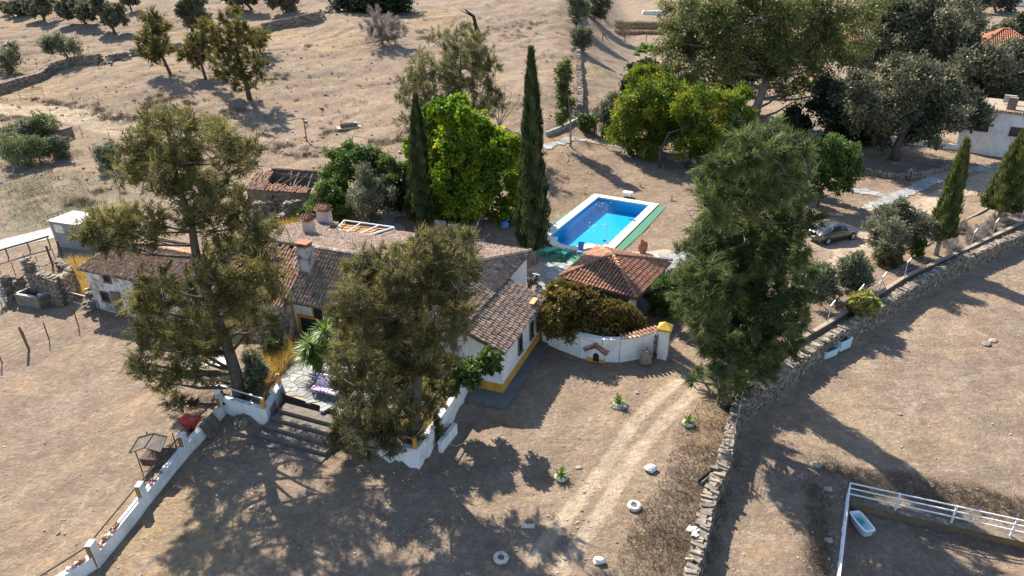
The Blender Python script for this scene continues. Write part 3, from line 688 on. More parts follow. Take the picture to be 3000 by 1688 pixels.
tmpf=tile_frames([Lh(-.9,-3.2,4.84),Lh(-.9,-3.8,4.84),Lh(-1.35,-3.8,5.06),Lh(-1.35,-3.2,5.06)],Lh(-.9,-3.8,4.84),Lh(-.9,-3.2,4.84),lift=.06)
m=MB(); abox(m,-13.3,-13.05,-11.06,-10.9,.3,3.5); part('corner_band',m,MOCH,fh,label='ochre painted vertical corner band')
m=MB(); abox(m,-11.9,-6.2,-11.03,-10.9,.3,1.0); part('base_band',m,MOCH,fh)
# arched window and wide garage opening on the front
d=ray(936,915)
def front_pt(px,py,b=-11.0):
    d=ray(px,py); nrm=np.array([*HU,0]); t=((Lh(0,b,0)-CAM)@nrm)/(d@nrm); return CAM+d*t
def arch(m,c,X,N,w,h,th,off=0):
    pts=[(-w/2,-h/2),(w/2,-h/2)]+[(w/2*math.cos(a),h/2-w/2+w/2*math.sin(a)) for a in [math.pi*k/8 for k in range(9)]]
    n=len(pts); vs=[c+X*x+np.array([0,0,z])+N*off for x,z in pts]+[c+X*x+np.array([0,0,z])+N*(off+th) for x,z in pts]
    return m.add(vs,[tuple(range(n)),tuple(range(2*n-1,n-1,-1))]+[(i,n+i,n+(i+1)%n,(i+1)%n) for i in range(n)])
NX=np.array([*HW,0]); NU=-np.array([*HU,0])
c=front_pt(934,915); m=MB(); arch(m,c,NX,NU,.95,1.25,.08,.0); w1=part('window',m,MOCH,fh,label='arched window with ochre surround')
m=MB(); arch(m,c,NX,NU,.68,.98,.03,.09); part('pane',m,MGLASS,w1)
m=MB(); 
for s in (-.12,.12): m.box(c+NX*s+NU*.14,(.04,.03,.9),NX,NU)
part('bar',m,MTRIM,w1)
c=front_pt(925,968)
m=MB()
for s in (-1,1): m.box(c+NX*s*1.2+NU*.04,(.18,.12,1.9),NX,NU)
m.box(c+np.array([0,0,.98])+NU*.04,(2.58,.12,.18),NX,NU); g1=part('garage_door_frame',m,MOCH,fh)
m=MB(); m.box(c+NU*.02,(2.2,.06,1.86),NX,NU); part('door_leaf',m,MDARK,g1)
m=MB()
for k in range(5): m.box(c+NU*.06+np.array([0,0,-.7+.35*k]),(2.1,.03,.05),NX,NU)
part('slat',m,M('dark_green_slats',(.03,.07,.06)),g1)
# chimneys
def chimney(px,py,b_hint,z,w,dp,h,label):
    base=P(px,py,z); ch=MB(); ch.box(base+np.array([0,0,h/2-.35]),(w,dp,h+.7),AX,AY,taper=.94)
    o=part('chimney',ch,MCHIM,fh,label=label)
    top=base+np.array([0,0,h]); k=MB(); k.box(top+np.array([0,0,.05]),(w+.18,dp+.18,.1),AX,AY); part('cornice',k,MCLAY,o)
    f=[]
    for s in (-1,1):
        Xv=NX*s; Yv=np.array([*HU,0])*s
        n=max(3,int(w/.22))
        for j in range(n):
            p=top+NX*(-w/2+(j+.5)*w/n)-np.array([*HU,0])*s*(dp/2+.12)+np.array([0,0,.18])
            y=(np.array([*HU,0])*s*(dp/2+.1)+np.array([0,0,.34])); y/=np.linalg.norm(y); x=np.cross(y,[0,0,1.]); x/=np.linalg.norm(x)
            f.append((p,x,y*1.1,np.cross(x,y)))
    lay=MB(); lay.add([top+NX*sx*w/2+np.array([*HU,0])*sy*dp/2+np.array([0,0,.1]) for sx in(-1,1) for sy in (-1,1)]+[top+NX*sx*w/2+np.array([0,0,.48]) for sx in (-1,1)],[(0,1,4),(2,5,3),(0,4,5,2),(1,3,5,4)])
    cap=part('chimney_cap',lay,PANT,o)
    for p,x,y,z_ in f:
        t_=bpy.data.objects.new('cap_tile',TILE['gazebo']); COL.objects.link(t_); t_.parent=fh; t_.matrix_parent_inverse=Matrix.Translation(-fh.location)
        t_.matrix_basis=Matrix(((x[0],y[0],z_[0],p[0]),(x[1],y[1],z_[1],p[1]),(x[2],y[2],z_[2],p[2]),(0,0,0,1)))
chimney(908,684,0,5.25,.72,.7,1.1,'slim white chimney on the back roof slope')
chimney(953,655,0,4.5,1.15,.65,1.15,'broad white chimney at the back eave')
base=P(900,776,5.3); m=MB(); m.box(base+np.array([0,0,.45]),(.9,.8,1.9),AX,AY); o=part('chimney',m,M('sooty_limewash',(.50,.47,.43),c2=(.12,.10,.09),scale=1.6,thr=(.38,.55)),fh,label='sooty stub chimney on the front slope')
m=MB(); top=base+np.array([0,0,1.4])
for s in (-1,1): m.box(top+NX*s*.33+np.array([0,0,.1]),(.14,.7,.2),AX,AY)
m.box(top+np.array([0,0,.28]),(1.0,.8,.08),AX,AY); part('chimney_cap',m,MCLAY,o)
# white vent pipe and hatch on the back slope
vp=P(1000,700,5.3); m=MB(); m.bar(vp,vp+np.array([0,0,.75]),.07,8); part('vent_pipe',m,MWP,fh)
hp=P(881,693,5.2); m=MB(); m.box(hp+np.array([0,0,.18]),(1.0,.6,.05),AX,AY); part('roof_sheet',m,MMET,fh)
m=MB(); m.tube([P(893,715,5.6)+np.array([0,0,.1]),P(880,740,6),P(862,760,5.6),P(862,790,5)],.025,4); part('cable',m,MWP,fh)
# orange plank roof with white pipe frame at the back
pz=4.55; ang=[P(966,690,pz),P(1009,646,pz),P(1155,666,pz),P(1066,693,pz)]
m=MB(); 
q=[P(975,684,4.3),P(1003,655,4.3),P(1140,672,4.3),P(1068,690,4.3)]
nb=16
for k in range(nb):
    a0=q[0]+(q[1]-q[0])*(k/nb); a1=q[0]+(q[1]-q[0])*((k+.93)/nb); c0=q[3]+(q[2]-q[3])*(k/nb); c1=q[3]+(q[2]-q[3])*((k+.93)/nb)
    mm=MB(); mm.slab([a0,c0,c1,a1],.05); part('roof_plank',mm,MPLANK,fh)
fr_=thing('pipe_frame','white steel pipe frame standing over the orange planks behind the ridge','frame',ang[1]-np.array([0,0,.3]))
for i in range(4):
    m=MB(); m.bar(ang[i],ang[(i+1)%4],.06,6); part('rail',m,MWP,fr_)
    m=MB(); m.bar(ang[i],ang[i]-np.array([0,0,.55]),.05,6); part('post',m,MWP,fr_)
for k in (.34,.7):
    a=ang[0]+(ang[3]-ang[0])*k; b_=ang[1]+(ang[2]-ang[1])*k; m=MB(); m.bar(a,b_,.05,6); part('rail',m,MWP,fr_)
for k in (.25,.5,.75):
    a=q[0]+(q[1]-q[0])*k+np.array([0,0,.08]); b_=q[3]+(q[2]-q[3])*k+np.array([0,0,.08]); m=MB(); m.bar(a,b_,.035,5); part('batten',m,MTRIM,fr_)
# ------------------------------------------------------------ low east wing
wg=thing('house_wing','low white lean to house wing with ochre plinth and barred windows','house wing',Lh(1.3,-8,0))
m=MB(); aprism(m,[(.02,-.5),(2.55,-.5),(2.55,3.12),(.02,4.1)],-11.6,-4.45); part('wall',m,MW,wg)
m=MB(); abox(m,.3,2.585,-11.635,-11.6,-.4,.76); abox(m,2.55,2.586,-11.6,-4.45,-.4,.76); part('plinth',m,MOCH,wg)
WR=[Lh(2.78,-11.8,3.12),Lh(2.78,-4.3,3.12),Lh(.05,-4.3,4.2),Lh(.05,-11.8,4.2)]
roof_part(wg,[(WR,WR[0],WR[1])],'old',[],300)
for px,py in ((1523,1008),(1556,966),(1576,942)): win_a(wg,px,py,2.56,.62,1.12)
pl=P(1563,886,3.5); m=MB(); m.box(pl+np.array([0,0,.1]),(.35,.9,.06),AX,AY); single('loose_board',m,MPLANK,'pale loose board lying on the wing roof near its end','board',pl)
# ------------------------------------------------------------ old barn range on the left
bn=thing('old_barn','old peeling stone barn range with orange lichened tile roof','barn',Lh(-25,-11.8,-.3))
m=MB(); abox(m,-31.9,-13.25,-11.75,-8.4,-1.2,3.2); bprism(m,[(-11.7,3.1),(-9.2,4.4),(-6.2,3.1)],-31.85,-20.5); abox(m,-31.9,-20.5,-8.5,-6.2,-1.2,3.15); abox(m,-20.6,-13.3,-8.5,-4,-1,4.6); bprism(m,[(-11.6,3.1),(-7.9,5.5),(-5,4.9),(-5,3.1)],-20.5,-13.3)
part('wall',m,MWO,bn)
B1=[Lh(-32.3,-12.0,3.2),Lh(-20.4,-12.0,3.2),Lh(-20.4,-9.2,4.58),Lh(-30.6,-9.2,4.58)]
B2=[Lh(-32.3,-6.0,3.2),Lh(-20.4,-6.0,3.2),Lh(-20.4,-9.2,4.58),Lh(-30.6,-9.2,4.58)]
B3=[Lh(-32.3,-12.0,3.2),Lh(-32.3,-6.0,3.2),Lh(-30.6,-9.2,4.58)]
B4=[Lh(-20.8,-11.75,3.2),Lh(-13.32,-11.6,3.2),Lh(-13.32,-7.9,5.72),Lh(-20.4,-7.9,5.72)]
roof_part(bn,[(B1,B1[0],B1[1]),(B3,B3[1],B3[0]),(B4,B4[0],B4[1])],'barn',[(Lh(-30.6,-9.2,4.6),Lh(-20.4,-9.2,4.6))],300,jit=1.6)
roof_part(bn,[(B2,B2[1],B2[0])],'barn',[],0,name='back_roof')
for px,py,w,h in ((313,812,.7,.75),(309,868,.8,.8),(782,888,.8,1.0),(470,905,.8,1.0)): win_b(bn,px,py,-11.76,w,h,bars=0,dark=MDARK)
c=front_pt(346,888,-11.76); m=MB(); m.box(c+NU*.03,(.95,.08,1.95),NX,NU); dr=part('door',m,MWOOD,bn); m=MB(); m.box(c+NX*.32+NU*.1,(.04,.06,.2),NX,NU); part('handle',m,MTRIM,dr)
m=MB()
for k in range(60): m.box(Lh(-32.05+random.gauss(0,.12),-11.8+random.gauss(0,.25),-.8+random.random()**2*2.6),(random.uniform(.2,.5),random.uniform(.2,.4),random.uniform(.1,.25)),ax=(1,random.gauss(-.4,.2),random.gauss(0,.1)),tint=random.random(),jit=.03)
tag(part('exposed_stone',m,MSTONEJ,bn),kind='stuff')
# ------------------------------------------------------------ garden pavilion with hipped tile roof
gz=thing('garden_pavilion','square open garden pavilion with a newer red hipped tile roof','pavilion',(7.95,46.8,0))
zc=2.65; cs=[P(1637,813,zc),P(1865,876,zc),P(1968,768,zc),P(1748,722,zc)]; ap=PY(1795,749,46.75); ap[2]=max(ap[2],3.7)
pls=[([cs[0],cs[1],ap],cs[0],cs[1]),([cs[1],cs[2],ap],cs[1],cs[2]),([cs[2],cs[3],ap],cs[2],cs[3]),([cs[3],cs[0],ap],cs[3],cs[0])]
roof_part(gz,pls,'gazebo',[(c,ap) for c in cs],300,jit=.35,pitch=.27,step=.38)
ctr=np.mean(cs,0)
for i,c in enumerate(cs):
    p=c+(ctr-c)*.13; m=MB(); m.box((p[0],p[1],1.2),(.35,.35,2.6),cs[1]-cs[0]); part('column',m,MW,gz)
    p2=cs[(i+1)%4]+(ctr-cs[(i+1)%4])*.13; m=MB(); m.bar((p[0],p[1],2.48),(p2[0],p2[1],2.48),.1,4); part('beam',m,MWOOD,gz)
m=MB(); m.prism([tuple((c+(ctr-c)*.08)[:2]) for c in cs],-.05,.12); part('floor',m,MFLAGJ,gz)
m=MB()
for i in (2,3):
    a=cs[i]+(ctr-cs[i])*.14; b_=cs[(i+1)%4]+(ctr-cs[(i+1)%4])*.14; m.wall(a,b_,.2,.1,2.3)
part('back_wall',m,MW,gz)
# ------------------------------------------------------------ curved white garden wall, pillar and gate
gwp=[P(1592,1000)[:2],P(1640,1022)[:2],P(1700,1044)[:2],P(1762,1057)[:2],P(1812,1058)[:2],P(1862,1050)[:2],P(1925,1030)[:2]]
gw=thing('garden_wall','long curved white garden wall with a clay tile top beside the wing','garden wall',(*gwp[3],0))
m=MB(); fr=[]
for i in range(len(gwp)-1): m.wall(gwp[i],gwp[i+1],.32,-.4,1.72,1.72)
part('body',m,MW,gw)
tops=MB(); 
for i in range(len(gwp)-1):
    if i<4: tops.wall(gwp[i],gwp[i+1],.36,1.72,1.76); continue
    a=np.array([*gwp[i],1.78]); b_=np.array([*gwp[i+1],1.78]); L=np.linalg.norm(b_-a); n=int(L/.26); X=(b_-a)/L; Y=np.cross([0,0,1.],X)
    tops.wall(a,b_,.34,1.72,1.79)
    for k in range(n):
        for s in (1,-1):
            y=Y*s; y3=y*.94+np.array([0,0,.3]); y3/=np.linalg.norm(y3); x=np.cross(y3,[0,0,1.]); x/=np.linalg.norm(x)
            fr.append((a+X*(k+.5)*L/n-Y*s*.30+np.array([0,0,.02]),x,y3*.72,np.cross(x,y3)))
tp=part('coping',tops,MW,gw); lay_tiles(tp,fr,'gazebo',300)
gpb=P(1940,1046); gp=thing('gate_pillar','square white gate pillar with a pointed yellow cap','gate pillar',gpb)
m=MB(); m.box(gpb+np.array([0,0,.85]),(.62,.62,2.7),AX,AY); part('shaft',m,MW,gp)
m=MB(); m.box(gpb+np.array([0,0,2.26]),(.92,.92,.14),AX,AY); m.add([gpb+NX*sx*.46+np.array([*HU,0])*sy*.46+np.array([0,0,2.33]) for sx,sy in ((-1,-1),(1,-1),(1,1),(-1,1))]+[gpb+np.array([0,0,2.72])],[(0,1,4),(1,2,4),(2,3,4),(3,0,4)]); part('cap',m,MYEL,gp)
gb=P(1905,1036); ge=P(1944,1052); gt=thing('iron_gate','open black iron bar gate beside the yellow capped pillar','gate',gb)
gd=ge-gb; gd[2]=0; L=np.linalg.norm(gd); gd/=L
for k in range(9):
    p=gb+gd*L*k/8; m=MB(); m.bar(p+np.array([0,0,.1]),p+np.array([0,0,1.45+.2*math.sin(math.pi*k/8)]),.022,5); part('bar',m,MTRIM,gt)
for z in (.15,.95,1.45): m=MB(); m.bar(gb+np.array([0,0,z]),gb+gd*L+np.array([0,0,z]),.025,5); part('rail',m,MTRIM,gt)
for k in (1,3): m=MB(); m.tube([gb+gd*L*(k/4)+gd*.18*math.cos(a)+np.array([0,0,1.2+.18*math.sin(a)]) for a in [i*.785 for i in range(9)]],.016,4,cap=False); part('scroll',m,MTRIM,gt)
# ------------------------------------------------------------ dog house
db=P(1745,1058); dh=thing('dog_house','small white dog house with an arched door and clay roof','dog house',db)
dx=np.array(P(1770,1068)-P(1717,1057)); dx[2]=0; dx/=np.linalg.norm(dx); dy=np.cross([0,0,1.],dx)
def dl(x,y,z): return db+dx*x+dy*y+np.array([0,0,z])
m=MB(); n=5; pr=[(-.55,-.1),(.55,-.1),(.55,.85),(0,1.15),(-.55,.85)]; vs=[dl(x,-.1,z) for x,z in pr]+[dl(x,.9,z) for x,z in pr]
m.add(vs,[(0,1,2,3,4),(9,8,7,6,5)]+[(i,5+i,5+(i+1)%5,(i+1)%5) for i in range(5)]); part('wall',m,MW,dh)
m=MB(); m.box(dl(0,.4,.1),(1.14,1.04,.36),dx,dy); part('plinth',m,MOCH,dh)
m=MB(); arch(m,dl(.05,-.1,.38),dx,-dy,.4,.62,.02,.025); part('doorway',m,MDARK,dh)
pp=[]
for s in (-1,1): pp.append(([dl(s*.75,-.25,.76),dl(s*.75,1.05,.76),dl(0,1.05,1.2),dl(0,-.25,1.2)],dl(s*.75,-.25,.76),dl(s*.75,1.05,.76)))
roof_part(dh,pp,'gazebo',[(dl(0,-.25,1.2),dl(0,1.05,1.2))],300,th=.06,pitch=.2,step=.3)
# boulder beside the gate
def rock(c,s,mat,seed,n=3):
    r=random.Random(seed); m=MB(); vs=[];fs=[]; nu,nv=8,5
    for i in range(nv+1):
        for j in range(nu):
            th=math.pi*i/nv; ph=2*math.pi*j/nu; k=1+r.uniform(-.22,.22)
            vs.append((c[0]+s[0]*k*math.sin(th)*math.cos(ph),c[1]+s[1]*k*math.sin(th)*math.sin(ph),c[2]+s[2]*k*math.cos(th)))
    for i in range(nv):
        for j in range(nu): fs.append((i*nu+j,(i+1)*nu+j,(i+1)*nu+(j+1)%nu,i*nu+(j+1)%nu))
    return m.add(vs,fs,r.random())
bp_=P(1892,1066); single('boulder',rock(bp_+np.array([0,0,.45]),(.4,.35,.75),MSTONE,3),MSTONE,'tall grey boulder standing in front of the garden gate','boulder',bp_)
# ------------------------------------------------------------ right hand and far houses
def box_house(name,label,pts,h0,h1,wallm,windows=(),base=None):
    r=thing(name,label,'house',(*np.mean([p[:2] for p in pts],0),h0)); m=MB(); m.prism([tuple(p[:2]) for p in pts],h0-1.2,h1); part('wall',m,wallm,r); return r
w0=G(2797,438); w1=G(3000,472); w1=w0+(w1-w0)*1.6; zt=PY(2829,316,w0[1])[2]
dn=np.array([-(w1-w0)[1],(w1-w0)[0],0]); dn/=np.linalg.norm(dn); dn=dn if dn[1]>0 else -dn
wb=[w0,w1,w1+dn*8,w0+dn*8]
rh=box_house('white_house','tall white house wall with two dark windows at the right edge',wb,w0[2],zt,MW)
hx=(w1-w0)/np.linalg.norm(w1-w0); hx[2]=0
def onwall(px,py): d=ray(px,py); t=((w0-CAM)@dn)/(d@dn); return CAM+d*t
for px,py in ((2876,371),(2981,387)): window(rh,onwall(px,py),hx,-dn,1.5,1.0,M('maroon_frame',(.10,.02,.025)) if 'maroon_frame' not in MATS else MATS['maroon_frame'],1,MGLASS,'window')
m=MB(); e=.25; tp_=[np.array([*(p[:2]),zt]) for p in wb]
m.slab([tp_[0]-dn*e,tp_[1]-dn*e,tp_[2]+np.array([0,0,.05]),tp_[3]+np.array([0,0,.05])],.12); rr=part('roof',m,M('dull_earthen_roof',(.33,.26,.19),c2=(.24,.19,.14),rough=1),rh)
lay_tiles(rr,tile_frames([tp_[0]-dn*e,tp_[1]-dn*e,tp_[1]+dn*.5+np.array([0,0,.03]),tp_[0]+dn*.5+np.array([0,0,.03])],tp_[0]-dn*e,tp_[1]-dn*e,pitch=.3,step=.4),'gazebo',300)
cb=onwall(2955,325)+dn*2; cb[2]=zt+.2; m=MB(); m.box(cb+np.array([0,0,.5]),(.9,.7,1.5),hx,dn); part('chimney',m,MRUIN,rh)
cb=onwall(2938,315)+dn*5; cb[2]=zt+.4; m=MB(); m.box(cb+np.array([0,0,.3]),(1.3,.4,.9),hx,dn); part('parapet',m,MCONC,rh)
def hip_house(name,label,c,sx,sy,rot,zw,zr,kind,px=None):
    r=thing(name,label,'house',c); X=np.array([math.cos(rot),math.sin(rot),0]); Y=np.array([-X[1],X[0],0]); Z=np.array([0,0,1.]); c=np.asarray(c,float)
    m=MB(); m.box(c+Z*(zw/2-.5),(sx,sy,zw+1),X,Y); part('wall',m,MW,r); o=.35
    k=[c+X*a*(sx/2+o)+Y*b_*(sy/2+o)+Z*zw for a,b_ in ((-1,-1),(1,-1),(1,1),(-1,1))]; rl=max(.2,(sx-sy)/2); r0=c-X*rl+Z*zr; r1=c+X*rl+Z*zr
    roof_part(r,[([k[0],k[1],r1,r0],k[0],k[1]),([k[1],k[2],r1],k[1],k[2]),([k[2],k[3],r0,r1],k[2],k[3]),([k[3],k[0],r0],k[3],k[0])],kind,[(k[0],r0),(k[1],r1),(k[2],r1),(k[3],r0),(r0,r1)],300,pitch=.36,step=.5,jit=.4)
    for s in (-.28,.28): window(r,c+X*s*sx-Y*(sy/2)+Z*zw*.55,X,-Y,1.0,1.1,MWOOD,1,MGLASS,'window')
    return r
c=G(2880,205)+np.array([3,5,0]); c[2]=Tz(c[0],c[1]); hip_house('orange_roof_house','white house with a bright orange hipped roof behind the oaks',c+np.array([4,2,0]),9,8,-.35,3.4,6.2,'bright')
c=G(2500,172)+np.array([0,3,0]); c[2]=Tz(c[0],c[1]); hip_house('small_tiled_house','small white house with red tiles half hidden by dark trees',c,5.5,5,-.15,3.2,4.8,'bright')
c=G(2215,78); m=MB(); m.box(c+np.array([0,1.5,1.6]),(4.5,3,3.6),(1,.1,0)); s_=thing('white_shed','white flat roofed shed glimpsed between the eucalyptus trunks','shed',c); part('wall',m,MW,s_); m=MB(); m.box(c+np.array([0,1.5,3.5]),(4.9,3.4,.15),(1,.1,0)); part('roof',m,MCONC,s_)
c=G(1925,42); m=MB(); wl=8
for a,b_,sz in ((0,-1.2,(wl,.3,1.1)),(0,1.2,(wl,.3,1.1)),(-wl/2,0,(.3,2.4,1.1)),(wl/2,0,(.3,2.4,1.1))): m.box(c+np.array([a,b_,.4]),sz,(1,-.12,0))
m.box(c+np.array([0,0,.1]),(wl,2.4,.2),(1,-.12,0)); single('water_tank',m,MW,'long low white water tank in the far field','water tank',c)
c=G(2950,12); m=MB(); 
for k in range(20):
    a0=math.pi+math.pi*k/20; a1=math.pi+math.pi*(k+1)/20; m.wall((c[0]+9*math.cos(a0),c[1]+5+9*math.sin(a0)),(c[0]+9*math.cos(a1),c[1]+5+9*math.sin(a1)),.4,c[2]-1,c[2]+1.1)
single('ring_wall',m,MW,'low white curved ring wall at the top right corner','wall',c)
# grey block shed on the far left
c=G(172,722); X=np.array([.93,-.37,0]); Y=np.array([.37,.93,0]); sh=thing('block_shed','grey block shed with white roof panels beside the concrete road','shed',c)
MBLOCK=M('grey_blockwork',(.26,.27,.28),c2=(.2,.205,.21),scale=2,rough=.9)
m=MB(); m.box(c+X*1.6+Y*1.3+np.array([0,0,1.1]),(3.6,2.6,2.8),X,Y); part('wall',m,MBLOCK,sh)
for k in range(3): m=MB(); m.box(c+X*(.3+1.3*k)+Y*1.3+np.array([0,0,2.56+.02*k]),(1.22,2.8,.07),X,Y); part('roof_panel',m,MDUSTY,sh)
m=MB(); m.box(c+X*.9-Y*.02+np.array([0,0,1.9]),(1.1,.06,.8),X,Y); part('hatch',m,MCREAM,sh)
for k in range(5): m=MB(); m.bar(c-X*.3+Y*(.1+.5*k)+np.array([0,0,1.8]),c-X*.3+Y*(.1+.5*k)+np.array([0,0,3.0]),.025,5); part('rail_post',m,MTRIM,sh)
m=MB(); m.bar(c-X*.3+Y*.1+np.array([0,0,2.95]),c-X*.3+Y*2.1+np.array([0,0,2.95]),.025,5); part('rail',m,MTRIM,sh)
# ------------------------------------------------------------ ruined shed on the slope
b0=G(735,607); yb=b0[1]; e0=PY(727,553,yb); rx=PY(900,569,yb-1.6)-e0; rx[2]=0; Lr=np.linalg.norm(rx)*1.25; X=rx/np.linalg.norm(rx); Y=np.array([-X[1],X[0],0]); zb=b0[2]; he=e0[2]-zb
rs=thing('ruined_shed','ruined brown stone shed with its tile roof half fallen in','ruined shed',b0)
def rl(x,y,z): return np.array([e0[0],e0[1],zb])+X*x+Y*y+np.array([0,0,z])
D_=4.2
m=MB(); m.wall(rl(0,0,0),rl(Lr*.33,0,0),.45,zb-1,zb+he); m.wall(rl(Lr*.33+.9,0,0),rl(Lr*.82,0,0),.45,zb-1,zb+he-.1); m.wall(rl(Lr*.33,0,0),rl(Lr*.33+.9,0,0),.45,zb+he-.35,zb+he)
m.wall(rl(Lr*.87,0,0),rl(Lr,0,0),.45,zb-1,zb+he-.15)
m.wall(rl(0,0,0),rl(0,D_/2,0),.45,zb-1,zb+he,zb+he+1.0); m.wall(rl(0,D_/2,0),rl(0,D_,0),.45,zb-1,zb+he+1.0,zb+he+.4)
m.wall(rl(0,D_,0),rl(Lr,D_,0),.45,zb-1,zb+he+.75); m.wall(rl(Lr*.8,0.3,0),rl(Lr*.8,D_,0),.4,zb-1,zb+he-.2,zb+he+.6); m.wall(rl(Lr,0,0),rl(Lr,1.6,0),.45,zb-1,zb+he-.1); m.wall(rl(Lr,3,0),rl(Lr,D_,0),.45,zb-1,zb+he+.5)
part('wall',m,MRUIN,rs)
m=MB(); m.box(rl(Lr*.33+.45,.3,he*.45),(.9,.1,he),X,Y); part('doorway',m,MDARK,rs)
RP=[rl(-.2,-.3,he+.03),rl(Lr*.26,-.3,he+.03),rl(Lr*.20,D_/2+.3,he+1.1),rl(-.2,D_/2+.3,he+1.1)]
RP2=[rl(Lr*.26,-.3,he+.03),rl(Lr*.84,-.3,he+.03),rl(Lr*.84,.42,he+.32),rl(Lr*.26,.6,he+.40)]
RP3=[rl(Lr*.87,-.3,he),rl(Lr+.2,-.3,he),rl(Lr+.2,.5,he+.33),rl(Lr*.87,.5,he+.33)]
RP4=[rl(Lr*.05,D_-.2,he+.95),rl(Lr,D_-.2,he+.95),rl(Lr,D_+.4,he+.75),rl(Lr*.05,D_+.4,he+.75)]
roof_part(rs,[(RP,RP[0],RP[1]),(RP2,RP2[0],RP2[1]),(RP3,RP3[0],RP3[1]),(RP4,RP4[3],RP4[2])],'barn',[],300,jit=2.2)
for a,b_ in (((.32,.6,.5),(.40,3.2,1.1)),((.42,.5,.5),(.5,3.9,.9)),((.46,3.8,.9),(.58,.6,.45)),((.6,.5,.45),(.6,4,.9)),((.66,3.6,.9),(.76,.6,.2)),((.3,2.3,1.1),(.8,2.5,.75)),((.35,3.9,.95),(.5,1.2,.3))):
    m=MB(); m.bar(rl(Lr*a[0],a[1],he+a[2]-.1),rl(Lr*b_[0],b_[1],he+b_[2]-.1),.07,5); part('beam',m,MWOOD if random.random()<.4 else MTWIG,rs)
# ------------------------------------------------------------ dry stone walls
def resample(pl,step):
    out=[];
    for i in range(len(pl)-1):
        a=np.array(pl[i]);b=np.array(pl[i+1]); L=np.linalg.norm(b-a); n=max(1,int(L/step))
        for k in range(n): out.append((a+(b-a)*k/n,(b-a)/L))
    out.append((np.array(pl[-1]),out[-1][1])); return out
def stone_wall(name,label,pl,th,ztop,zbot,cop=True,limit=300,course=.16,sl=.34,face_sides=(1,-1),ground=False,cat='stone wall',seed=1,batter=.1,rough=0.0,csz=1.0):
    r=random.Random(seed); mid=pl[len(pl)//2]; root=thing(name,label,cat,(mid[0],mid[1],Tz(mid[0],mid[1])))
    def zt(p): return ztop(p) if callable(ztop) else ztop
    def zb(p): return zbot(p) if callable(zbot) else zbot
    core=MB(); sg=resample(pl,1.2)
    for (a,_),(b,_) in zip(sg[:-1],sg[1:]): core.wall(a,b,th*.86,min(zb(a),zb(b))-.3,zt(a)-.06,zt(b)-.06)
    part('core',core,MMORT,root)
    st=MB()
    for side in face_sides:
        z0=0
        for p,d in resample(pl,sl):
            nn=np.array([-d[1],d[0]])*side; H=zt(p)-zb(p); k=int(max(1,H/course))
            for c in range(k+1):
                z=zb(p)+(c+.5)*H/(k+1)
                if r.random()<rough: continue
                q=p+d*(r.uniform(-.1,.1)+(.5*sl if c%2 else 0))+nn*(th/2-.03+batter*(1-(c/(k+1)))+r.gauss(0,.02))
                st.box((*q,z),(sl*r.uniform(.75,1.15),r.uniform(.12,.24),course*r.uniform(.75,1.05)),(*d,r.gauss(0,.05)),(*(nn),r.gauss(0,.1)),r.random(),jit=.018)
    if st.v: tag(part('face_stones',st,MSTONEJ,root),kind='stuff')
    if cop:
        cs_=[]; s=0; pts=resample(pl,.05); i=0
        while i<len(pts)-1:
            w=r.uniform(.11,.30)*csz; p,d=pts[min(i+int(w/.1),len(pts)-1)]
            cs_.append((p,d,w)); i+=int(w/.05)
        cs_.sort(key=lambda q:math.hypot(q[0][0],q[0][1]))
        rest=MB()
        for k,(p,d,w) in enumerate(cs_):
            nn=np.array([-d[1],d[0]]); m=MB() if k<limit else rest
            an=r.gauss(0,.12); d2=np.array([d[0]*math.cos(an)-d[1]*math.sin(an),d[0]*math.sin(an)+d[1]*math.cos(an)])
            m.box((*(p+nn*r.gauss(0,.07)),zt(p)+r.uniform(-.06,.06)),(w*.85,th*r.uniform(.6,1.12),r.uniform(.08,.2)),(*d2,r.gauss(0,.16)),(*nn,r.gauss(0,.1)),r.random(),jit=.035)
            if k<limit: part('coping_stone',m,MSTONE,root)
        if rest.v: tag(part('coping_field',rest,MSTONEJ,root),kind='stuff')
    return root
WU=WALLC[:11]; WL=WALLC[10:]
stone_wall('dry_stone_wall','long grey dry stone wall beside the lower field, running down to the bottom edge',WALLC,.55,lambda p:.30 if p[1]>33.5 else (.30-.022*(33.5-p[1])*1.0 if p[1]>20 else 0),lambda p:Tz(p[0]+.0,p[1])-.9 if False else -1.25,face_sides=(1,-1),limit=300,seed=2)
iw=pxl([(2205,1092),(2262,1040),(2341,995),(2424,947),(2486,908),(2574,860),(2641,817),(2700,788),(2776,754),(2841,724),(2905,693),(3000,650),(3160,585)],.35)
iwt=thing('garden_retaining_wall','low brown plastered garden wall running beside the dry stone wall','garden wall',(*iw[5],0))
m=MB()
for a,b in zip(iw[:-1],iw[1:]): m.wall(a,b,.26,-.9,.35)
part('body',m,MRUIN,iwt)
m=MB()
for a,b in zip(iw[:-1],iw[1:]): m.wall(a,b,.30,.35,.40)
part('coping',m,MCOPE,iwt)
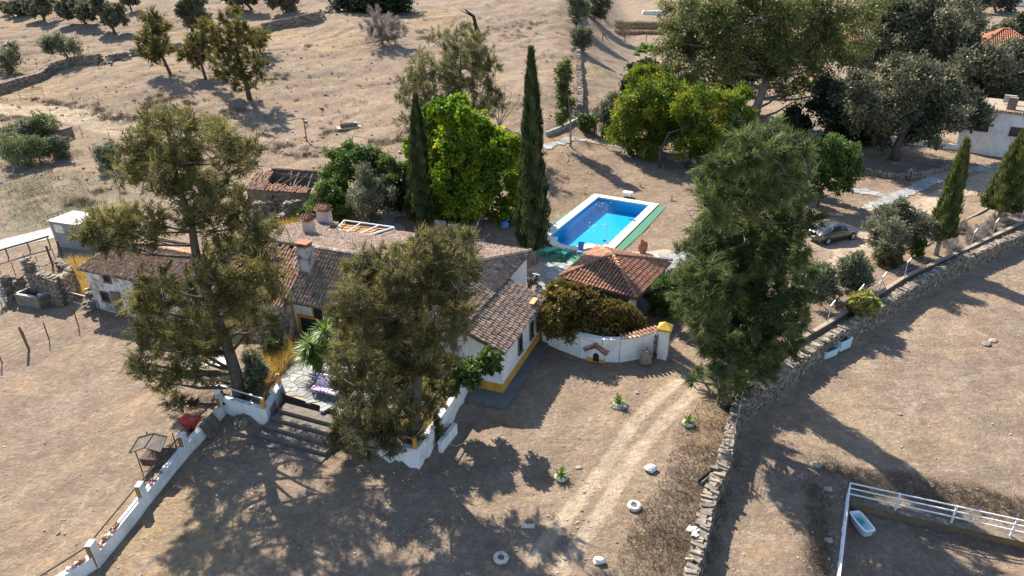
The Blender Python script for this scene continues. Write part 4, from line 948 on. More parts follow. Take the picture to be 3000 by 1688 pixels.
# steel fence with cranked posts on that wall
def fence(name,label,posts,h,mat,r=.035,wires=(.3,.7,1.1),crank=None,wmat=None,group=None,wr=.008,mesh=False):
    root=thing(name,label,'fence',posts[len(posts)//2],group)
    for p in posts:
        p=np.asarray(p,float); m=MB(); pts=[p-np.array([0,0,.2]),p+np.array([random.gauss(0,.02),random.gauss(0,.02),h])]
        if crank is not None: pts.append(pts[-1]+np.asarray(crank))
        m.tube(pts,r,5); part('post',m,mat,root)
    for z in wires:
        m=MB(); pts=[]
        for a,b in zip(posts[:-1],posts[1:]):
            a=np.asarray(a,float); b=np.asarray(b,float)
            for k in range(4): q=k/4; pts.append(a+(b-a)*q+np.array([0,0,z-.05*math.sin(math.pi*q)]))
        pts.append(np.asarray(posts[-1],float)+np.array([0,0,z])); m.tube(pts,wr,3); part('wire',m,wmat or MRUST,root)
    return root
gp_=[P(a,b,.38) for a,b in ((2341,993),(2424,945),(2507,895),(2574,858),(2649,813),(2776,753),(2841,723),(2905,692),(2985,657),(3070,622))]
fe=fence('wire_fence','steel wire fence with cranked top posts along the garden retaining wall',gp_,1.35,MMET,crank=(.38,.28,.28),wires=(.25,.65,1.05,1.35),wmat=MMET,wr=.006)
bq=np.array(gp_[3])
for s in (-1,1):
    m=MB(); m.bar(bq+np.array([s*.9,s*.6,0]),bq+np.array([0,0,1.1]),.03,5); part('brace',m,MMET,fe)
# mesh strip along the lower stretch
lp=[P(2168,1190,.3),P(2160,1230,.3),P(2150,1270,.3),P(2134,1318,.3)]
fence('mesh_fence','rusty mesh strip standing on the bend of the dry stone wall',lp,1.0,MMET,r=.03,wires=(.2,.4,.6,.8,1.0),wr=.01)
# far field walls of tumbled stone
def gl(l): return [tuple(G(a,b)[:2]) for a,b in l]
def follow(h): return (lambda p:Tz(p[0],p[1])+h)
stone_wall('field_wall','dark tumbled field wall climbing the hill at the left edge',gl([(-60,300),(0,272),(70,250),(150,215),(220,190),(290,182)]),1.0,follow(1.35),follow(-.1),cop=False,course=.3,sl=.7,seed=4)
stone_wall('field_wall','short broken piece of field wall beside the tall hillside tree',gl([(325,178),(350,174),(366,174)]),1.0,follow(1.1),follow(-.1),cop=False,course=.3,sl=.7,seed=5)
stone_wall('field_wall','broken field wall between the two olive coloured hillside trees',gl([(388,165),(430,160),(480,148),(530,146)]),1.0,follow(1.2),follow(-.1),cop=False,course=.3,sl=.7,seed=6)
stone_wall('field_wall','dark field wall below the bare ground at the top, ending in rubble',gl([(770,92),(830,80),(890,68),(934,58)]),1.0,follow(1.6),follow(-.1),cop=False,course=.3,sl=.7,seed=7)
stone_wall('boundary_wall','thin grey boundary wall running straight up the slope behind the tall cypress',gl([(1697,325),(1700,290),(1699,250),(1697,215),(1695,180),(1694,150),(1697,110),(1698,60),(1697,20)]),.7,follow(.7),follow(-.1),course=.25,sl=.5,seed=8)
m=MB()
for k in range(150):
    a=random.choice([(945,45),(960,35),(935,52),(975,25),(305,182),(320,180),(372,172),(1690,330),(1682,150)]); q=G(a[0]+random.gauss(0,9),a[1]+random.gauss(0,5)); m.box(q+np.array([0,0,.08]),(random.uniform(.2,.6),random.uniform(.2,.5),random.uniform(.15,.4)),(1,random.gauss(0,1),random.gauss(0,.3)),tint=random.random(),jit=.08)
tag(link('rubble',mesh_mb('rubble',m,MSTONEJ)),label='pale tumbled rubble spilling from the broken field walls',cat='rubble',kind='stuff')
# ruin beside the barn
stone_wall('ruined_wall','tall ruined stone wall standing beside the water trough',[tuple(G(118,868)[:2]),tuple(G(192,892)[:2])],.6,follow(2.3),follow(-.1),course=.2,sl=.4,seed=11)
stone_wall('ruined_wall','brown ruined side wall beside the yellow dry grass',[tuple(G(196,890)[:2]),tuple(G(226,858)[:2]),tuple(G(200,835)[:2])],.5,follow(2.2),follow(-.1),course=.2,sl=.4,seed=12,face_sides=(1,-1))
stone_wall('ruined_wall','low ruined wall behind the water trough',[tuple(G(60,868)[:2]),tuple(G(116,872)[:2])],.5,follow(1.1),follow(-.1),course=.2,sl=.4,seed=13)
for i,(px,py,h,lb) in enumerate(((38,872,1.9,'stubby stone pillar beside the farm gate'),(72,868,1.6,'broken stone pillar between the gate and the ruined wall'),(118,868,3.2,'tallest ruined stone pillar with a ragged top'))):
    q=G(px,py); r=thing('stone_pillar',lb,'stone pillar',q,'ruined stone pillars beside the barn'); m=MB(); m.box(q+np.array([0,0,h/2-.2]),(.55,.55,h+.2),(1,-.3,0)); part('core',m,MRUIN,r)
    m=MB()
    for k in range(int(h/.16)*4): 
        an=random.randrange(4)*1.57-.3; m.box(q+np.array([math.cos(an)*.3+random.gauss(0,.1)*abs(math.sin(an)),math.sin(an)*.3+random.gauss(0,.1)*abs(math.cos(an)),.05+.16*(k//4)]),(.35,.3,.13),(math.cos(an),math.sin(an),0),tint=random.random(),jit=.03)
    for k in range(4): m.box(q+np.array([random.gauss(0,.2),random.gauss(0,.2),h+.05]),(.4,.3,.15),(1,random.gauss(0,1),.2),tint=random.random(),jit=.05)
    tag(part('face_stones',m,MSTONEJ,r),kind='stuff')
stone_wall('ruined_wall','ragged stone wall below the ruined shed doorway',[tuple(G(745,632)[:2]),tuple(G(802,622)[:2])],.5,follow(1.3),follow(-.1),course=.22,sl=.4,seed=14)
stone_wall('ruined_wall','long ruined wall with a pale top in front of the shed',[tuple(G(838,640)[:2]),tuple(G(925,622)[:2])],.5,follow(1.6),follow(-.1),course=.22,sl=.4,seed=15)
stone_wall('ruined_wall','low slate topped wall stub in the dry grass behind the house',[tuple(G(795,668)[:2]),tuple(G(842,640)[:2])],.5,follow(.7),follow(-.1),course=.22,sl=.4,seed=16)
stone_wall('ruined_wall','plastered yard wall joined to the ruined shed front',[tuple(G(815,618)[:2]),tuple(G(905,603)[:2])],.4,follow(1.9),follow(-.1),course=.25,sl=.45,seed=17)
# ------------------------------------------------------------ round stone planter around the big oak
pts=gl([(2480,478),(2500,495),(2540,512),(2600,523),(2660,525),(2720,515),(2760,500),(2775,485)])
stone_wall('curved_planter_wall','low curved stone wall in the shade below the big oak',pts,.4,follow(.55),follow(-.1),course=.2,sl=.4,seed=18,limit=60)
# low white kerb walls
def kerb(name,label,l,h,th,mat,cat='kerb'):
    p=gl(l); r=MB()
    for a,b in zip(p[:-1],p[1:]): r.wall(a,b,th,min(Tz(*a),Tz(*b))-.3,Tz(*a)+h,Tz(*b)+h)
    mid=p[len(p)//2]; return single(name,r,mat,label,cat,(*mid,Tz(*mid)))
kerb('low_white_wall','long low white wall in front of the white house yard',[(2250,375),(2330,392),(2420,400),(2640,420),(2720,430),(2800,440)],.7,.25,MW,'low wall')
kerb('low_grey_wall','low grey wall above the poolside path beside the bare sapling',[(1600,400),(1640,385),(1690,360),(1740,352)],.6,.25,MCONC,'low wall')
kerb('track_kerb','thin concrete kerb at the edge of the sandy drive near the cypresses',[(2808,655),(2860,630),(2900,608)],.12,.15,MCOPE)
kerb('track_kerb','concrete kerb beside the parked grey car',[(2280,705),(2345,683),(2400,660)],.15,.18,MCONC)
kerb('track_kerb','dark edging at the near side of the sandy drive',[(2430,828),(2475,806)],.15,.15,MCONC)
# ------------------------------------------------------------ white walls in front
lw=thing('white_field_wall','long white wall with square pillars running out at the bottom left','wall',P(350,1560))
wp=[np.array(P(a,b)[:2]) for a,b in ((130,1760),(290,1655),(428,1480),(548,1332),(655,1215))]
m=MB()
for a,b in zip(wp[:-1],wp[1:]): m.wall(a,b,.30,-.8,.72)
part('body',m,MW,lw)
m=MB()
for a,b in zip(wp[:-1],wp[1:]): m.wall(a,b,.36,-.8,.12)
part('plinth',m,MW,lw)
for i,a in enumerate(wp[1:]):
    m=MB(); m.box((*a,.45),(.28,.42,1.9)); p_=part('pillar',m,MW,lw)
    m=MB(); m.box((a[0]-.02,a[1]-.215,.43),(.23,.02,1.84)); part('ochre_face',m,MOCHD,p_)
m=MB(); pts=[]
for a in wp: pts.append((a[0]-.25,a[1],1.12))
m.tube(pts,.04,6); part('pipe_rail',m,MRUST,lw)
k=0
for i,t0,n in ((0,.55,5),(1,.12,7),(2,.2,4),(2,.35,2)):
    for j in range(n):
        q=wp[i]+(wp[i+1]-wp[i])*(t0+.055*j+random.uniform(-.015,.015)); m=MB(); an=random.uniform(0,3); m.box((0,0,.05),(.26,.13,.09),(math.cos(an),math.sin(an),random.gauss(0,.2)),jit=.012)
        m.v=[(v[0]+q[0],v[1]+q[1],v[2]+.73) for v in m.v]
        mt=random.choice([MCLAY,MCLAY,MCREAM]); single('brick',m,mt,('red' if mt is MCLAY else 'cream')+' broken brick on the white wall, '+('first','second','third','fourth','fifth','sixth','seventh')[j]+(' below the lowest pillar',' above the lowest pillar',' above the second pillar',' above the second pillar further up')[k],'brick',(*q,.73),'loose bricks along the white wall top')
    k+=1
# terrace corner wall
def white_wall(name,label,l,zt,th=.3,base=0.0):
    p=[np.array(P(a,b,base)[:2]) for a,b in l]; r=thing(name,label,'wall',(*p[len(p)//2],base)); m=MB()
    z=zt if hasattr(zt,'__len__') else [zt]*len(p)
    for i in range(len(p)-1): m.wall(p[i],p[i+1],th,-.6,z[i],z[i+1])
    for i in range(1,len(p)-1): m.box((*p[i],(z[i]-.6)/2-.004),(th*.98,th*.98,z[i]+.6),(p[i+1]-p[i]).tolist()+[0])
    part('body',m,MW,r); return r,p
tw,tp1=white_wall('terrace_corner_wall','white corner wall of the raised terrace beside the left big tree',[(652,1205),(785,1246),(830,1170)],1.25)
for a,b in (((785,1246),1.25),((828,1172),1.25)):
    q=P(*a); m=MB(); m.box((q[0],q[1],b+.33),(.2,.2,.66)); part('ochre_post',m,MOCH,tw)
a=P(655,1205);b=P(785,1246);c=P(828,1172)
m=MB(); m.tube([(a[0],a[1],1.95),(b[0],b[1],1.9)],.05,6); part('pipe_rail',m,MMET,tw)
m=MB(); m.tube([(b[0],b[1],1.9),(c[0],c[1],1.9)],.05,6); part('pipe_rail',m,MRUST,tw)
m=MB(); m.box((a[0],a[1],.8),(.36,.36,2.3)); part('pillar',m,MW,tw)
# hatched iron grille on the corner
gq=np.array(b)+(np.array(c)-np.array(b))*.28; dd=(np.array(c)-np.array(b))/np.linalg.norm(np.array(c)-np.array(b)); n_=np.array([dd[1],-dd[0],0])
g=thing('iron_grille','small black iron grille leaning on the corner of the terrace wall','grille',gq)
for k in range(6):
    p=gq+dd*(k-2.5)*.16+n_*.2; m=MB(); m.bar(p+np.array([0,0,.1]),p+np.array([0,0,1.0])-n_*.02,.012,4); part('bar',m,MTRIM,g)
    p=gq+n_*.2+np.array([0,0,.15+k*.15]); m=MB(); m.bar(p-dd*.42,p+dd*.42,.012,4); part('bar',m,MTRIM,g)
cw,cp_=white_wall('terrace_front_wall','white retaining wall of the terrace below the middle big tree',[(985,1222),(1066,1332),(1225,1375),(1322,1235),(1374,1135)],[1.0,1.35,1.45,1.45,1.7])
for a in ((1225,1375),(1310,1250),(1066,1332)):
    q=P(*a); m=MB(); m.box((q[0]-.05,q[1]+.05,1.75),(.2,.2,.7)); part('ochre_post',m,MOCH,cw)
m=MB(); q0=P(1066,1332);q1=P(1225,1375);q2=P(1310,1250); m.tube([(q0[0],q0[1],2.02),(q1[0]-.05,q1[1],2.05),(q2[0],q2[1],2.05)],.045,6); part('pipe_rail',m,MMET,cw)
sw,_=white_wall('low_step_wall','small low white wall beside the cream plant pot',[(1290,1325),(1335,1268)],.7,.25)
# terrace steps
q0=np.array(P(826,1190,.9)[:2]); q1=np.array(P(995,1235,.9)[:2]); d=(q1-q0)/np.linalg.norm(q1-q0); n_=np.array([d[1],-d[0]]); n_=n_ if n_[1]<0 else -n_
for k in range(5):
    m=MB(); a=q0+n_*(.55*k)-d*.12*k; b=q1+n_*(.55*k)+d*.1*k
    m.prism([tuple(a-n_*.35),tuple(b-n_*.35),tuple(b+n_*.28),tuple(a+n_*.28)],-.5,.88-.2*k); m2=m
    tag(link('terrace_step',mesh_mb('terrace_step',m,M('step_stone',(.17,.14,.115),c2=(.10,.085,.07),scale=3,bump=.4) if 'step_stone' not in MATS else MATS['step_stone'])),kind='structure')
    m=MB(); m.prism([tuple(a+n_*.20),tuple(b+n_*.20),tuple(b+n_*.30),tuple(a+n_*.30)],.88-.2*k-.05,.88-.2*k+.02); tag(link('step_nosing',mesh_mb('step_nosing',m,MATS['step_stone'])),kind='structure')
# ------------------------------------------------------------ paddock wall and rails, bottom right
zc_=-1.95
ca=P(2478,1462,zc_); cb=P(3090,1600,zc_); cc=P(2440,1790,zc_)
pw=thing('paddock_wall','low ochre and grey retaining wall around the sunken paddock','low wall',ca)
m=MB(); m.wall(ca,cb,.45,-3.2,zc_); m.wall(ca,cc,.45,-3.2,zc_); part('body',m,MMORT,pw)
m=MB(); d=(cb-ca)/np.linalg.norm(cb-ca); n_=np.array([d[1],-d[0],0]); m.wall(ca+n_*.24+d*.3,cb+n_*.24,.03,-2.3,-2.02); part('ochre_band',m,MOCHD,pw)
def rails(name,label,a,b,ts,h,zr,vert):
    r=thing(name,label,'rail fence',a); d=(b-a)
    for t in ts:
        p=a+d*t; m=MB(); m.bar(p-np.array([0,0,.1]),p+np.array([0,0,h]),.055,6); part('post',m,MWP,r)
    for z in zr: m=MB(); m.bar(a+np.array([0,0,z]),b+np.array([0,0,z]),.04,6); part('rail',m,MWP,r)
    return r
L=np.linalg.norm(cb-ca); 
def tt(px,py): q=P(px,py,zc_); return float((q-ca)[:2]@(cb-ca)[:2]/(L*L))
rails('paddock_rails','white three rail paddock fence running to the right edge',ca,cb,(0,tt(2626,1517),tt(2791,1550),tt(2964,1583),1),1.15,(.4,.78,1.12),0)
rails('paddock_rails','white paddock fence side running down to the bottom edge',ca,cc,(0,.33,.66,1),1.15,(.4,.78,1.12),0)
# ------------------------------------------------------------ old wire fences and posts
fence('field_fence','rusty wire fence with thin posts in the left field beside the barn',[G(-30,1010),G(7,1065),G(86,1024),G(145,998),G(230,955),G(300,930)],1.5,MRUST,r=.04,wires=(.2,.5,.8,1.1,1.35))
q=G(86,1026); m=MB(); m.bar(q-np.array([0,0,.2]),q+np.array([-.1,0,1.9]),.085,7); single('fence_post',m,MWOOD,'thick dark wooden post with a pale top in the left field','post',q)
fence('field_fence','sagging wire fence between the concrete road and the ruins',[G(10,820),G(50,818),G(85,795),G(120,800),G(170,780),G(228,790)],1.6,MRUST,r=.03,wires=(.3,.7,1.1,1.5))
for px,py,lb in ((155,778,'left dark rusty post beside the concrete road end'),(186,762,'right dark rusty post next to the grey block shed')):
    q=G(px,py); m=MB(); m.bar(q,q+np.array([0,0,1.9]),.09,6); single('rusty_post',m,MRUST,lb,'post',q)
q0=G(-40,775); q1=G(152,718); m=MB(); m.bar(q0+np.array([0,0,.9]),q1+np.array([0,0,.9]),.09,5)
for t in (0,.33,.66,.97): p=q0+(q1-q0)*t; m.bar(p+np.array([0,0,-.2]),p+np.array([0,0,.9]),.06,5)
single('road_rail','' and m or m,MWOOD,'brown rail running along the concrete road at the left edge','rail',q0)
fence('hill_fence','thin wire fence along the hillside road',[G(-20,300),G(60,290),G(130,285),G(215,295),G(290,300),G(370,330),G(450,345)],1.3,MRUST,r=.03,wires=(.5,.9,1.25),wr=.014)
fence('hill_fence','thin wire fence below the hillside road',[G(240,395),G(320,405),G(400,400),G(470,420)],1.3,MRUST,r=.03,wires=(.6,1.2),wr=.014)
fence('garden_fence','dark timber post fence at the vegetable plot on the far slope',[G(1765,120),G(1830,122),G(1893,124),G(1960,128)],1.9,MWOOD,r=.10,wires=(.5,1.0),wr=.014)
q=G(1765,120); m=MB(); m.bar(q+np.array([1.3,0,0]),q+np.array([0,0,1.3]),.07,5); single('fence_brace',m,MWOOD,'slanted brace of the leftmost timber post at the vegetable plot','brace',q)
fence('pool_garden_fence','thin steel fence along the low grey wall above the pool path',[G(1605,398),G(1650,380),G(1690,358),G(1745,350)],1.6,MMET,r=.03,wires=(.5,1.0,1.5),wr=.01)
# electricity pole and sagging cable
q=G(899,414); up=thing('utility_pole','slim dark utility pole on the bare slope behind the house','utility pole',q)
tp_=PY(887,346,q[1]); hh=tp_[2]-q[2]; m=MB(); m.bar(q-np.array([0,0,.3]),q+np.array([0,0,hh]),.09,7,.06); part('pole',m,MWOOD,up)
m=MB(); m.box(q+np.array([0,0,hh-.15]),(.5,.1,.1)); part('crossbar',m,MRUST,up)
def cable(name,label,a,b,sag,r=.03):
    m=MB(); m.tube([a+(b-a)*(k/10)-np.array([0,0,sag*math.sin(math.pi*k/10)]) for k in range(11)],r,4); return single(name,m,MTRIM,label,'cable',a)
t=q+np.array([0,0,hh]); e1=Lh(-9,-1,6.3); cable('power_cable','black cable sagging from the utility pole to the green trees',t,PY(1155,415,e1[1]+16),.6)
cable('power_cable','black cable running from the utility pole to the left over the slope',t,PY(320,380,q[1]-8),.8)
# ------------------------------------------------------------ foliage
def leaf_mesh(name,clumps,mat,N,kind='leaf',L=.3,Wd=.12,up=.1,seed=0,sub=20,subr=.24,shell=.5,droop=0.0,flat=1.0,spread=.6,spray=.8):
    # clumps: (x,y,z,r); every leaf is its own small face, gathered in branchlet sprays
    g=np.random.default_rng(seed); C=np.array(clumps,float); w=C[:,3]**2; w/=w.sum(); cnt=np.maximum(8,(w*N).astype(int))
    ps=[];ds=[];tb=[]
    far=max(1.0,float(np.mean((C[:,:3]-CAM)@_f))/75.0); L=L*far; Wd=Wd*far**1.15; N=N
    for c,n in zip(C,cnt):
        k=max(4,int(sub*(.7+.6*g.random()))); d=g.normal(size=(k,3)); d[:,2]+=.15; d/=np.linalg.norm(d,axis=1,keepdims=True)
        rr=c[3]*(shell+((1.45 if kind=='needle' else 1.15)-shell)*g.random((k,1))**1.25); sc=c[:3]+d*rr*np.array([1,1,flat])
        dr=d*.7+g.normal(size=(k,3))*.45+np.array([0,0,up]); dr/=np.linalg.norm(dr,axis=1,keepdims=True)
        st=g.normal(0,.20,k)+g.normal(0,.10); wt=g.random(k)**1.2+.15; ix=g.choice(k,n,p=wt/wt.sum())
        if kind=='needle':
            s=g.random((n,1))-.75; q=dr[ix]*s*c[3]*spray*1.1+g.normal(size=(n,3))*c[3]*.085*(1.0-s)
            D=dr[ix]+g.normal(size=(n,3))*spread*.75
        else:
            q=g.normal(size=(n,3))*c[3]*subr*np.array([1,1,.8]); D=dr[ix]*.5+g.normal(size=(n,3))*spread
        ps.append(sc[ix]+q); ds.append(D); tb.append(st[ix])
    Pn=np.concatenate(ps); D=np.concatenate(ds); tb=np.concatenate(tb); n=len(Pn)
    D/=np.linalg.norm(D,axis=1,keepdims=True)
    if droop: D=D-np.array([0,0,droop])*g.random((n,1)); D/=np.linalg.norm(D,axis=1,keepdims=True)
    S=np.cross(D,g.normal(size=(n,3))); S/=np.linalg.norm(S,axis=1,keepdims=True)+1e-6
    l=(L*(.55+.9*g.random((n,1)))); wd=Wd*(.6+.8*g.random((n,1)))
    tint=np.clip(.47+tb+g.normal(0,.15,n),0,1)
    if kind=='needle':
        V=np.stack([Pn-S*wd/2,Pn+S*wd/2,Pn+D*l],1).reshape(-1,3); F=np.arange(3*n).reshape(n,3); t=np.repeat(tint,3)
    else:
        V=np.stack([Pn,Pn+D*l*.5+S*wd/2,Pn+D*l,Pn+D*l*.5-S*wd/2],1).reshape(-1,3); F=np.arange(4*n).reshape(n,4); t=np.repeat(tint,4)
    return mesh_np(name,V,F,mat,t)
STY=dict(
 casu=dict(mat='olive_needle',kind='needle',L=.36,Wd=.045,up=.3,sub=30,spread=.5),
 casub=dict(mat='olive_needle2',kind='needle',L=.36,Wd=.045,up=.2,sub=30,spread=.55),
 casug=dict(mat='green_needle',kind='needle',L=.46,Wd=.045,up=.05,sub=26,spread=.5,droop=.35),
 hillc=dict(mat='hill_needle',kind='needle',L=.55,Wd=.09,up=.15,sub=20),
 palec=dict(mat='pale_needle',kind='needle',L=.5,Wd=.065,up=.4,sub=22),
 lime=dict(mat='lime',L=.36,Wd=.26,up=.1,sub=26,subr=.20),
 acacia=dict(mat='acacia',L=.42,Wd=.14,up=-.2,sub=22,subr=.22,droop=.4),
 euc=dict(mat='euc',L=.5,Wd=.13,up=-.2,sub=20,subr=.24,droop=.5),
 oak=dict(mat='oak',L=.34,Wd=.2,up=.15,sub=24,subr=.22),
 dark=dict(mat='darkoak',L=.36,Wd=.2,up=.1,sub=20,subr=.26),
 fresh=dict(mat='fresh',L=.28,Wd=.17,up=.1,sub=22,subr=.24),
 oliv=dict(mat='oliv',L=.32,Wd=.085,up=.2,sub=22,subr=.25),
 scrub=dict(mat='scrubg',L=.26,Wd=.09,up=.25,sub=22,subr=.26),
 bronze=dict(mat='bronze',L=.24,Wd=.13,up=.15,sub=26,subr=.22),
 yel=dict(mat='yelbush',L=.3,Wd=.14,up=.2,sub=18,subr=.26),
 dryg=dict(mat='dryg',kind='needle',L=.4,Wd=.03,up=.5,sub=14),
)
def pxclumps(base,cl,dep,seed):
    r=random.Random(seed); out=[]
    for c in cl:
        dy=c[3] if len(c)>3 else r.uniform(-dep,dep); p=PY(c[0],c[1],base[1]+dy); rr=c[2]*depth(p)/FPX; out.append((p[0],p[1],p[2],rr))
    return out
def limbs(m,base,tr,trunkpts,clumps,r,n=7,frac=.75,every=1):
    tp=[np.asarray(p,float) for p in trunkpts]; k=len(tp)
    m.tube(tp,[tr*(1-.78*i/(k-1)) for i in range(k)],9)
    for i,c in enumerate(clumps):
        if i%every: continue
        c=np.array(c[:3]); best=None
        for j in range(1,k):
            for q in (0,.5):
                p=tp[j-1]+(tp[j]-tp[j-1])*q
                d=np.linalg.norm(c-p)+(2.2*max(0,p[2]-c[2]+.8))
                if best is None or d<best[0]: best=(d,p,1-.78*(j-1+q)/(k-1))
        p=best[1]; d=c-p; md=p+d*.5+np.array([r.uniform(-.2,.2),r.uniform(-.2,.2),-.12*np.linalg.norm(d)*.5])*.8
        rr=max(.03,tr*best[2]*.38); m.tube([p,md,p+d*.95],[rr,rr*.65,rr*.22],5)
def tree(name,label,cat,bpx,cl,sty,N,tr=.3,trunk=None,dep=2.0,seed=1,group=None,bark=None,every=1,base=None,twig=0,crownname='crown'):
    b=np.asarray(base,float) if base is not None else G(*bpx); r=random.Random(seed); root=thing(name,label,cat,b,group)
    cs=pxclumps(b,cl,dep,seed)
    if trunk: tp=[b-np.array([0,0,.3])]+[PY(p[0],p[1],b[1]+(p[2] if len(p)>2 else 0)) for p in trunk]
    else:
        top=np.mean([c[:3] for c in cs],0); top=top+(top-b)*.25; tp=[b-np.array([0,0,.3]),b+(top-b)*.35+np.array([r.uniform(-.2,.2),0,0]),b+(top-b)*.7,top]
    m=MB(); limbs(m,b,tr,tp,cs,r,every=every)
    if twig:
        for c in cs:
            for _ in range(twig):
                a=np.array(c[:3])+np.array([r.gauss(0,1),r.gauss(0,1),r.gauss(0,1)])*c[3]*.5; e=a+np.array([r.gauss(0,1),r.gauss(0,1),r.gauss(0,.6)])*c[3]*.5
                m.tube([a,(a+e)/2+np.array([0,0,.1]),e],[.03,.02,.008],3)
    part('trunk',m,bark or MBARK,root,smooth=True)
    if twig>=3:
        dm=MB()
        for c in cs:
            for _ in range(3):
                d=np.array([r.gauss(0,1),r.gauss(0,1),r.gauss(-.1,.6)]); d/=np.linalg.norm(d); a=np.array(c[:3])+d*c[3]*r.uniform(.2,.8); q=a+d*r.uniform(.5,1.3)+np.array([0,0,r.uniform(-.3,.3)])
                dm.tube([a,(a+q)/2+np.array([0,0,r.uniform(-.12,.12)]),q],[.03,.022,.008],3)
                k2=(a+q)/2; dm.tube([k2,k2+np.array([r.gauss(0,.3),r.gauss(0,.3),r.gauss(0,.3)])],[.018,.006],3)
        tag(part('dead_twigs',dm,MTWIG,root),kind='stuff')
    s=dict(STY[sty]); mt=LF[s.pop('mat')]; me=leaf_mesh(crownname,cs,mt,N,seed=seed,**s); link(crownname,me,root); return root
def blob(cx,cy,rx,ry,n,r,seed=0):
    g=random.Random(seed); out=[]
    for i in range(n):
        an=i*2.399963+g.uniform(-.3,.3); q=math.sqrt((i+.5)/n)*.98
        out.append((cx+rx*q*math.cos(an),cy+ry*q*math.sin(an),r*g.uniform(.75,1.25)))
    return out
# three big needle trees in front
CL1=[(455,352,36),(430,390,42),(500,340,34),(545,352,34),(395,440,48),(450,440,55),(520,410,50),(575,420,46),(380,500,42),(430,510,50),(500,490,50),(560,480,46),(650,395,40),(625,370,32),(690,440,38),(735,445,36),(660,460,40),(710,485,36),(600,540,46),(655,560,44),(545,560,48),(490,560,42),(700,600,46),(610,610,50),(740,650,46),(660,660,50),(560,640,42),(270,660,40),(245,690,34),(310,645,42),(350,665,42),(395,640,44),(285,710,36),(345,710,40),(420,700,42),(455,650,42),(780,680,44),(770,740,46),(710,730,50),(640,740,46),(790,800,44),(730,810,52),(670,820,50),(600,790,42),(430,850,42),(470,830,48),(405,900,44),(450,910,50),(510,890,50),(560,860,48),(625,870,52),(690,890,50),(750,880,46),(420,960,38),(480,970,46),(540,960,48),(600,950,46),(660,960,42),(730,950,42),(395,1060,30),(430,1090,34),(420,1020,30),(490,1040,40),(540,1030,42),(590,1040,36),(480,1120,32),(530,1100,36),(570,1100,30),(500,1165,24),(540,1180,26),(620,1010,34),(610,1120,24),(800,950,30),(815,860,30)]
tree('needle_tree','tallest olive brown needle tree, on the left, rising in front of the old barn','tree',(700,1165),CL1,'casu',80000,.38,[(690,1090),(655,980),(612,880),(585,790,.3),(570,720,.5),(560,640,.6),(520,540,.8),(500,430,1),(490,350,1)],2.0,11,twig=3,group='big needle trees round the house')
CL2=[(1245,705,34),(1290,700,38),(1340,715,38),(1210,735,40),(1375,700,28),(1270,745,48),(1335,760,44),(1180,770,42),(1120,755,36),(1070,768,38),(1035,790,34),(1090,800,44),(1150,810,46),(1225,800,50),(1300,800,48),(1375,765,34),(1030,850,42),(1085,860,46),(1150,865,50),(1215,870,52),(1280,860,50),(1340,840,42),(1375,800,30),(1000,920,38),(1050,920,46),(1115,930,50),(1180,935,52),(1245,935,52),(1310,920,46),(1355,900,34),(1345,960,36),(1010,985,42),(1065,995,48),(1130,1000,52),(1195,1005,52),(1260,1000,50),(1320,990,40),(995,1055,40),(1045,1065,46),(1105,1070,50),(1170,1075,52),(1235,1070,50),(1290,1060,40),(1000,1125,38),(1055,1135,46),(1115,1140,50),(1180,1145,48),(1245,1135,44),(1015,1195,40),(1070,1205,44),(1130,1210,46),(1195,1210,42),(1255,1195,36),(1000,1255,34),(1045,1265,40),(1100,1275,40),(1155,1270,38),(1215,1265,32),(1030,1310,28),(1080,1320,28),(1140,1315,26),(1300,1130,28),(980,1300,24),(1190,1305,24)]
tree('needle_tree','broad brownish needle tree in the middle hiding much of the farmhouse','tree',(1212,1300),CL2,'casub',84000,.36,[(1215,1220),(1222,1100),(1218,980),(1225,880),(1240,790),(1255,730)],2.0,12,twig=3,group='big needle trees round the house')
CL3=[(2175,420,32),(2215,405,36),(2260,395,34),(2310,425,38),(2350,440,32),(2140,470,38),(2195,465,46),(2255,455,48),(2310,480,44),(2085,500,36),(2120,540,42),(2180,535,52),(2245,525,54),(2305,540,48),(2350,520,36),(2065,560,32),(2085,610,44),(2145,605,52),(2210,600,56),(2275,600,52),(2330,600,42),(2060,670,42),(2115,675,52),(2180,675,58),(2250,675,56),(2315,665,48),(2370,650,32),(2030,730,34),(2080,745,48),(2145,750,56),(2215,750,58),(2285,745,52),(2345,725,36),(2010,800,34),(2055,815,48),(2115,820,56),(2185,825,58),(2255,820,56),(2320,810,44),(2365,790,26),(2000,865,30),(2040,880,44),(2095,890,54),(2165,895,56),(2235,895,56),(2300,885,48),(2350,870,34),(2035,945,36),(2085,955,48),(2150,965,54),(2220,965,54),(2285,960,46),(2340,945,36),(2075,1020,36),(2130,1030,46),(2195,1035,48),(2260,1030,42),(2315,1010,34),(2100,1085,32),(2150,1090,40),(2205,1085,38),(2130,1140,26),(2175,1135,26),(2045,1095,20),(2030,1115,14),(2260,1085,28)]
tree('needle_tree','tall grey green needle tree over the bend of the stone wall on the right','tree',(2122,1188),CL3,'casug',105000,.42,[(2128,1120),(2145,1000,.6),(2165,880,1.2),(2185,760,1.6),(2205,640,1.8),(2225,520,1.8),(2235,440,1.8)],2.2,13,twig=3,group='big needle trees round the house')
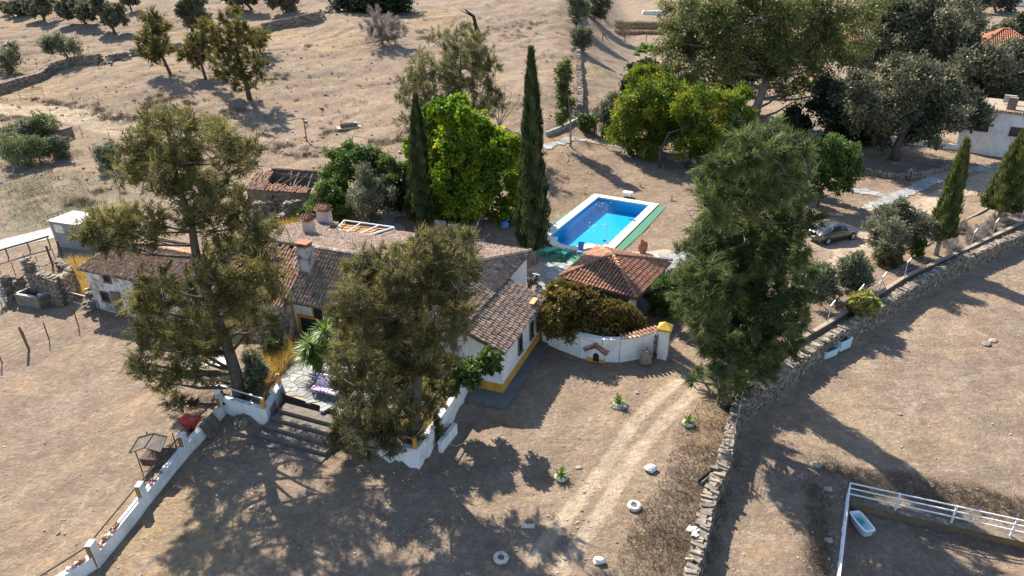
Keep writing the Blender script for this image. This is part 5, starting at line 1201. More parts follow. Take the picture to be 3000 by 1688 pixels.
# lime green broad tree behind the house
b=P(1385,640,.2); CL=blob(1350,495,120,128,40,38,3)+[(1270,330,22),(1345,298,22),(1412,352,20),(1468,400,16),(1520,448,18),(1528,490,22),(1520,560,24),(1205,450,22),(1202,540,24)]+[(1250,340,36),(1290,320,32),(1330,318,36),(1375,345,34),(1430,392,34),(1490,425,32),(1505,440,36),(1500,520,36),(1490,600,34),(1225,420,34),(1215,500,30),(1250,600,40),(1300,640,40),(1370,650,42),(1440,640,40),(1310,680,26)]
CL+=[(1250,560,30),(1260,640,30),(1300,670,30),(1350,690,30),(1410,680,30),(1470,660,30),(1500,640,26),(1385,600,40),(1330,590,40)]
CL=[(x,y,r_*.92,(y-470)/210*.9+random.uniform(-2.2,2.2)+(3.6 if x<1285 else 0)) for x,y,r_ in CL]
tree('lime_green_tree','large bright lime green broadleaf tree between the two tall cypresses','tree',None,CL,'lime',90000,.4,None,3.2,21,base=b,every=2)
# pale needle tree behind it
CL=[(1345,110,36),(1300,120,30),(1390,120,34),(1320,160,40),(1375,165,44),(1420,180,34),(1300,205,34),(1350,215,42),(1405,220,42),(1440,190,24),(1230,180,28),(1215,220,30),(1250,215,32),(1195,250,28),(1230,260,34),(1270,260,32),(1325,260,38),(1380,270,40),(1430,265,32),(1185,285,24),(1215,300,28),(1265,300,30),(1320,300,34),(1400,310,34),(1440,320,28),(1460,290,26),(1180,355,20)]
tree('pale_needle_tree','airy pale olive needle tree on the slope behind the lime green tree','tree',(1345,395),CL,'palec',26000,.4,[(1347,340),(1348,250),(1350,150)],2.5,22,twig=2)
# leafless sapling
def bare(name,label,bpx,tips,tr,seed,cat='tree',mat=None,leaves=None):
    b=G(*bpx); r=random.Random(seed); root=thing(name,label,cat,b); m=MB()
    for t in tips:
        e=PY(t[0],t[1],b[1]+r.uniform(-1,1)); mid=b+(e-b)*.5+np.array([r.uniform(-.3,.3),r.uniform(-.3,.3),.2]); m.tube([b,mid,e],[tr,tr*.6,.015],5)
        for _ in range(4):
            a=mid+(e-mid)*r.random(); q=a+np.array([r.gauss(0,.6),r.gauss(0,.6),abs(r.gauss(.5,.5))]); m.tube([a,q],[.03,.008],3)
    part('trunk',m,mat or MTWIG,root); return root
bare('bare_sapling','leafless twiggy sapling standing beside the tall centre cypress',(1462,372),[(1430,300),(1450,270),(1480,240),(1500,270),(1525,285),(1440,330),(1470,290),(1490,320)],.06,5)
# cypresses
def cypress(label,bpx,toppx,wpx,N,mat,seed,bare_h=.6,base=None):
    b=G(*bpx) if base is None else np.array(base,float); t=PY(toppx[0],toppx[1],b[1]); H=np.linalg.norm(t-b); Rm=wpx/2*depth((b+t)/2)/FPX; g=np.random.default_rng(seed); root=thing('cypress_tree',label,'cypress',b,'slim cypress trees')
    ax=(t-b)/H; m=MB(); m.tube([b-np.array([0,0,.2]),b+ax*H*.5],[.22,.08],8); part('trunk',m,MBARKP,root,smooth=True)
    h0=bare_h/H
    n=N; u=h0+(1-h0)*g.random(n)**1.15; ph=g.random(n)*2*np.pi
    prof=np.minimum(1,(u-h0)/.05+.25)*(1-np.clip((u-.30)/.70,0,1)**1.6)*(.9+.1*np.sin(u*9))+.03
    lob=1+.17*np.sin(ph*5+u*7+seed)+.15*np.sin(ph*7-u*23+seed*2)+.10*np.sin(u*60+ph*3)+.10*np.sin(ph*3+u*14)+(g.random(n)<.03)*g.random(n)*.5
    rr=Rm*prof*lob*(1-.28*g.random(n)**2)
    X=np.cross(ax,[0,1,0]); X/=np.linalg.norm(X); Y=np.cross(ax,X)
    O=X*np.cos(ph)[:,None]+Y*np.sin(ph)[:,None]; Pn=b+ax*(u*H)[:,None]+O*rr[:,None]
    D=ax+O*.45*(g.random((n,1)))+g.normal(size=(n,3))*.22; D/=np.linalg.norm(D,axis=1,keepdims=True); S=np.cross(D,O+g.normal(size=(n,3))*.4); S/=np.linalg.norm(S,axis=1,keepdims=True)
    l=.42*(.6+.8*g.random((n,1))); w=.13*(.7+.6*g.random((n,1)))
    V=np.stack([Pn-S*w/2,Pn+S*w/2,Pn+D*l],1).reshape(-1,3); tint=np.clip(.45+.16*np.sin(ph*5+u*7+seed)+.14*np.sin(u*60+ph*3)+g.normal(0,.16,n),0,1)
    link('crown',mesh_np('crown',V,np.arange(3*n).reshape(n,3),LF[mat],np.repeat(tint,3)),root)
    c=MB(); k=10; pts=[];rd=[]
    for i in range(k):
        uu=h0+.02+(.96-h0)*i/(k-1); pts.append(b+ax*uu*H); rd.append(Rm*.72*(min(1,(uu-h0)/.05+.2)*(1-max(0,(uu-.3)/.7)**1.6))+.02)
    c.tube(pts,rd,10,.1); part('inner_foliage',c,LF[mat],root)
    return root
cypress('dark cypress standing left of the lime green tree',(1235,668),(1217,284),68,16000,'cyp',31,.5)
cypress('tallest cypress, with a bare pale trunk foot beside the pool',(1563,772),(1556,150),80,22000,'cyp',32,1.3)
cypress('sunlit cypress leaning over the sandy drive beside the olive tree',(2742,748),(2832,418),62,14000,'cypl',33,1.6)
cypress('broad sunlit cypress at the right edge of the picture',(2925,645),(3005,385),90,15000,'cypl',34,1.0)
cypress('dark cypress hidden behind the big grey green needle tree with only its tip showing',None,(2158,352),120,12000,'cyp',35,.5,base=(13.4,40.8,0))
# yellow green mesquite-like trees by the pool
CL=[(1895,270,34),(1850,300,36),(1900,310,42),(1950,290,40),(1990,280,36),(1830,340,36),(1880,350,44),(1940,345,46),(1995,330,42),(1820,390,32),(1870,400,40),(1930,400,44),(1985,385,42),(1850,430,24),(1900,440,26),(1840,360,32),(1945,260,32)]
tree('acacia_tree','yellow green feathery tree nearest the poolside path','tree',(1896,455),CL,'acacia',26000,.2,None,2.8,41,group='feathery trees beyond the pool')
CL=[(2010,310,38),(2060,290,38),(2110,300,38),(2150,320,36),(2030,360,42),(2090,350,46),(2150,360,42),(2185,340,30),(2040,410,42),(2100,400,46),(2150,410,38),(2060,450,30),(2110,450,32),(2000,430,30),(2180,280,28),(2190,390,24)]
tree('acacia_tree','green feathery tree just left of the dark needle tree top','tree',(1933,492),CL,'acacia',26000,.2,[(1935,440),(1960,390),(2020,370),(2080,340)],2.6,42,group='feathery trees beyond the pool')
CL=[(1870,225,26),(1905,215,30),(1940,225,30),(1880,250,30),(1930,250,32),(1980,255,28),(2020,250,28)]
tree('acacia_tree','rear feathery tree below the little fan palm','tree',(1960,345),CL,'acacia',9000,.15,None,2.0,43,group='feathery trees beyond the pool')
CL=[(1845,255,24),(1860,215,24),(1885,205,26),(1850,285,22),(1910,200,20)]
tree('dark_bush','dark rounded bush at the foot of the fan palm','bush',(1860,300),CL,'dark',6000,.12,None,1.2,44)
CL=[(1780,320,24),(1805,300,26),(1760,340,20),(1790,350,26),(1820,340,26)]
tree('oleander_bush','grey green bush left of the yellow green feathery trees','bush',(1795,378),CL,'oliv',7000,.08,None,1.2,45)
CL=[(1715,370,18),(1728,360,16),(1712,350,14)]
tree('garden_shrub','small dark green shrub at the end of the low grey wall','bush',(1716,385),CL,'fresh',2200,.05,None,.6,46)
CL=[(1775,390,10),(1778,378,9)]; tree('garden_shrub','tiny green sapling in the orange ground beside the path','bush',(1776,402),CL,'fresh',600,.03,None,.3,47)
# giant eucalyptus
CL=blob(2200,110,250,115,34,36,6)+[(1960,80,34),(1990,130,36),(1950,30,30),(2020,180,34),(2060,220,32),(2090,60,50),(2150,20,50),(2230,10,50),(2310,20,55),(2390,40,55),(2440,90,50),(2460,20,50),(2390,120,50),(2300,170,50),(2250,230,40),(2330,240,40),(2400,200,44),(2140,200,36),(2020,240,26),(2400,280,24),(2440,240,24),(1945,150,34),(1975,190,30),(2050,265,24),(2100,280,22),(2500,60,40),(2530,120,34),(2480,170,30),(2380,250,20),(2450,270,18),(2290,270,18),(2340,290,14),(2080,150,40),(2040,110,44),(2000,20,40),(2060,-10,44),(2560,20,40),(2350,-20,60),(2180,-30,60),(2270,130,44),(2360,160,44),(2130,110,44)]
tree('eucalyptus_tree','giant eucalyptus with pale forked trunks reaching past the top edge','tree',(2208,375),CL,'euc',60000,.75,[(2215,320),(2235,260),(2265,190),(2280,90),(2290,0)],4.5,51,bark=MBARKP,every=1)
# dark dense trees under it
CL=[(2130,180,34),(2170,200,36),(2120,230,34),(2180,250,34),(2150,160,30),(2210,190,30)]
tree('dark_tree','dark dense tree tucked against the eucalyptus trunk','tree',(2160,330),CL,'dark',8000,.2,None,2,52)
CL=[(2430,270,36),(2470,300,44),(2440,340,40),(2500,350,44),(2460,390,38),(2520,300,36),(2400,310,26),(2540,390,34)]
tree('dark_tree','blackish evergreen in the shade left of the big oak trunk','tree',(2490,430),CL,'dark',16000,.35,None,2.5,53)
CL=[(2320,340,26),(2310,375,26),(2340,370,24),(2300,400,20)]
tree('dark_tree','small blackish conifer between the eucalyptus and the oaks','tree',(2320,410),CL,'dark',5000,.15,None,1.2,54)
# holm oaks
CL=[(2520,250,40),(2490,290,38),(2540,300,44),(2510,340,38),(2600,240,44),(2650,200,44),(2700,215,46),(2650,260,50),(2600,300,50),(2700,280,52),(2760,240,46),(2760,300,46),(2640,330,50),(2590,360,40),(2700,340,50),(2750,360,42),(2800,300,36),(2840,310,38),(2870,330,36),(2800,340,36),(2720,400,32),(2670,390,36),(2850,350,26),(2590,410,28)]
tree('holm_oak','big grey green holm oak with a thick dark trunk in a round stone planter','holm oak',(2622,468),CL,'oak',48000,.62,[(2625,440),(2640,400),(2665,360),(2690,300),(2700,250)],3.2,55,group='holm oaks by the houses')
CL=[(2560,40,44),(2600,20,44),(2570,90,44),(2640,60,50),(2700,40,50),(2760,50,50),(2820,40,46),(2630,110,50),(2700,110,54),(2770,100,52),(2560,150,40),(2620,170,44),(2690,170,48),(2760,160,48),(2810,120,40),(2840,80,36),(2480,160,34),(2520,190,36),(2790,190,34)]
tree('holm_oak','wide grey holm oak in front of the orange roofed house','holm oak',(2660,262),CL,'oak',40000,.6,None,4,56,group='holm oaks by the houses')
CL=[(2830,190,36),(2870,180,40),(2920,170,42),(2970,160,40),(2860,230,42),(2920,220,44),(2980,210,42),(2830,260,32),(2900,260,36),(2960,270,34),(3010,250,36),(2930,290,24)]
tree('holm_oak','holm oak behind the white house at the right edge','holm oak',(2842,300),CL,'oak',26000,.45,None,3,57,group='holm oaks by the houses')
CL=[(2920,105,22),(2950,95,26),(2985,85,28),(2900,120,18),(3000,120,30),(2990,60,20)]
tree('holm_oak','small holm oak beside the end of the orange roof','holm oak',(2945,170),CL,'oak',7000,.2,None,1.6,58,group='holm oaks by the houses')
CL=[(2890,0,26),(2930,-10,26),(2960,0,24),(2850,10,22),(2910,-30,30)]
tree('holm_oak','dark holm oak in the far field at the top right corner','holm oak',(2920,38),CL,'oak',7000,.35,None,2.5,59,group='holm oaks by the houses')
# small garden trees
CL=[(2400,440,28),(2440,430,30),(2480,440,28),(2500,480,28),(2380,480,28),(2430,480,34),(2470,500,30),(2500,520,22),(2400,520,26),(2440,530,26),(2390,560,18),(2370,460,22),(2450,555,16),(2480,545,18)]
tree('walnut_tree','small bright green broadleaf tree behind the grey car','tree',(2396,608),CL,'fresh',13000,.16,[(2400,580),(2420,530),(2430,480)],1.6,61)
CL=[(2340,460,26),(2310,440,24),(2330,500,24),(2365,500,22),(2300,480,22)]
tree('slim_garden_tree','slim straight stemmed green tree left of the bright green broadleaf tree','tree',(2366,563),CL,'fresh',7000,.09,[(2364,500),(2350,460)],1.2,62)
CL=[(2190,390,26),(2220,400,28),(2250,410,26),(2200,430,24),(2160,400,18),(2280,395,22)]
tree('yellowing_tree','yellowish leaved tree top behind the dark needle tree','tree',(2230,470),CL,'acacia',5000,.12,None,1.2,63)
CL=[(2600,630,26),(2640,620,26),(2680,640,26),(2570,660,26),(2610,670,32),(2660,670,32),(2710,670,28),(2745,680,26),(2570,700,24),(2620,710,30),(2680,700,26),(2640,600,16),(2590,730,16),(2750,665,20),(2630,740,16)]
tree('olive_tree','silvery olive tree beside the grey car','olive tree',(2642,762),CL,'oliv',17000,.15,[(2640,735),(2645,700),(2660,670)],1.5,64)
CL=[(2505,760,20),(2480,785,22),(2530,785,22),(2500,800,28),(2525,815,22),(2480,815,20),(2510,830,20)]
tree('round_shrub','round glossy green shrub near the garden fence','shrub',(2508,848),CL,'oliv',9000,.05,None,.7,65)
CL=[(2395,800,22),(2425,790,18),(2390,830,24),(2425,830,24),(2400,860,22),(2440,860,18)]
tree('olive_shrub','thin grey olive shrub between the dark needle tree and the round shrub','shrub',(2410,895),CL,'oliv',5000,.06,None,.8,66)
CL=[(2510,880,16),(2535,870,16),(2500,900,16),(2530,900,20),(2552,890,16),(2520,920,16),(2550,912,14)]
tree('variegated_shrub','yellow leaved shrub growing over the top of the dry stone wall','shrub',(2525,928),CL,'yel',4500,.05,None,.5,67,base=P(2525,928,.0))
CL=[(2570,755,16),(2600,752,18),(2630,758,18),(2585,768,14),(2615,770,16)]
tree('juniper_shrub','low orange brown spreading shrub under the olive tree','shrub',(2600,778),CL,'casu',4000,.05,None,.5,68)
CL=[(2680,720,14),(2700,715,14),(2690,735,14)]
tree('garden_shrub','small leafy green shrub at the foot of the leaning cypress','bush',(2688,752),CL,'fresh',1800,.04,None,.5,69)
for i,(px,py,rx) in enumerate(((2850,708,26),(2870,690,24),(2780,725,24),(2795,745,22),(2905,675,26),(2930,655,24),(2965,625,26),(2820,680,18))):
    tree('dry_shrub',['largest grey dry shrub, beside the leaning cypress','grey dry shrub behind the largest one','grey dry shrub left of the leaning cypress trunk','dry grey shrub in front of the leaning cypress trunk','grey dry shrub between two cranked fence posts','grey dry shrub next to the broad cypress','grey dry shrub under the broad cypress at the right edge','smallest grey dry tuft by the drive kerb'][i],'shrub',(px,py),blob(px,py-14,rx*.7,8,4,13,i),'dryg',1500,.02,None,.5,70+i,group='grey dry shrubs along the wire fence',bark=MTWIG)
# bronze tree over the garden wall
CL=[(1625,845,26),(1660,838,26),(1690,850,28),(1722,868,28),(1600,880,30),(1650,875,34),(1700,890,36),(1745,915,34),(1790,930,32),(1828,938,28),(1862,930,22),(1842,908,22),(1800,900,24),(1770,895,24),(1872,960,18,-1.2),(1620,920,34),(1670,920,38),(1720,930,38),(1780,945,36),(1825,950,32),(1855,948,22),(1610,950,20),(1700,960,26),(1750,965,28),(1800,965,28),(1840,960,22),(1612,950,26,-1.5),(1650,958,26,-1.5),(1690,968,26,-1.6),(1730,976,26,-1.6),(1770,978,28,-1.6),(1808,975,26,-1.5),(1845,962,22,-1.4),(1710,945,28,-1.2),(1760,950,28,-1.2)]
CL=[(c[0],c[1]+10)+tuple(c[2:]) for c in CL]
bb=P(1735,1015,0); bb[1]+=1.0; bb[2]=0
tree('bronze_tree','bronze brown leaved tree spreading over the curved garden wall','tree',None,CL,'bronze',52000,.18,None,1.5,81,base=bb)
CL=[(1950,840,24),(1978,820,24),(1925,880,22),(1960,875,28),(1998,850,26),(1940,915,24),(1985,905,26),(2005,815,18)]
tree('oleander_bush','green oleander bush between the pavilion and the dark needle tree','bush',(1945,925),CL,'fresh',12000,.06,None,1.0,82)
# fig and grey trees behind the house
CL=[(990,470,30),(1020,445,26),(1050,460,28),(1090,460,30),(1130,480,28),(975,500,28),(1020,490,34),(1080,500,34),(1130,510,30),(1170,500,22),(1150,540,26),(1100,540,30),(1000,540,26)]
tree('fig_tree','dark green fig tree behind the house on the slope','tree',(1065,600),CL,'fresh',16000,.2,None,2,83)
CL=[(1080,540,30),(1120,560,30),(1050,570,28),(1090,590,32),(1130,600,28),(1050,610,24),(1090,630,24),(1140,575,22),(1070,510,24)]
tree('quince_tree','greyish sparse leaved tree in front of the fig tree','tree',(1082,660),CL,'oliv',9000,.12,None,1.4,84)
CL=[(960,560,28),(990,580,28),(930,600,26),(970,610,30),(1005,620,26),(900,630,24),(935,640,24),(985,545,22)]
tree('bramble_bush','bright green bush reaching over the chimneys at the back','bush',(960,655),CL,'fresh',14000,.06,None,1.5,85)
CL=[(1170,560,24),(1150,590,22),(1185,590,22),(1200,540,18)]
tree('dark_bush','dark shady bush at the foot of the left cypress','bush',(1175,622),CL,'dark',4000,.06,None,1.0,86)
# small round clump tree by the wing corner
CL=[(1290,1090,28),(1330,1075,28),(1370,1080,24),(1310,1120,26),(1350,1110,28),(1385,1110,20),(1320,1140,20),(1425,1045,18),(1445,1055,18),(1430,1075,18),(1415,1060,16),(1450,1080,12)]
tree('privet_tree','small green tree with one round tuft in front of the white wing corner','tree',(1262,1240),CL,'fresh',9500,.1,[(1280,1180),(1310,1130),(1350,1100),(1420,1075)],.9,87,base=P(1262,1200,1.0))
# sapling by the pool path
CL=[(1648,200,14),(1655,220,16),(1645,240,16),(1660,260,12),(1650,280,14),(1655,305,14),(1665,330,10),(1645,345,14),(1660,190,10),(1675,300,8)]
tree('young_eucalyptus','slender young tree with a pale bare stem at the bend of the pool path','tree',(1672,430),CL,'euc',4500,.14,[(1672,380),(1670,330),(1660,250),(1658,190)],.8,88,bark=MBARKP)
bare('bare_sapling','thin leafless stems growing beside the slender young tree',(1684,360),[(1680,220),(1690,260),(1675,280),(1695,300),(1700,330)],.05,89)
# trees along the boundary wall
CL=[(1690,15,22),(1705,35,22),(1685,40,18),(1700,-5,20)]; tree('wall_tree','dark tree growing astride the far end of the boundary wall','tree',(1698,72),CL,'oliv',4000,.18,None,1.2,90)
CL=[(1735,10,22),(1760,5,24),(1745,35,20),(1770,25,18),(1725,30,14)]; tree('wall_tree','second tree just right of the boundary wall end','tree',(1742,58),CL,'oliv',4500,.15,None,1.5,91)
CL=[(1695,105,18),(1715,105,18),(1700,125,16),(1720,125,12)]; tree('wall_tree','bushy little tree midway along the boundary wall','tree',(1708,152),CL,'oliv',3500,.1,None,.9,92)
# fan palm
def fanpalm(name,label,base,top,n,Lf,trk,seed,cat='palm',blade=14,mat='palm',wid=.05,spread=1.0,group=None,skirt=True):
    r=random.Random(seed); root=thing(name,label,cat,base,group); base=np.asarray(base,float); top=np.asarray(top,float)
    m=MB(); m.tube([base-np.array([0,0,.1]),base+(top-base)*.5,top],[trk,trk*.85,trk*.8],8); part('trunk',m,MWOOD,root,smooth=True)
    V=[];F=[];ti=[]
    for k in range(n):
        ph=r.uniform(0,6.283); el=r.uniform(-.5,1.45)*spread; D=np.array([math.cos(ph)*math.cos(el),math.sin(ph)*math.cos(el),math.sin(el)]); c=top+D*Lf*.45; S=np.cross(D,[0,0,1.]); S/=np.linalg.norm(S)+1e-6; U=np.cross(S,D); tb=r.uniform(.2,.8)
        for j in range(blade):
            a=(j/(blade-1)-.5)*2.4; d=D*math.cos(a)+S*math.sin(a)+U*r.uniform(-.15,.15); d=d-np.array([0,0,.25])*abs(math.sin(a)); e=c+d*Lf*.6; w=np.cross(d,U); w=w/(np.linalg.norm(w)+1e-6)*wid*2
            i=len(V); V+=[c-w*.3,c+d*Lf*.3-w,e,c+d*Lf*.3+w]; F.append((i,i+1,i+2,i+3)); ti+=[tb]*4
    link('crown',mesh_np('crown',V,F,LF[mat],ti),root); return root
q=G(1893,268); t=PY(1892,165,q[1]); fanpalm('fan_palm','little fan palm with bright fronds on the far slope',q,t,22,2.5,.28,3,wid=.09)
def yucca(name,label,base,heads,n,Lb,seed,cat='yucca',trk=.1,wid=.06,group=None,mat='yucca',droop=.15):
    r=random.Random(seed); root=thing(name,label,cat,base,group); base=np.asarray(base,float); m=MB(); V=[];F=[];ti=[]
    for h in heads:
        h=np.asarray(h,float); m.tube([base-np.array([0,0,.1]),base+(h-base)*.5+np.array([0,0,.05]),h],[trk,trk*.8,trk*.7],7)
        for k in range(n):
            ph=r.uniform(0,6.283); el=math.asin(r.uniform(-.55,.98)); d=np.array([math.cos(ph)*math.cos(el),math.sin(ph)*math.cos(el),math.sin(el)]); S=np.cross(d,[0,0,1.]); S/=np.linalg.norm(S)+1e-6; l=Lb*r.uniform(.7,1.1); p1=h+d*l*.55; p2=h+d*l-np.array([0,0,droop*l]); i=len(V); w=S*wid/2
            V+=[h-w*.5,h+w*.5,p1+w,p1-w,p2]; F+=[(i,i+1,i+2,i+3),(i+3,i+2,i+4,i+4)]; ti+=[r.uniform(.15,.95)]*5
    F=[f for f in F]; Vn=np.array(V); q=np.array([f for f in F if f[2]!=f[3]]); tri=np.array([f[:3] for f in F if f[2]==f[3]])
    fa=[tuple(x) for x in q]+[tuple(x) for x in tri]
    me=bpy.data.meshes.new('crown'); me.from_pydata([tuple(v) for v in V],[],fa); a=me.attributes.new('tint','FLOAT','POINT'); a.data.foreach_set('value',np.array(ti,np.float32)); me.materials.append(LF[mat])
    part('trunk',m,MBARK,root,smooth=True); link('crown',me,root); return root
b=P(934,1092,1.0); yucca('yucca_plant','big yucca with several spiky heads on the flagstone terrace',b,[PY(908,1010,b[1]),PY(950,970,b[1]+.5),PY(900,1040,b[1]-.2),PY(935,1035,b[1]+.3),PY(955,1015,b[1]+.2),PY(925,1055,b[1])],130,1.15,4,trk=.14,wid=.075)
b=P(985,1010,1.0); yucca('yucca_plant','smaller yucca by the house front half hidden by the middle tree',b,[PY(975,935,b[1]),PY(985,955,b[1])],90,1.0,5,wid=.08)
CL=[(735,1055,20),(748,1085,24),(726,1105,20),(752,1118,20),(738,1125,18)]
tree('oleander_bush','dark leaved bush between the left big tree trunk and the golden grass','tree',None,CL,'oliv',5000,.05,None,.5,95,base=P(742,1148,1.0))
CL=[(740,930,28),(780,950,28),(720,965,26),(760,990,26),(812,975,20),(792,915,20),(700,940,22),(830,1000,16)]
tree('dead_shrub','dead brown climbing shrub against the old barn wall','shrub',None,CL,'dryg',6000,.05,None,.4,96,base=P(775,1012,1.0),bark=MTWIG)
CL=[(800,1010,16),(820,1020,16),(790,1030,14),(835,1035,12)]
tree('garden_shrub','small green shrub beside the ochre corner band of the farmhouse','bush',None,CL,'scrub',1500,.03,None,.3,97,base=P(815,1045,1.0))
# distant hillside trees: (label, base, clumps, style, leaves, trunk radius)
far=[
 ('dark oak at the top left corner of the hillside',(55,45),blob(45,22,45,16,7,18,1),'oak',3500,.3),
 ('oak with a kinked trunk second from the top left corner',(131,58),blob(115,20,42,18,7,19,2),'oak',4200,.3),
 ('broad oak third from the left along the top of the hill',(253,70),blob(212,28,52,22,9,20,3),'oak',5500,.3),
 ('leafy oak fourth from the left, above the broken wall',(337,98),blob(315,40,48,32,9,20,4),'oak',5500,.3),
 ('small oak on the skyline with a thin trunk',(385,32),blob(378,-2,28,12,5,14,5),'oak',2200,.22),
 ('leaning grey olive growing above the field wall',(212,188),[(130,130,18),(150,120,18),(175,112,16),(165,140,16),(195,130,18),(215,135,18),(225,150,14),(140,148,12),(185,150,12)],'oliv',4500,.25),
 ('olive at the far left edge below the field wall',(33,215),blob(24,160,30,26,7,18,7),'oliv',4200,.25),
 ('tall olive brown tree left of the pair on the hillside',(499,214),[(445,45,18),(430,60,20),(465,60,20),(480,80,18),(450,90,24),(425,100,18),(410,120,16),(450,125,24),(480,115,20),(440,150,22),(415,145,14),(470,150,18),(445,180,16),(490,145,14),(460,170,14)],'hillc',8500,.28),
 ('middle olive brown tree leaning left between two taller hillside trees',(603,232),[(600,75,20),(580,100,22),(620,100,24),(560,120,20),(600,130,24),(560,150,22),(590,165,22),(545,165,18),(570,185,16),(610,160,20),(535,150,14)],'hillc',8000,.26),
 ('largest hillside tree, olive brown, casting a round shadow',(732,290),[(690,35,22),(660,60,24),(700,70,26),(630,95,24),(670,100,30),(720,100,26),(650,140,30),(700,140,32),(745,130,24),(640,180,28),(690,185,32),(740,175,28),(660,220,26),(710,225,28),(750,215,24),(630,215,18),(690,255,16),(765,190,18),(770,225,12),(735,250,14)],'hillc',17000,.42),
 ('grey oak at the top between the olive brown trees',(562,92),blob(565,35,38,36,9,22,11),'oak',6000,.35),
 ('small yellowish tree right of the largest hillside tree',(764,160),blob(752,115,20,26,6,16,12),'hillc',3000,.18),
 ('dark oak on the skyline above the field wall',(740,28),blob(700,-8,60,16,7,22,13),'oak',4500,.35),
 ('dark spreading oak at the top behind the fallen brush',(1166,35),blob(1090,2,110,20,14,28,14),'dark',10000,.4),
 ('dark oak casting shade at the end of the dark field wall',(840,35),blob(830,5,42,18,6,20,15),'oak',4000,.3),
 ('slender tree behind the tall olive brown pair',(585,60),blob(590,75,24,25,5,16,16),'oliv',2500,.2),
]
for i,(lb,bp_,cl,st,N,tr) in enumerate(far):
    if st=='hillc': N=int(N*.6); cl=[(c[0],c[1],c[2]*.85) for c in cl]
    if st in('oak','dark') and i!=13: cl=[(c[0],c[1]-3,c[2]*.72) for c in cl]
    tree('oak_tree' if st in('oak','dark') else 'hillside_tree',lb,'tree',bp_,cl,st,N,tr,None,2.0 if st!='hillc' else 2.6,200+i,group='trees on the dry hillside')
# bushes at the left
for i,(px,py,cl) in enumerate(((50,482,blob(45,440,45,32,8,22,1)),(20,440,blob(15,410,26,20,5,18,2)),(120,475,blob(105,435,35,30,8,20,3)),(172,462,blob(172,430,24,24,6,17,4)),(140,400,blob(130,370,36,24,8,18,5)),(85,395,blob(75,380,26,18,5,16,6)))):
    tree('scrub_bush',['large green bush at the left edge','pale bush behind the large one at the left edge','middle bush of the green thicket on the left','small round bush at the right end of the thicket','green bush in front of the stone slab on the left','low bush at the back of the left thicket'][i],'bush',(px,py),cl,'oliv' if i%2 else 'scrub',4200,.08,None,1.2,240+i,group='green bushes on the left slope')
tree('scrub_bush','pale grey shrub at the foot of the slope left of the tallest tree','bush',(325,488),blob(318,455,34,24,7,18,9),'oliv',4500,.06,None,1.0,250)
# grey fallen brushwood
CL=[(1100,60,26),(1130,75,30),(1160,80,26),(1090,90,26),(1120,100,28),(1150,105,22),(1180,95,18)]
tree('fallen_branch','heap of grey dead brushwood fallen below the dark oak','brushwood',(1120,130),CL,'dryg',9000,.2,[(1120,110),(1110,80),(1100,55)],2.0,251,bark=MTWIG,twig=5)
b=G(1130,130); m=MB(); r=random.Random(8)
for t in ((1060,135),(1080,150),(1050,105),(1170,130),(1095,145),(1150,140)):
    e=G(*t)+np.array([0,0,.2]); m.tube([b+np.array([0,0,1.]),(b+e)/2+np.array([0,0,r.uniform(.3,.9)]),e],[.16,.1,.03],5)
single('dead_limb',m,MTWIG,'bare forked limb sticking out of the grey brushwood heap','limb',b)
q=G(1400,92); t=PY(1362,28,q[1]); m=MB(); m.tube([q-np.array([0,0,.3]),q+(t-q)*.25+np.array([.2,0,0]),q+(t-q)*.6+np.array([.7,0,.3]),t],[.55,.38,.33,.12],8); m.tube([q+(t-q)*.6+np.array([.7,0,.3]),t+np.array([-1.0,0,-.1])],[.2,.05],6); single('dead_tree',m,M('charred_bark',(.05,.04,.035),c2=(.025,.02,.018),scale=4,bump=.6),'black charred dead trunk standing on the bare hill','tree',q)
# agave-like stems near the pool, planters with yucca
for px,py,tx,ty,lb in ((1876,548,1868,508,'spiky garden plant with one tall stem beyond the pool'),(1968,588,1962,548,'taller spiky garden plant right of the pool')):
    b=G(px,py); yucca('agave_plant',lb,b,[b+np.array([0,0,.25])],26,.6,px,cat='plant',trk=.06,wid=.05,mat='oliv'); 
# dry grass clumps, scrub and leaf litter as real blades
def blades(name,label,spots,mat,L,seed,Wd=.03,lean=.5,cat='grass'):
    g=np.random.default_rng(seed); Pn=[]
    for px,py,r,n in spots:
        c=G(px,py); a=g.random(n)*6.283; q=np.sqrt(g.random(n))*r; x=c[0]+q*np.cos(a); y=c[1]+q*np.sin(a); Pn.append(np.stack([x,y,T(x,y)-.02],1))
    Pn=np.concatenate(Pn); n=len(Pn); D=g.normal(size=(n,3))*lean; D[:,2]=1; D/=np.linalg.norm(D,axis=1,keepdims=True); S=np.cross(D,g.normal(size=(n,3))); S/=np.linalg.norm(S,axis=1,keepdims=True); l=L*(.5+g.random((n,1)))
    V=np.stack([Pn-S*Wd/2,Pn+S*Wd/2,Pn+D*l],1).reshape(-1,3); tag(link(name,mesh_np(name,V,np.arange(3*n).reshape(n,3),LF[mat],np.repeat(g.random(n),3))),label=label,cat=cat,kind='stuff')
blades('yellow_grass','tall golden dry grass in the ruin beside the barn and on the terrace',[(232,800,1.6,2600),(250,850,1.4,2600),(225,780,1.2,1200),(100,840,.8,700),(812,1055,1.1,2600),(790,1090,.9,1800),(830,1025,.8,1300),(770,1120,.7,900),(850,655,2.2,2200),(800,690,2.5,2200),(900,680,2.0,1500),(1250,650,1.2,700),(860,600,1.5,700),(1150,1255,.9,500),(1235,1240,.8,600),(1120,1290,.6,350)],'orange',.75,301)
g_=[]
rr=random.Random(5)
for k in range(26): g_.append((2400+k*24+rr.gauss(0,8),1385+k*4.4+rr.gauss(0,12),.7,150))
for k in range(16): g_.append((2395+rr.gauss(0,14),1420+k*17,.6,120))
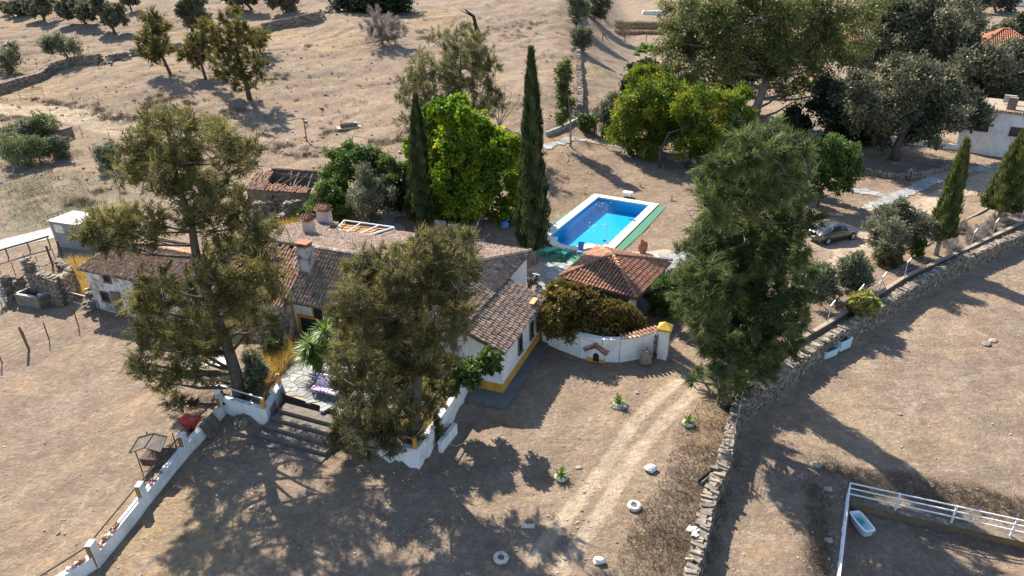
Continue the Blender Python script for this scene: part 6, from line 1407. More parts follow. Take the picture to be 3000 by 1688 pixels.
for px,py,r,n in ((2075,1290,2.0,1500),(2050,1370,1.8,1500),(2035,1440,1.8,1400),(2000,1520,2.0,1800),(1960,1580,2.0,1800),(1940,1650,2.0,1700),(2100,1220,1.5,1000)): g_.append((px,py,r,n))
blades('dry_weeds','dry brown weeds along the stone wall by the track and on the paddock bank',g_,'drydark',.28,302,.025,.9)
blades('field_straw','short dry straw scattered over the fields',[(rr.uniform(-100,3050),rr.uniform(640,1690),2.2,130) for _ in range(420)],'dry',.11,303,.014,1.4)
blades('hill_straw','dry straw tufts scattered over the hillside',[(rr.uniform(-50,1700),rr.uniform(20,560),5,110) for _ in range(300)],'dry',.3,304,.045,1.0)
sc_=[]
for x,y in ((120,298),(180,302),(240,310),(300,330),(330,338),(360,345),(20,345),(60,352),(470,292),(440,312),(500,285),(350,352),(830,225),(800,235),(900,140),(1420,60),(1520,85),(1230,95),(1260,110),(780,440),(850,430),(980,390),(1130,420),(1170,410),(1500,110),(1560,70),(250,590),(230,600),(330,560),(690,330),(640,350),(1210,380),(960,440),(880,455),(560,300),(420,300)):
    for _ in range(9): sc_.append((x+rr.gauss(0,28),y+rr.gauss(0,5),rr.uniform(.25,.8),int(rr.uniform(15,60))))
for _ in range(420): sc_.append((rr.uniform(0,1750),rr.uniform(10,600),rr.uniform(.2,.6),int(rr.uniform(6,24))))
blades('hill_scrub','dark dry scrub tufts over the hillside and along the banks of its road',sc_,'drydark',.5,305,.05,.9)
blades('green_weeds','pale green weeds in the dry ground on the left',[(rr.gauss(130,90),rr.gauss(590,55),1.6,90) for _ in range(70)]+[(1880,140,3,300),(1960,150,3,300),(1800,225,2,200),(1790,70,3,500),(1850,75,3,700),(1900,78,3,700)],'oliv',.3,306,.04,.8)
blades('leaf_litter','brown fallen leaves under the garden trees',[(rr.uniform(2330,2900),rr.uniform(640,930),2.2,90) for _ in range(46)]+[(rr.uniform(1600,2050),rr.uniform(480,690),2.5,60) for _ in range(60)],'orange',.10,307,.06,2.5,cat='leaves')
blades('vegetable_plot','brown green rows of dried plants in the vegetable plot on the far slope',[(x,y,1.3,240) for x in range(1815,1965,14) for y in (74,84,100)],'drydark',.9,309,.07,.4,cat='crop')
# loose stones over the ground
m=MB(); rr=random.Random(9)
def pebble(q,s): m.box(q+np.array([0,0,s*.2]),(s*rr.uniform(.7,1.4),s*rr.uniform(.6,1.1),s*.7),(1,rr.gauss(0,1),rr.gauss(0,.2)),tint=rr.random(),jit=s*.16)
for k in range(2600):
    px,py=rr.uniform(0,3000),rr.uniform(620,1688); q=G(px,py); pebble(q,abs(rr.gauss(0,.035))+.02)
for k in range(700):
    px,py=rr.uniform(0,1700),rr.uniform(40,560); q=G(px,py); pebble(q,abs(rr.gauss(0,.14))+.06)
for cx,cy,sx,sy,n in ((1690,1500,18,60,14),(1640,1430,22,60,10),(2440,1600,15,70,60),(2430,1440,20,20,30),(100,830,70,30,60),(1720,1500,10,70,16),(860,180,60,20,50),(2475,1460,14,10,20),(2100,1370,10,50,30)):
    for k in range(n): q=G(rr.gauss(cx,sx),rr.gauss(cy,sy)); pebble(q,abs(rr.gauss(0,.04))+.025)
MPEB=M('pale_loose_stones',(.40,.345,.28),c2=(.25,.21,.17),scale=3,rough=1,objrand=.35,tint=True)
tag(link('loose_stones',mesh_mb('loose_stones',m,MPEB)),label='small pale stones scattered over the dry ground',cat='stones',kind='stuff')
# ------------------------------------------------------------ vehicles
def car(name,label,base,fwd,L=4.5,Wd=1.84,Ht=1.40,paint=MCAR):
    base=np.asarray(base,float); X=np.asarray(fwd,float); X[2]=0; X/=np.linalg.norm(X); Y=np.cross([0,0,1.],X); Z=np.array([0,0,1.])
    r=thing(name,label,'car',base)
    def pt(x,y,z): return base+X*x+Y*y+Z*z
    # stations from tail (-) to nose (+): x, half width, sill, belt, roof, roof half width
    st=[(-2.25,.62,.42,.78,.80,.55),(-2.12,.80,.30,.92,.95,.66),(-1.75,.90,.24,.98,1.04,.70),(-1.2,.92,.22,.96,1.26,.62),(-.6,.92,.22,.94,1.39,.60),(0,.92,.22,.92,1.42,.60),(.45,.92,.22,.92,1.36,.60),(.85,.92,.22,.93,1.16,.66),(1.15,.92,.23,.94,.99,.72),(1.6,.90,.24,.90,.93,.70),(2.0,.84,.28,.80,.83,.64),(2.22,.66,.40,.64,.66,.5)]
    m=MB(); vs=[];k=10
    for x,w,zs,zb,zr,rw in st:
        vs+=[pt(x,-w*.92,zs),pt(x,-w,zs+(zb-zs)*.45),pt(x,-w*.97,zb),pt(x,-rw,zr-.04),pt(x,-rw*.6,zr),pt(x,rw*.6,zr),pt(x,rw,zr-.04),pt(x,w*.97,zb),pt(x,w,zs+(zb-zs)*.45),pt(x,w*.92,zs)]
    fs=[]
    for i in range(len(st)-1):
        for j in range(k): fs.append((i*k+j,(i+1)*k+j,(i+1)*k+(j+1)%k,i*k+(j+1)%k))
    fs.append(tuple(range(k))); fs.append(tuple(range(len(st)*k-1,(len(st)-1)*k-1,-1)))
    m.add(vs,fs); part('body',m,paint,r,smooth=True)
    def quad(nm,pts,mat,off):
        m=MB(); p=[np.asarray(q) for q in pts]; n=np.cross(p[1]-p[0],p[2]-p[0]); n/=np.linalg.norm(n); c=np.mean(p,0)
        if n@(c-(base+Z*.7))<0: n=-n
        m.add([q+n*off for q in p]+[q-n*.02 for q in p],[(0,1,2,3),(7,6,5,4),(0,4,5,1),(1,5,6,2),(2,6,7,3),(3,7,4,0)]); return part(nm,m,mat,r)
    for s in (-1,1):
        quad('side_window',[pt(-1.15,s*.86,1.0),pt(-.15,s*.87,.99),pt(-.15,s*.645,1.36),pt(-.85,s*.65,1.28)],MGLASS,.03)
        quad('side_window',[pt(-.07,s*.87,.99),pt(.78,s*.86,.98),pt(.42,s*.66,1.30),pt(-.07,s*.645,1.36)],MGLASS,.03)
        quad('rear_light',[pt(-2.16,s*.80,.72),pt(-2.24,s*.45,.70),pt(-2.24,s*.45,.82),pt(-2.12,s*.80,.86)],MRED,.02)
        quad('headlight',[pt(2.02,s*.82,.62),pt(2.2,s*.5,.56),pt(2.18,s*.5,.66),pt(1.98,s*.80,.75)],MWHT,.02)
        m=MB(); m.box(pt(.62,s*1.0,1.0),(.16,.2,.12),X,Y); part('mirror',m,paint,r)
        m=MB(); m.box(pt(.3,s*.93,.83),(.2,.03,.03),X,Y); part('door_handle',m,MTRIM,r)
        for x in (-1.38,1.38):
            c=pt(x,s*.86,.33); m=MB(); m.tube([c-Y*.1,c+Y*.1],.33,18); w=part('wheel',m,MBLK,r)
            m=MB(); m.tube([c-Y*.105*1,c+Y*.108],.21,10); part('rim',m,MMET,w)
    quad('rear_window',[pt(-1.72,-.60,1.06),pt(-1.72,.60,1.06),pt(-.95,.52,1.345),pt(-.95,-.52,1.345)],MGLASS,.015)
    quad('windscreen',[pt(1.08,-.64,1.02),pt(1.08,.64,1.02),pt(.5,.54,1.34),pt(.5,-.54,1.34)],MGLASS,.015)
    m=MB(); m.box(pt(-2.26,0,.62),(.03,.5,.12),X,Y); part('number_plate',m,MWHT,r)
    m=MB(); m.box(pt(-.78,0,1.42),(.2,.04,.06),X,Y); part('roof_aerial',m,MTRIM,r)
    for s in (-.5,.5):
        m=MB(); m.bar(pt(-.75,s,1.44),pt(.25,s,1.45),.02,5); part('roof_rail',m,MTRIM,r)
    return r
cb_=(P(2385,700)+P(2500,690))/2; cb_[2]=Tz(cb_[0],cb_[1])
cp=G(2437,700); car('parked_car','grey saloon car parked on the pale sandy drive by the olive tree',cp,(.93,.36,0)); [o for o in bpy.data.objects if o.name=='parked_car'][0].scale=(1.06,1.06,1.14)
# convertible-like open silver car under the green tree
q=P(1306,690,.2); r=thing('garden_sofa','grey cushioned sofa with piled boxes under the lime green tree','sofa',q); X=np.array([.95,-.3,0]); Y=np.array([.3,.95,0])
m=MB(); m.tube([q+X*(-1.2)+Y*.3+np.array([0,0,.35]),q+X*(-.9)-Y*.5+np.array([0,0,.35]),q+X*.6-Y*.7+np.array([0,0,.35]),q+X*1.1-Y*.2+np.array([0,0,.35])],[.22,.25,.25,.2],7); part('armrest',m,M('silver_cloth',(.42,.43,.46),rough=.6),r,smooth=True)
m=MB(); m.box(q+np.array([0,0,.2]),(2.2,1.1,.35),X,Y); part('seat',m,MTRIM,r)
m=MB(); m.box(q-X*.7+Y*.6+np.array([0,0,.75]),(1.1,.25,1.0),X,Y+np.array([0,0,.4])); part('backrest',m,MGREY,r)
m=MB(); m.box(q+X*.5+Y*.6+np.array([0,0,.6]),(.8,.2,.7),X,Y+np.array([0,0,.3])); part('backrest',m,M('blue_grey_cushion',(.30,.42,.5),rough=.8),r)
q=P(1480,667,.15); m=MB(); m.box(q+np.array([0,0,.3]),(.7,.5,.5),(1,.3,0),taper=.8); m.bar(q+np.array([-.4,0,.5]),q+np.array([.5,.3,.75]),.04,5); single('garden_barrow',m,MBLUE,'small blue wheeled barrow in the shade right of the lime green tree','barrow',q)
# sun loungers and chair by the pool
def lounger(label,px,py,ang,mat=MGREEN):
    q=P(px,py,.05); r=thing('sun_lounger',label,'sun lounger',q,'green sun loungers by the pool'); X=np.array([math.cos(ang),math.sin(ang),0]); Y=np.array([-X[1],X[0],0]); Z=np.array([0,0,1.])
    m=MB(); m.box(q+X*.25+Z*.33,(1.35,.62,.05),X,Y); part('seat',m,mat,r)
    m=MB(); m.box(q-X*.72+Z*.55,(.72,.62,.05),X*.8-Z*.6,Y); part('backrest',m,mat,r)
    for sx in (-.35,.8):
        for sy in (-.27,.27): m=MB(); m.bar(q+X*sx+Y*sy,q+X*sx+Y*sy+Z*.32,.03,5); part('leg',m,mat,r)
    return r
lounger('green sun lounger nearest the foot of the tallest cypress',1607,742,.5); lounger('dappled green sun lounger in the middle, below the rounded pool end',1652,750,1.0)
q=P(1699,748,.05); r=thing('deck_chair','dark blue deck chair right of the green loungers','deck chair',q); Z=np.array([0,0,1.]); X=np.array([.3,.95,0]); Y=np.array([.95,-.3,0])
m=MB(); m.box(q+Z*.4,(.55,.5,.05),X,Y); part('seat',m,MBLUE,r)
m=MB(); m.box(q+X*.35+Z*.75,(.75,.5,.05),X*.4+Z*.9,Y); part('backrest',m,MBLUE,r)
for sx in (-.22,.22):
    for sy in (-.22,.22): m=MB(); m.bar(q+X*sx+Y*sy,q+X*sx+Y*sy+Z*.4,.02,5); part('leg',m,MMET,r)
# pool shower
q=P(1776,722,.1); r=thing('pool_shower','thin steel pool shower standing on the near coping of the pool','shower',q); m=MB(); m.tube([q,q+Z*2.0,q+Z*2.15-np.array([.15,0,0]),q+Z*2.1-np.array([.4,0,0]),q+Z*1.9-np.array([.42,0,0])],.03,6); part('pipe',m,MMET,r); m=MB(); m.box(q+Z*.03,(.5,.5,.06)); part('base',m,MCREAM,r)
q=P(1853,645,.16); m=MB(); m.box(q+Z*.03,(.75,.12,.05),(1,-.5,0)); single('pool_drain_hook',m,MTRIM,'dark flat tool lying on the right side coping of the pool','tool',q)
q=P(1772,707,.16); m=MB(); m.box(q+Z*.04,(.4,.08,.07),(1,.2,0)); m.box(q+Z*.05,(.08,.4,.07),(1,.2,0)); single('pool_toy',m,MTRIM,'small dark cross shaped pool toy on the near coping','toy',q)
# clay jar
q=P(1882,742); r=thing('clay_jar','big brown clay jar standing at the edge of the garden path','jar',q); m=MB(); m.lathe(q,[(.22,0),(.30,.15),(.42,.55),(.43,.85),(.33,1.08),(.27,1.15),(.31,1.22),(.27,1.22),(.2,1.1),(.01,1.0)],16); part('body',m,MCLAY,r,smooth=True)
# motorbike by the wing
q=P(1562,843,.1); r=thing('scooter','black scooter with a top case parked behind the wing wall','scooter',q); X=np.array([.5,.86,0]); Y=np.array([-.86,.5,0])
for s in (-.6,.6):
    c=q+X*s+Z*.28; m=MB(); m.tube([c-Y*.07,c+Y*.07],.28,14); w=part('wheel',m,MBLK,r); m=MB(); m.tube([c-Y*.075,c+Y*.075],.13,8); part('rim',m,MMET,w)
m=MB(); m.tube([q-X*.7+Z*.55,q-X*.3+Z*.6,q+Z*.38,q+X*.35+Z*.45,q+X*.5+Z*.9],[.17,.2,.17,.16,.14],8); part('body',m,MTRIM,r,smooth=True)
m=MB(); m.box(q-X*.2+Z*.78,(.75,.3,.14),X,Y); part('seat',m,MBLK,r)
m=MB(); m.box(q-X*.75+Z*1.0,(.4,.42,.34),X,Y,taper=.8); part('top_case',m,MTRIM,r)
m=MB(); m.bar(q+X*.5+Z*.98-Y*.35,q+X*.5+Z*.98+Y*.35,.025,5); part('handlebar',m,MMET,r)
for s in (-1,1): m=MB(); m.bar(q+X*.45+Z*1.0+Y*s*.28,q+X*.45+Z*1.2+Y*s*.34,.015,4); m.box(q+X*.45+Z*1.22+Y*s*.35,(.04,.12,.08),X,Y); part('mirror',m,MTRIM,r)
m=MB(); m.box(q+X*.58+Z*.8,(.08,.3,.5),X-Z*.3,Y); part('front_shield',m,MGREY,r)
# small ride-on mower / quad in the shade of the feathery trees
q=G(2028,492); r=thing('ride_on_mower','dark ride on mower covered with a blue cloth in the shade beyond the pool','mower',q); X=np.array([-.8,-.6,0]); Y=np.array([.6,-.8,0])
m=MB(); m.box(q+Z*.6,(1.5,.8,.45),X,Y,taper=.85); part('body',m,MTRIM,r); m=MB(); m.box(q-X*.3+Z*1.0,(.6,.7,.4),X,Y,taper=.7); part('cover',m,MBLUE,r)
for sx in (-.5,.5):
    for sy in (-.45,.45): c=q+X*sx+Y*sy+Z*.3; m=MB(); m.tube([c-Y*.1,c+Y*.1],.3,12); part('wheel',m,MBLK,r)
m=MB(); m.tube([q+X*.3+Z*.8,q+X*.15+Z*1.2],.03,5); part('steering_column',m,MMET,r)
# well with iron arch
q=G(1953,205); r=thing('stone_well','small white square well with an iron arch on the far slope','well',q)
m=MB(); m.box(q+Z*.5,(1.5,1.5,1.2),(1,.2,0)); part('body',m,MW,r); m=MB(); m.box(q+Z*1.14,(1.8,1.8,.14),(1,.2,0)); part('slab',m,MCONC,r)
m=MB(); m.tube([q+np.array([.5*math.cos(a),0,1.2+1.3+.45*math.sin(a)]) for a in (0,.6,1.2,1.57,1.95,2.6,3.14)]+[q+np.array([-.5,0,1.2])],.04,5); m.bar(q+np.array([.5,0,1.2]),q+np.array([.5,0,2.5]),.04,5); part('arch',m,MRUST,r)
q=G(1770,57); m=MB(); m.lathe(q,[(.45,0),(.5,1.0),(.42,1.0),(.4,.9)],10); single('black_barrel',m,MTRIM,'black barrel under the tree at the far garden corner','barrel',q)
# cattle trough on the slope
q=G(1022,373); X=np.array([.93,.36,0]); Y=np.array([-.36,.93,0]); r=thing('cattle_trough','long narrow concrete trough on a pale slab on the hillside','trough',q)
m=MB(); m.box(q+Z*.0,(3.2,1.5,.2),X,Y); part('slab',m,MSAND,r)
m=MB()
for a,b_,s in ((0,-.3,(2.3,.1,.45)),(0,.3,(2.3,.1,.45)),(-1.1,0,(.1,.7,.45)),(1.1,0,(.1,.7,.45))): m.box(q+X*a+Y*b_+Z*.3,s,X,Y)
m.box(q+Z*.2,(2.2,.55,.15),X,Y); part('trough',m,MMORT,r); m=MB(); m.box(q+X*.95+Z*.56,(.45,.65,.06),X,Y); part('lid',m,MCONC,r)
q=G(172,400); m=MB(); m.box(q+Z*.5,(3.4,1.8,1.1),(.98,-.2,0),jit=.1); m.box(q+Z*1.1,(3.6,2.0,.15),(.98,-.2,0),jit=.05); single('stone_block',m,MRUIN,'low grey stone hut block half hidden by the left bushes','stone block',q)
# ------------------------------------------------------------ farmyard on the left
q=G(95,895); X=np.array([.95,-.31,0]); Y=np.array([.31,.95,0]); r=thing('water_trough','grey concrete water trough with pale rim beside the ruined wall','trough',q)
m=MB(); L_,B_,H_=2.2,1.6,.95
for a,b_,s in ((0,-B_/2,(L_,.16,H_)),(0,B_/2,(L_,.16,H_)),(-L_/2,0,(.16,B_+.16,H_)),(L_/2,0,(.16,B_+.16,H_))): m.box(q+X*a+Y*(b_+.6)+Z*H_/2,s,X,Y)
m.box(q+Y*.6+Z*.3,(L_-.1,B_-.1,.5),X,Y); part('body',m,M('stained_concrete',(.24,.21,.17),c2=(.13,.11,.09),scale=2,bump=.3),r)
m=MB()
for a,b_,s in ((0,-B_/2,(L_+.2,.22,.07)),(-L_/2,0,(.22,B_+.2,.07)),(L_/2,0,(.22,B_+.2,.07)),(0,B_/2,(L_+.2,.22,.07))): m.box(q+X*a+Y*(b_+.6)+Z*(H_+.035),s,X,Y)
part('rim',m,MCONC,r)
m=MB(); m.box(q+Y*.6+Z*.62,(L_-.2,B_-.2,.03),X,Y); part('water',m,MGLASS,r)
m=MB(); 
for k in range(5): m.box(q+Y*.6+X*random.uniform(.1,.7)+Z*.7,(random.uniform(.2,.5),.3,.12),(random.gauss(0,1),1,0),jit=.05)
single('plastic_sheet',m,MWHT,'crumpled white and blue plastic sheet floating in the grey water trough','plastic sheet',q+Z*.7)
a=G(-15,922); b=G(48,858); r=thing('farm_gate','galvanised tubular farm gate at the left edge beside the trough','gate',a); d=b-a
for k in range(7): m=MB(); m.bar(a+Z*(.25+.2*k),b+Z*(.25+.2*k),.03,5); part('rail',m,MMET,r)
for t in (0,.5,1): m=MB(); m.bar(a+d*t,a+d*t+Z*1.5,.04,6); part('upright',m,MMET,r)
q=G(8,905); m=MB(); m.tube([q,q+Z*.9,q+np.array([.2,0,1.1]),q+np.array([.35,0,.9]),q+np.array([.35,0,0])],.04,6); single('bent_pipe',m,MMET,'bent steel pipe hoop in front of the farm gate','pipe hoop',q)
q=G(2,845); m=MB(); m.box(q+Z*.5,(1.6,.9,1.1),(.95,-.31,0),taper=.9); single('maroon_box',m,MATS.get('maroon_frame',MRED),'dark maroon metal box behind the farm gate at the left edge','box',q)
a=G(190,882); b=G(262,900); r=thing('iron_railing','white topped iron railing in front of the yellow grass','railing',a); d=b-a; d[2]=0
for k in range(17): m=MB(); m.bar(a+d*k/16+Z*.15,a+d*k/16+Z*1.0,.015,4); part('bar',m,MRUST,r)
m=MB(); m.bar(a+Z*1.0,a+d+Z*1.0,.04,5); part('top_rail',m,MWP,r); m=MB(); m.bar(a+Z*.15,a+d+Z*.15,.025,5); part('bottom_rail',m,MWP,r)
q=G(150,850); m=MB(); m.box(q+Z*2.4,(1.1,.7,.06),(.95,-.31,0)); m.tube([q+X*-.55+Z*2.35,q+X*.55+Z*2.35],.05,5); single('metal_sheet',m,MWOOD,'weathered metal sheet lying on top of the tall ruined wall','metal sheet',q+Z*2.3)
# red cart tray and pallet at the corner of the white wall
q=P(560,1262); r=thing('red_cart','red steel cart tray tipped up behind the white wall','cart',q); X=np.array([.93,-.3,0]); Y=np.array([.3,.93,0])
m=MB(); v=[q+X*sx*w+Y*sy+Z*z for z,w,sy in ((.25,.3,-.15),(.25,.3,.25),(1.05,.85,-.35),(1.05,.85,.75)) for sx in (-1,1)]
m.add(v,[(0,2,3,1),(0,1,5,4),(2,6,7,3),(0,4,6,2),(1,3,7,5)]); part('tray',m,MRED,r)
for k in (-.45,0,.45): m=MB(); m.bar(q+X*k*.6-Y*.18+Z*.3,q+X*k*1.3-Y*.38+Z*1.05,.03,4); part('rib',m,M('dark_red_paint',(.25,.015,.01)) if 'dark_red_paint' not in MATS else MATS['dark_red_paint'],r)
for s in (-1,1): m=MB(); m.bar(q+X*s*.3+Z*.3,q+X*s*.75-Y*.7+Z*.02,.035,5); part('leg',m,MTRIM,r)
m=MB(); m.tube([q-Y*.1+Z*.2+X*(-.25),q-Y*.1+Z*.2+X*.25],.22,12); part('wheel',m,MBLK,r)
m=MB(); m.box(q+Y*.2+Z*1.06,(1.7,1.1,.04),X,Y); part('rim',m,MRED,r)
r.scale=(.7,.7,.7)
q=P(636,1268); r=thing('wooden_pallet','grey wooden pallet leaning against the white wall','pallet',q); X=np.array([.25,.97,0]); U=np.array([-.5,.1,.85]); U/=np.linalg.norm(U); N=np.cross(X,U)
for k in range(9): m=MB(); m.box(q+X*0+U*(.05+.12*k)+N*.06,(1.2,.09,.02),X,U); part('slat',m,MWOOD,r)
for k in (-.55,0,.55): m=MB(); m.box(q+X*k+U*.5,(.09,1.0,.09),X,U); part('bearer',m,MWOOD,r)
q=P(715,1240); single('boulder',rock(q+Z*.05,(.7,.6,.45),MSTONE,5),MSTONE,'rounded grey boulder at the foot of the terrace corner wall','boulder',q)
# bent metal shelter behind the white wall
q=P(455,1385); r=thing('metal_shelter','rusty metal frame with a bent sheet roof behind the white wall','shelter',q); X=np.array([.97,-.1,0]); Y=np.array([.1,.97,0])
for sx in (-.75,.75):
    for sy in (0,1.2): m=MB(); m.bar(q+X*sx+Y*sy,q+X*sx*1.0+Y*sy+Z*(1.55+.2*(sy>0)),.03,5); part('leg',m,MRUST,r)
V_=[q+X*(-.9)+Y*(-.3)+Z*1.5,q+X*(-.1)+Y*(-.1)+Z*1.75,q+X*.85+Y*(-.2)+Z*1.6,q+X*.8+Y*.7+Z*1.9,q+X*0+Y*.8+Z*2.0,q+X*(-.8)+Y*.6+Z*1.85]
m=MB(); m.add(V_+[v-Z*.02 for v in V_],[(0,1,4,5),(1,2,3,4),(11,10,7,6),(10,9,8,7)]); part('roof_sheet',m,M('dull_grey_brown_sheet',(.17,.14,.11),c2=(.10,.085,.07),scale=3,rough=.7),r)
for i,j in ((0,5),(1,4),(2,3),(0,1),(1,2),(5,4),(4,3)): m=MB(); m.bar(V_[i]+Z*.02,V_[j]+Z*.02,.018,4); part('roof_bar',m,MRUST,r)
m=MB(); m.box(q+X*0+Y*.6+Z*.55,(1.4,.9,.5),X,Y,taper=1.1); part('hay_rack',m,MRUST,r)
# bench with colourful cover
q=P(958,1158,1.05); r=thing('garden_bench','wooden bench with a bright patchwork cover on the flagstone terrace','bench',q); X=np.array([.93,-.36,0]); Y=np.array([.36,.93,0])
PW=M('patchwork_cloth',(.75,.72,.74),rough=.9,bump=.1)
t=PW.node_tree; vo=t.nodes.new('ShaderNodeTexVoronoi'); vo.inputs['Scale'].default_value=9; ge_=t.nodes.new('ShaderNodeNewGeometry'); t.links.new(ge_.outputs['Position'],vo.inputs['Vector'])
hs=t.nodes.new('ShaderNodeValToRGB'); hs.color_ramp.interpolation='CONSTANT'; e=hs.color_ramp.elements; e[0].color=(.78,.74,.76,1); e[1].position=.45; e[1].color=(.55,.03,.04,1)
for p_,c_ in ((.55,(.05,.12,.5,1)),(.66,(.75,.70,.74,1)),(.78,(.75,.35,.02,1)),(.88,(.35,.08,.4,1))): k=e.new(p_); k.color=c_
sp=t.nodes.new('ShaderNodeSeparateColor'); t.links.new(vo.outputs['Color'],sp.inputs[0]); t.links.new(sp.outputs[0],hs.inputs['Fac']); t.links.new(hs.outputs['Color'],t.nodes['Principled BSDF'].inputs['Base Color'])
m=MB(); m.box(q+Z*.45,(1.75,.65,.12),X,Y); part('seat_cover',m,PW,r)
m=MB(); m.box(q+Y*.42+Z*.8,(1.75,.1,.65),X,Y-Z*.25); part('backrest_cover',m,PW,r)
for sx in (-.8,.8):
    for sy in (-.28,.28): m=MB(); m.bar(q+X*sx+Y*sy,q+X*sx+Y*sy+Z*.42,.035,5); part('leg',m,MWOOD,r)
    m=MB(); m.tube([q+X*sx*1.06-Y*.3+Z*.4,q+X*sx*1.06-Y*.25+Z*.68,q+X*sx*1.06+Y*.4+Z*.7],.03,5); part('armrest',m,MTRIM,r)
# table top seen through the left tree
q=P(646,1088,.9); r=thing('garden_table','pale green slatted garden table behind the left big tree','table',q)
for k in range(7): m=MB(); m.box(q+X*(-.5+.17*k)+Z*.68,(.14,1.0,.03),X,Y); part('slat',m,MTEAL,r)
for sx in (-.45,.45):
    for sy in (-.4,.4): m=MB(); m.bar(q+X*sx+Y*sy,q+X*sx+Y*sy+Z*.67,.025,5); part('leg',m,MTRIM,r)
# cream pot with a slim conifer on the wall corner
q=P(1287,1308); r=thing('plant_pot','cream round plant pot with a slim dark conifer at the terrace wall','plant pot',q); m=MB(); m.lathe(q,[(.28,0),(.36,.45),(.40,.5),(.36,.5),(.33,.44),(.01,.42)],18); part('pot',m,M('cream_pot',(.72,.70,.64),rough=.6),r,smooth=True)
cl=[(q[0],q[1],q[2]+.5+.22*k,.34-.03*k) for k in range(9)]; link('foliage',leaf_mesh('foliage',cl,LF['olive_needle2'],2600,kind='needle',L=.3,Wd=.035,up=.6,sub=6),r)
m=MB(); a=P(1312,1300); m.tube([a+Z*.02,a+np.array([.5,-.25,.02]),P(1360,1298)+Z*.02,P(1405,1290)+Z*.02],.02,4); single('garden_hose',m,M('yellow_hose',(.55,.5,.2),rough=.5),'thin yellow hose lying on the ground beside the cream plant pot','hose',a)
# tyre planters, tyres, stones and rubbish on the yard
def tyre(name,label,px,py,mat,plant=None,seed=0,stones=False,group=None,tiltz=0):
    q=G(px,py); r=thing(name,label,'tyre' if not plant else 'planter',q,group); m=MB(); R,t_=.25,.105; vs=[];fs=[];n=18;k=8
    for i in range(n):
        for j in range(k):
            a=2*math.pi*i/n;b_=2*math.pi*j/k; rr_=R+t_*math.cos(b_)*(1.05); vs.append(q+np.array([rr_*math.cos(a),rr_*math.sin(a),.12+.115*math.sin(b_)]))
    for i in range(n):
        for j in range(k): fs.append((i*k+j,((i+1)%n)*k+j,((i+1)%n)*k+(j+1)%k,i*k+(j+1)%k))
    m.add(vs,fs); part('tyre',m,mat,r,smooth=True)
    m=MB(); m.lathe(q,[(.22,.0),(.22,.14),(.01,.15)],14); part('soil',m,MMORT,r)
    if plant:
        V=[];F=[];ti=[]; g=random.Random(seed)
        for _ in range(60):
            ph=g.uniform(0,6.283); el=g.uniform(.1,1.4); d=np.array([math.cos(ph)*math.cos(el),math.sin(ph)*math.cos(el),math.sin(el)]); S=np.cross(d,[0,0,1.]); S/=np.linalg.norm(S)+1e-6; h=q+Z*.22; l=g.uniform(.4,.7); i=len(V); V+=[h-S*.02,h+S*.02,h+d*l*.55+S*.025,h+d*l*.55-S*.025]; F.append((i,i+1,i+2,i+3)); ti+=[g.random()]*4
            i=len(V); V+=[h+d*l*.55+S*.025,h+d*l*.55-S*.025,h+d*l-Z*.08,h+d*l-Z*.08]; F.append((i,i+1,i+2,i+3)); ti+=[g.random()]*4
        link('yucca_leaves',mesh_np('yucca_leaves',V,F,LF['yucca'],ti),r)
    if stones:
        for k_ in range(11): a=k_*.571; part('stone',rock(q+np.array([.42*math.cos(a),.42*math.sin(a),.06]),(.14,.12,.1),MSTONE,k_),MPEB,r)
    return r
WTY=M('white_painted_rubber',(.54,.49,.43),c2=(.28,.22,.17),scale=6,rough=.8,thr=(.38,.5))
tyre('tyre_planter','little yucca in a stone ringed planter, furthest of three on the yard',1812,1188,WTY,True,1,True,'planters in white tyres')
tyre('tyre_planter','yucca in a white tyre planter on the slope beside the wall',2016,1245,WTY,True,2,False,'planters in white tyres')
tyre('tyre_planter','yucca in a white tyre planter left of the dirt track',1644,1402,WTY,True,3,False,'planters in white tyres')
tyre('painted_tyre_ring','empty white painted tyre in the sun right of the dirt track',1858,1488,WTY,group='white painted tyres')
tyre('painted_tyre_ring','empty white painted tyre in the shade near the bottom edge',1468,1640,WTY,group='white painted tyres')
for px,py,s,lb in ((1907,1378,.36,'larger white limestone lump right of the dirt track'),(1756,1648,.30,'white limestone lump near the bottom edge beside the track')): q=G(px,py); single('white_rock',rock(q+Z*.12,(s,s*.75,s*.55),MWHT,int(px)),M('white_rock_face',(.66,.63,.58),c2=(.48,.44,.38),scale=4,rough=.9) if 'white_rock_face' not in MATS else MATS['white_rock_face'],lb,'rock',q)
q=G(1547,1545); m=MB(); m.box(q+Z*.08,(.62,.17,.12),(1,-.05,0),jit=.015); single('white_slab',m,MDUSTY,'white oblong block lying in the tree shade','block',q)
q=G(2070,1410); a=G(2048,1420);b=G(2098,1382); r=thing('metal_gutter','dark metal gutter channel lying against the stone wall','gutter',q); d=(b-a)/np.linalg.norm(b-a); n_=np.cross([0,0,1.],d)
for s,mt in ((-1,MMET),(1,MTRIM)): m=MB(); m.box((a+b)/2+n_*s*.1+Z*.15,(np.linalg.norm(b-a),.02,.2),d,n_); part('side',m,mt,r)
m=MB(); m.box((a+b)/2+Z*.06,(np.linalg.norm(b-a),.2,.02),d,n_); part('base',m,MTRIM,r)
q=G(2035,1570); m=MB(); 
for k in range(5): m.box(q+np.array([random.gauss(0,.12),random.gauss(0,.22),.1]),(.25,.3,.12),(1,random.gauss(0,1),.4),jit=.06)
single('crumpled_sack',m,MDUSTY,'crumpled white plastic sack beside the stone wall','sack',q)
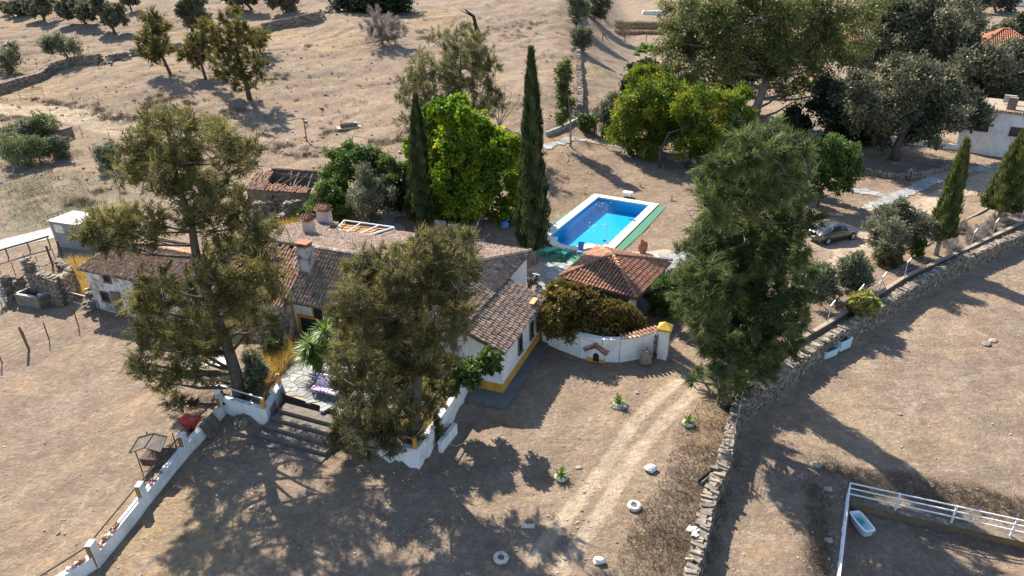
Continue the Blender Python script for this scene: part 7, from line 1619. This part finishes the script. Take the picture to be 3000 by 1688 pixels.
# bathtubs
def tub(name,label,c,X,L,Wd,H,mat,inner):
    X=np.asarray(X,float); X/=np.linalg.norm(X); Y=np.cross([0,0,1.],X); r=thing(name,label,'bathtub',c); m=MB(); n=20
    def rg(l,w,z): return [c+X*l/2*np.sign(math.cos(a))*abs(math.cos(a))**.35+Y*w/2*np.sign(math.sin(a))*abs(math.sin(a))**.35+Z*z for a in [2*math.pi*i/n for i in range(n)]]
    R=[rg(L*.86,Wd*.8,0),rg(L*.96,Wd*.92,H-.06),rg(L,Wd,H-.04),rg(L,Wd,H),rg(L*.86,Wd*.74,H),rg(L*.80,Wd*.66,H*.35),rg(L*.7,Wd*.5,.1)]
    vs=[v for q in R for v in q]; fs=[(i*n+j,i*n+(j+1)%n,(i+1)*n+(j+1)%n,(i+1)*n+j) for i in range(len(R)-1) for j in range(n)]+[tuple(range((len(R)-1)*n,len(R)*n))]
    m.add(vs,fs); part('basin',m,mat,r)
    m=MB(); m.add(rg(L*.76,Wd*.6,H*.32),[tuple(range(n))]); part('contents',m,inner,r); return r
zL=Tz(*P(2432,1040,-1.1)[:2]); q=P(2425,1040,zL); tub('bathtub','old pale teal bathtub standing in the shade of the stone wall',q,(.85,.45,0),1.5,.8,.55,MTEAL,MGLASS)
q2=P(2462,1018,zL); r=thing('teal_box','pale teal enamel box tank next to the old bathtub','tank',q2); X=np.array([.85,.53,0]); X/=np.linalg.norm(X); Y=np.cross([0,0,1.],X)
for a,b_,s in ((0,-.35,(1.2,.05,.75)),(0,.35,(1.2,.05,.75)),(-.6,0,(.05,.75,.75)),(.6,0,(.05,.75,.75))): m=MB(); m.box(q2+X*a+Y*b_+Z*.4,s,X,Y); part('side',m,MTEAL,r)
m=MB(); m.box(q2+Z*.2,(1.15,.65,.1),X,Y); part('floor',m,MGLASS,r)
zp=Tz(*P(2520,1545,-2.4)[:2]); q=P(2521,1545,zp); tub('bathtub','white bathtub used as a trough inside the sunken paddock',q,(-.15,1,0),1.45,.7,.45,MWHT,M('pale_water_film',(.55,.62,.66),rough=.15,bump=0))
m=MB(); m.box(q+np.array([-.05,.15,.33]),(.3,.35,.12),(1,.3,0),taper=.6,jit=.03); single('green_rag',m,MGREEN,'dark green rag lying in the white paddock bathtub','rag',q+Z*.3)
for px,py,s,lb in ((2392,1362,.35,'flat pale stone in the shade above the paddock bank'),(2425,1435,.3,'flat stone at the foot of the paddock bank'),(2425,1585,.28,'stone beside the lower paddock wall'),(2583,942,.3,'grey stone in the shade of the long stone wall'),(2890,1010,.4,'flat white rubbish slab in the lower field'),(2907,1000,.35,'crumpled pale rubbish in the lower field'),(2635,1215,.18,'small dark log piece in the lower field'),(1865,1152,.15,'small white stone on the yard'),(1695,1372,.18,'flat grey stone left of the dirt track')):
    q=G(px,py); single('field_stone',rock(q+Z*.05,(s,s*.7,s*.3),MSTONE,px),MPEB,lb,'stone',q)
# orange drop of fallen plaster, roof litter: none. fallen twigs by the pool
for px,py,ex,ey,lb in ((1655,418,1680,470,'long pale fallen branch below the slender young tree'),(1655,458,1660,478,'short curved pale branch on the bare ground beyond the pool')):
    a=G(px,py);b=G(ex,ey); m=MB(); m.tube([a+Z*.05,(a+b)/2+np.array([.3,0,.06]),b+Z*.05],[.07,.05,.03],5); single('fallen_branch',m,MBARKP,lb,'branch',a)
q=G(1822,432); m=MB(); 
for k in range(14): a=random.uniform(0,6.28); m.tube([q+np.array([.5*math.cos(a),.5*math.sin(a),.05]),q+np.array([random.gauss(0,.3),random.gauss(0,.3),random.uniform(.3,.7)])],.04,4)
single('twig_heap',m,MTWIG,'small heap of dark twigs beside the pool path fork','twigs',q)
q=G(1742,395); m=MB()
for k in range(10): m.tube([q+np.array([random.gauss(0,.25),random.gauss(0,.2),0]),q+np.array([random.gauss(0,.1),0,1.6])],.06,4)
single('reed_bundle',m,MWOOD,'upright bundle of brown reeds at the wall by the small shrub','reed bundle',q)
q=G(2742,432); r=thing('garden_chair','bright green plastic garden chair by the low white wall','chair',q)
m=MB(); m.box(q+Z*.45,(.5,.5,.05)); part('seat',m,MGREEN,r); m=MB(); m.box(q+np.array([0,.25,.75]),(.5,.05,.55)); part('backrest',m,MGREEN,r)
for sx in (-.2,.2):
    for sy in (-.2,.2): m=MB(); m.bar(q+np.array([sx,sy,0]),q+np.array([sx,sy,.45]),.03,5); part('leg',m,MGREEN,r)
# ------------------------------------------------------------ person sitting on the curved planter wall
q=G(2664,527); hz=.55; fw=np.array([-.15,-1,0]); fw/=np.linalg.norm(fw); sd=np.array([1,-.15,0]); sd/=np.linalg.norm(sd)
sb=q-fw*.32
def J(f,s,z): return sb+fw*f+sd*s+Z*z
J_=[J(0,0,.66),J(.02,0,.86),J(.05,0,1.06),J(.06,0,1.18),J(.09,0,1.28),J(.10,0,1.40),
 J(.02,.11,.64),J(.40,.17,.62),J(.44,.17,.12),J(.58,.18,.05), J(.02,-.11,.64),J(.40,-.19,.62),J(.40,-.20,.12),J(.54,-.21,.05),
 J(.05,.18,1.10),J(.14,.25,.86),J(.34,.16,.74),J(.42,.14,.71), J(.05,-.18,1.10),J(.14,-.26,.86),J(.34,-.17,.74),J(.42,-.15,.71)]
R_=[.15,.14,.16,.075,.085,.10,.095,.075,.05,.04,.095,.075,.05,.04,.065,.05,.038,.04,.065,.05,.038,.04]
E_=[(0,1),(1,2),(2,3),(3,4),(4,5),(0,6),(6,7),(7,8),(8,9),(0,10),(10,11),(11,12),(12,13),(2,14),(14,15),(15,16),(16,17),(2,18),(18,19),(19,20),(20,21)]
def skinned(nm,V,E,R,mat,parent,sub=1):
    me=bpy.data.meshes.new(nm); me.from_pydata([tuple(v) for v in V],E,[]); o=link(nm,me,parent); md=o.modifiers.new('skin','SKIN'); 
    for i,sv in enumerate(me.skin_vertices[0].data): sv.radius=(R[i],R[i]); sv.use_root=(i==0)
    ms=o.modifiers.new('sub','SUBSURF'); ms.levels=sub; ms.render_levels=sub
    dg=bpy.context.evaluated_depsgraph_get(); ev=o.evaluated_get(dg); nm2=bpy.data.meshes.new_from_object(ev); o.modifiers.clear(); o.data=nm2; nm2.materials.clear(); nm2.materials.append(mat)
    nm2.polygons.foreach_set('use_smooth',[True]*len(nm2.polygons)); return o
pr=thing('person','person in a blue grey shirt and dark red shorts sitting on the curved stone wall','person',q)
SK=M('skin',(.42,.25,.17),var=.05,rough=.6,bump=0)
body=skinned('body',J_,E_,R_,SK,pr)
# five fingers on each hand
for s in (1,-1):
    w=J(.42,.145*s,.71)
    for k in range(5):
        o_=(k-2)*.018; ln=(.045,.075,.085,.078,.06)[k]; st_=w+sd*o_*s; d_=fw*.9+sd*(.5*s*-1 if k==0 else .05*(k-2))-Z*.35; d_/=np.linalg.norm(d_)
        m=MB(); m.tube([st_,st_+d_*ln*.55,st_+d_*ln-Z*.02],[.009,.008,.006],5); part('finger',m,SK,pr,smooth=True)
sh_=[0,1,2,14,15,18,19]; mp={v:i for i,v in enumerate(sh_)}
skinned('shirt',[J_[i] for i in sh_],[(mp[a],mp[b]) for a,b in ((0,1),(1,2),(2,14),(14,15),(2,18),(18,19))],[R_[i]*1.16 for i in sh_],M('blue_grey_cloth',(.16,.20,.27),rough=.9),pr)
so=[0,6,7,10,11]; mp={v:i for i,v in enumerate(so)}
skinned('shorts',[J_[0],J_[6],J_[7]*.85+J_[6]*.15,J_[10],J_[11]*.85+J_[10]*.15],[(0,1),(1,2),(0,3),(3,4)],[.17,.115,.10,.115,.10],M('dark_red_cloth',(.18,.03,.03),rough=.9),pr)
hd=J(.10,0,1.36)
m=rock(hd+Z*.055-fw*.025,(.105,.115,.11),None,4); part('hair',m,M('dark_hair',(.02,.015,.012),rough=.6),pr,smooth=True)
m=MB(); m.add([hd+fw*.09+sd*-.012+Z*.01,hd+fw*.09+sd*.012+Z*.01,hd+fw*.122-Z*.02,hd+fw*.095+Z*.04],[(0,1,2),(0,2,3),(1,3,2)]); part('nose',m,SK,pr)
for s in (-1,1): m=MB(); m.lathe(hd+fw*.088+sd*.032*s+Z*.012,[(.009,0),(.006,.008)],6); part('eye',m,MDARK,pr)
m=MB(); m.box(hd+fw*.092-Z*.045,(.045,.01,.008),sd,fw); part('mouth',m,MRED,pr)
for s in (-1,1): m=MB(); m.box(hd+sd*.10*s,(.02,.03,.055),sd,fw); part('ear',m,SK,pr)
for s,x in ((1,.58),(-1,.54)): m=MB(); m.box(J(x,.19*s,.045),(.10,.26,.08),sd,fw,taper=.85); part('shoe',m,MTRIM,pr)
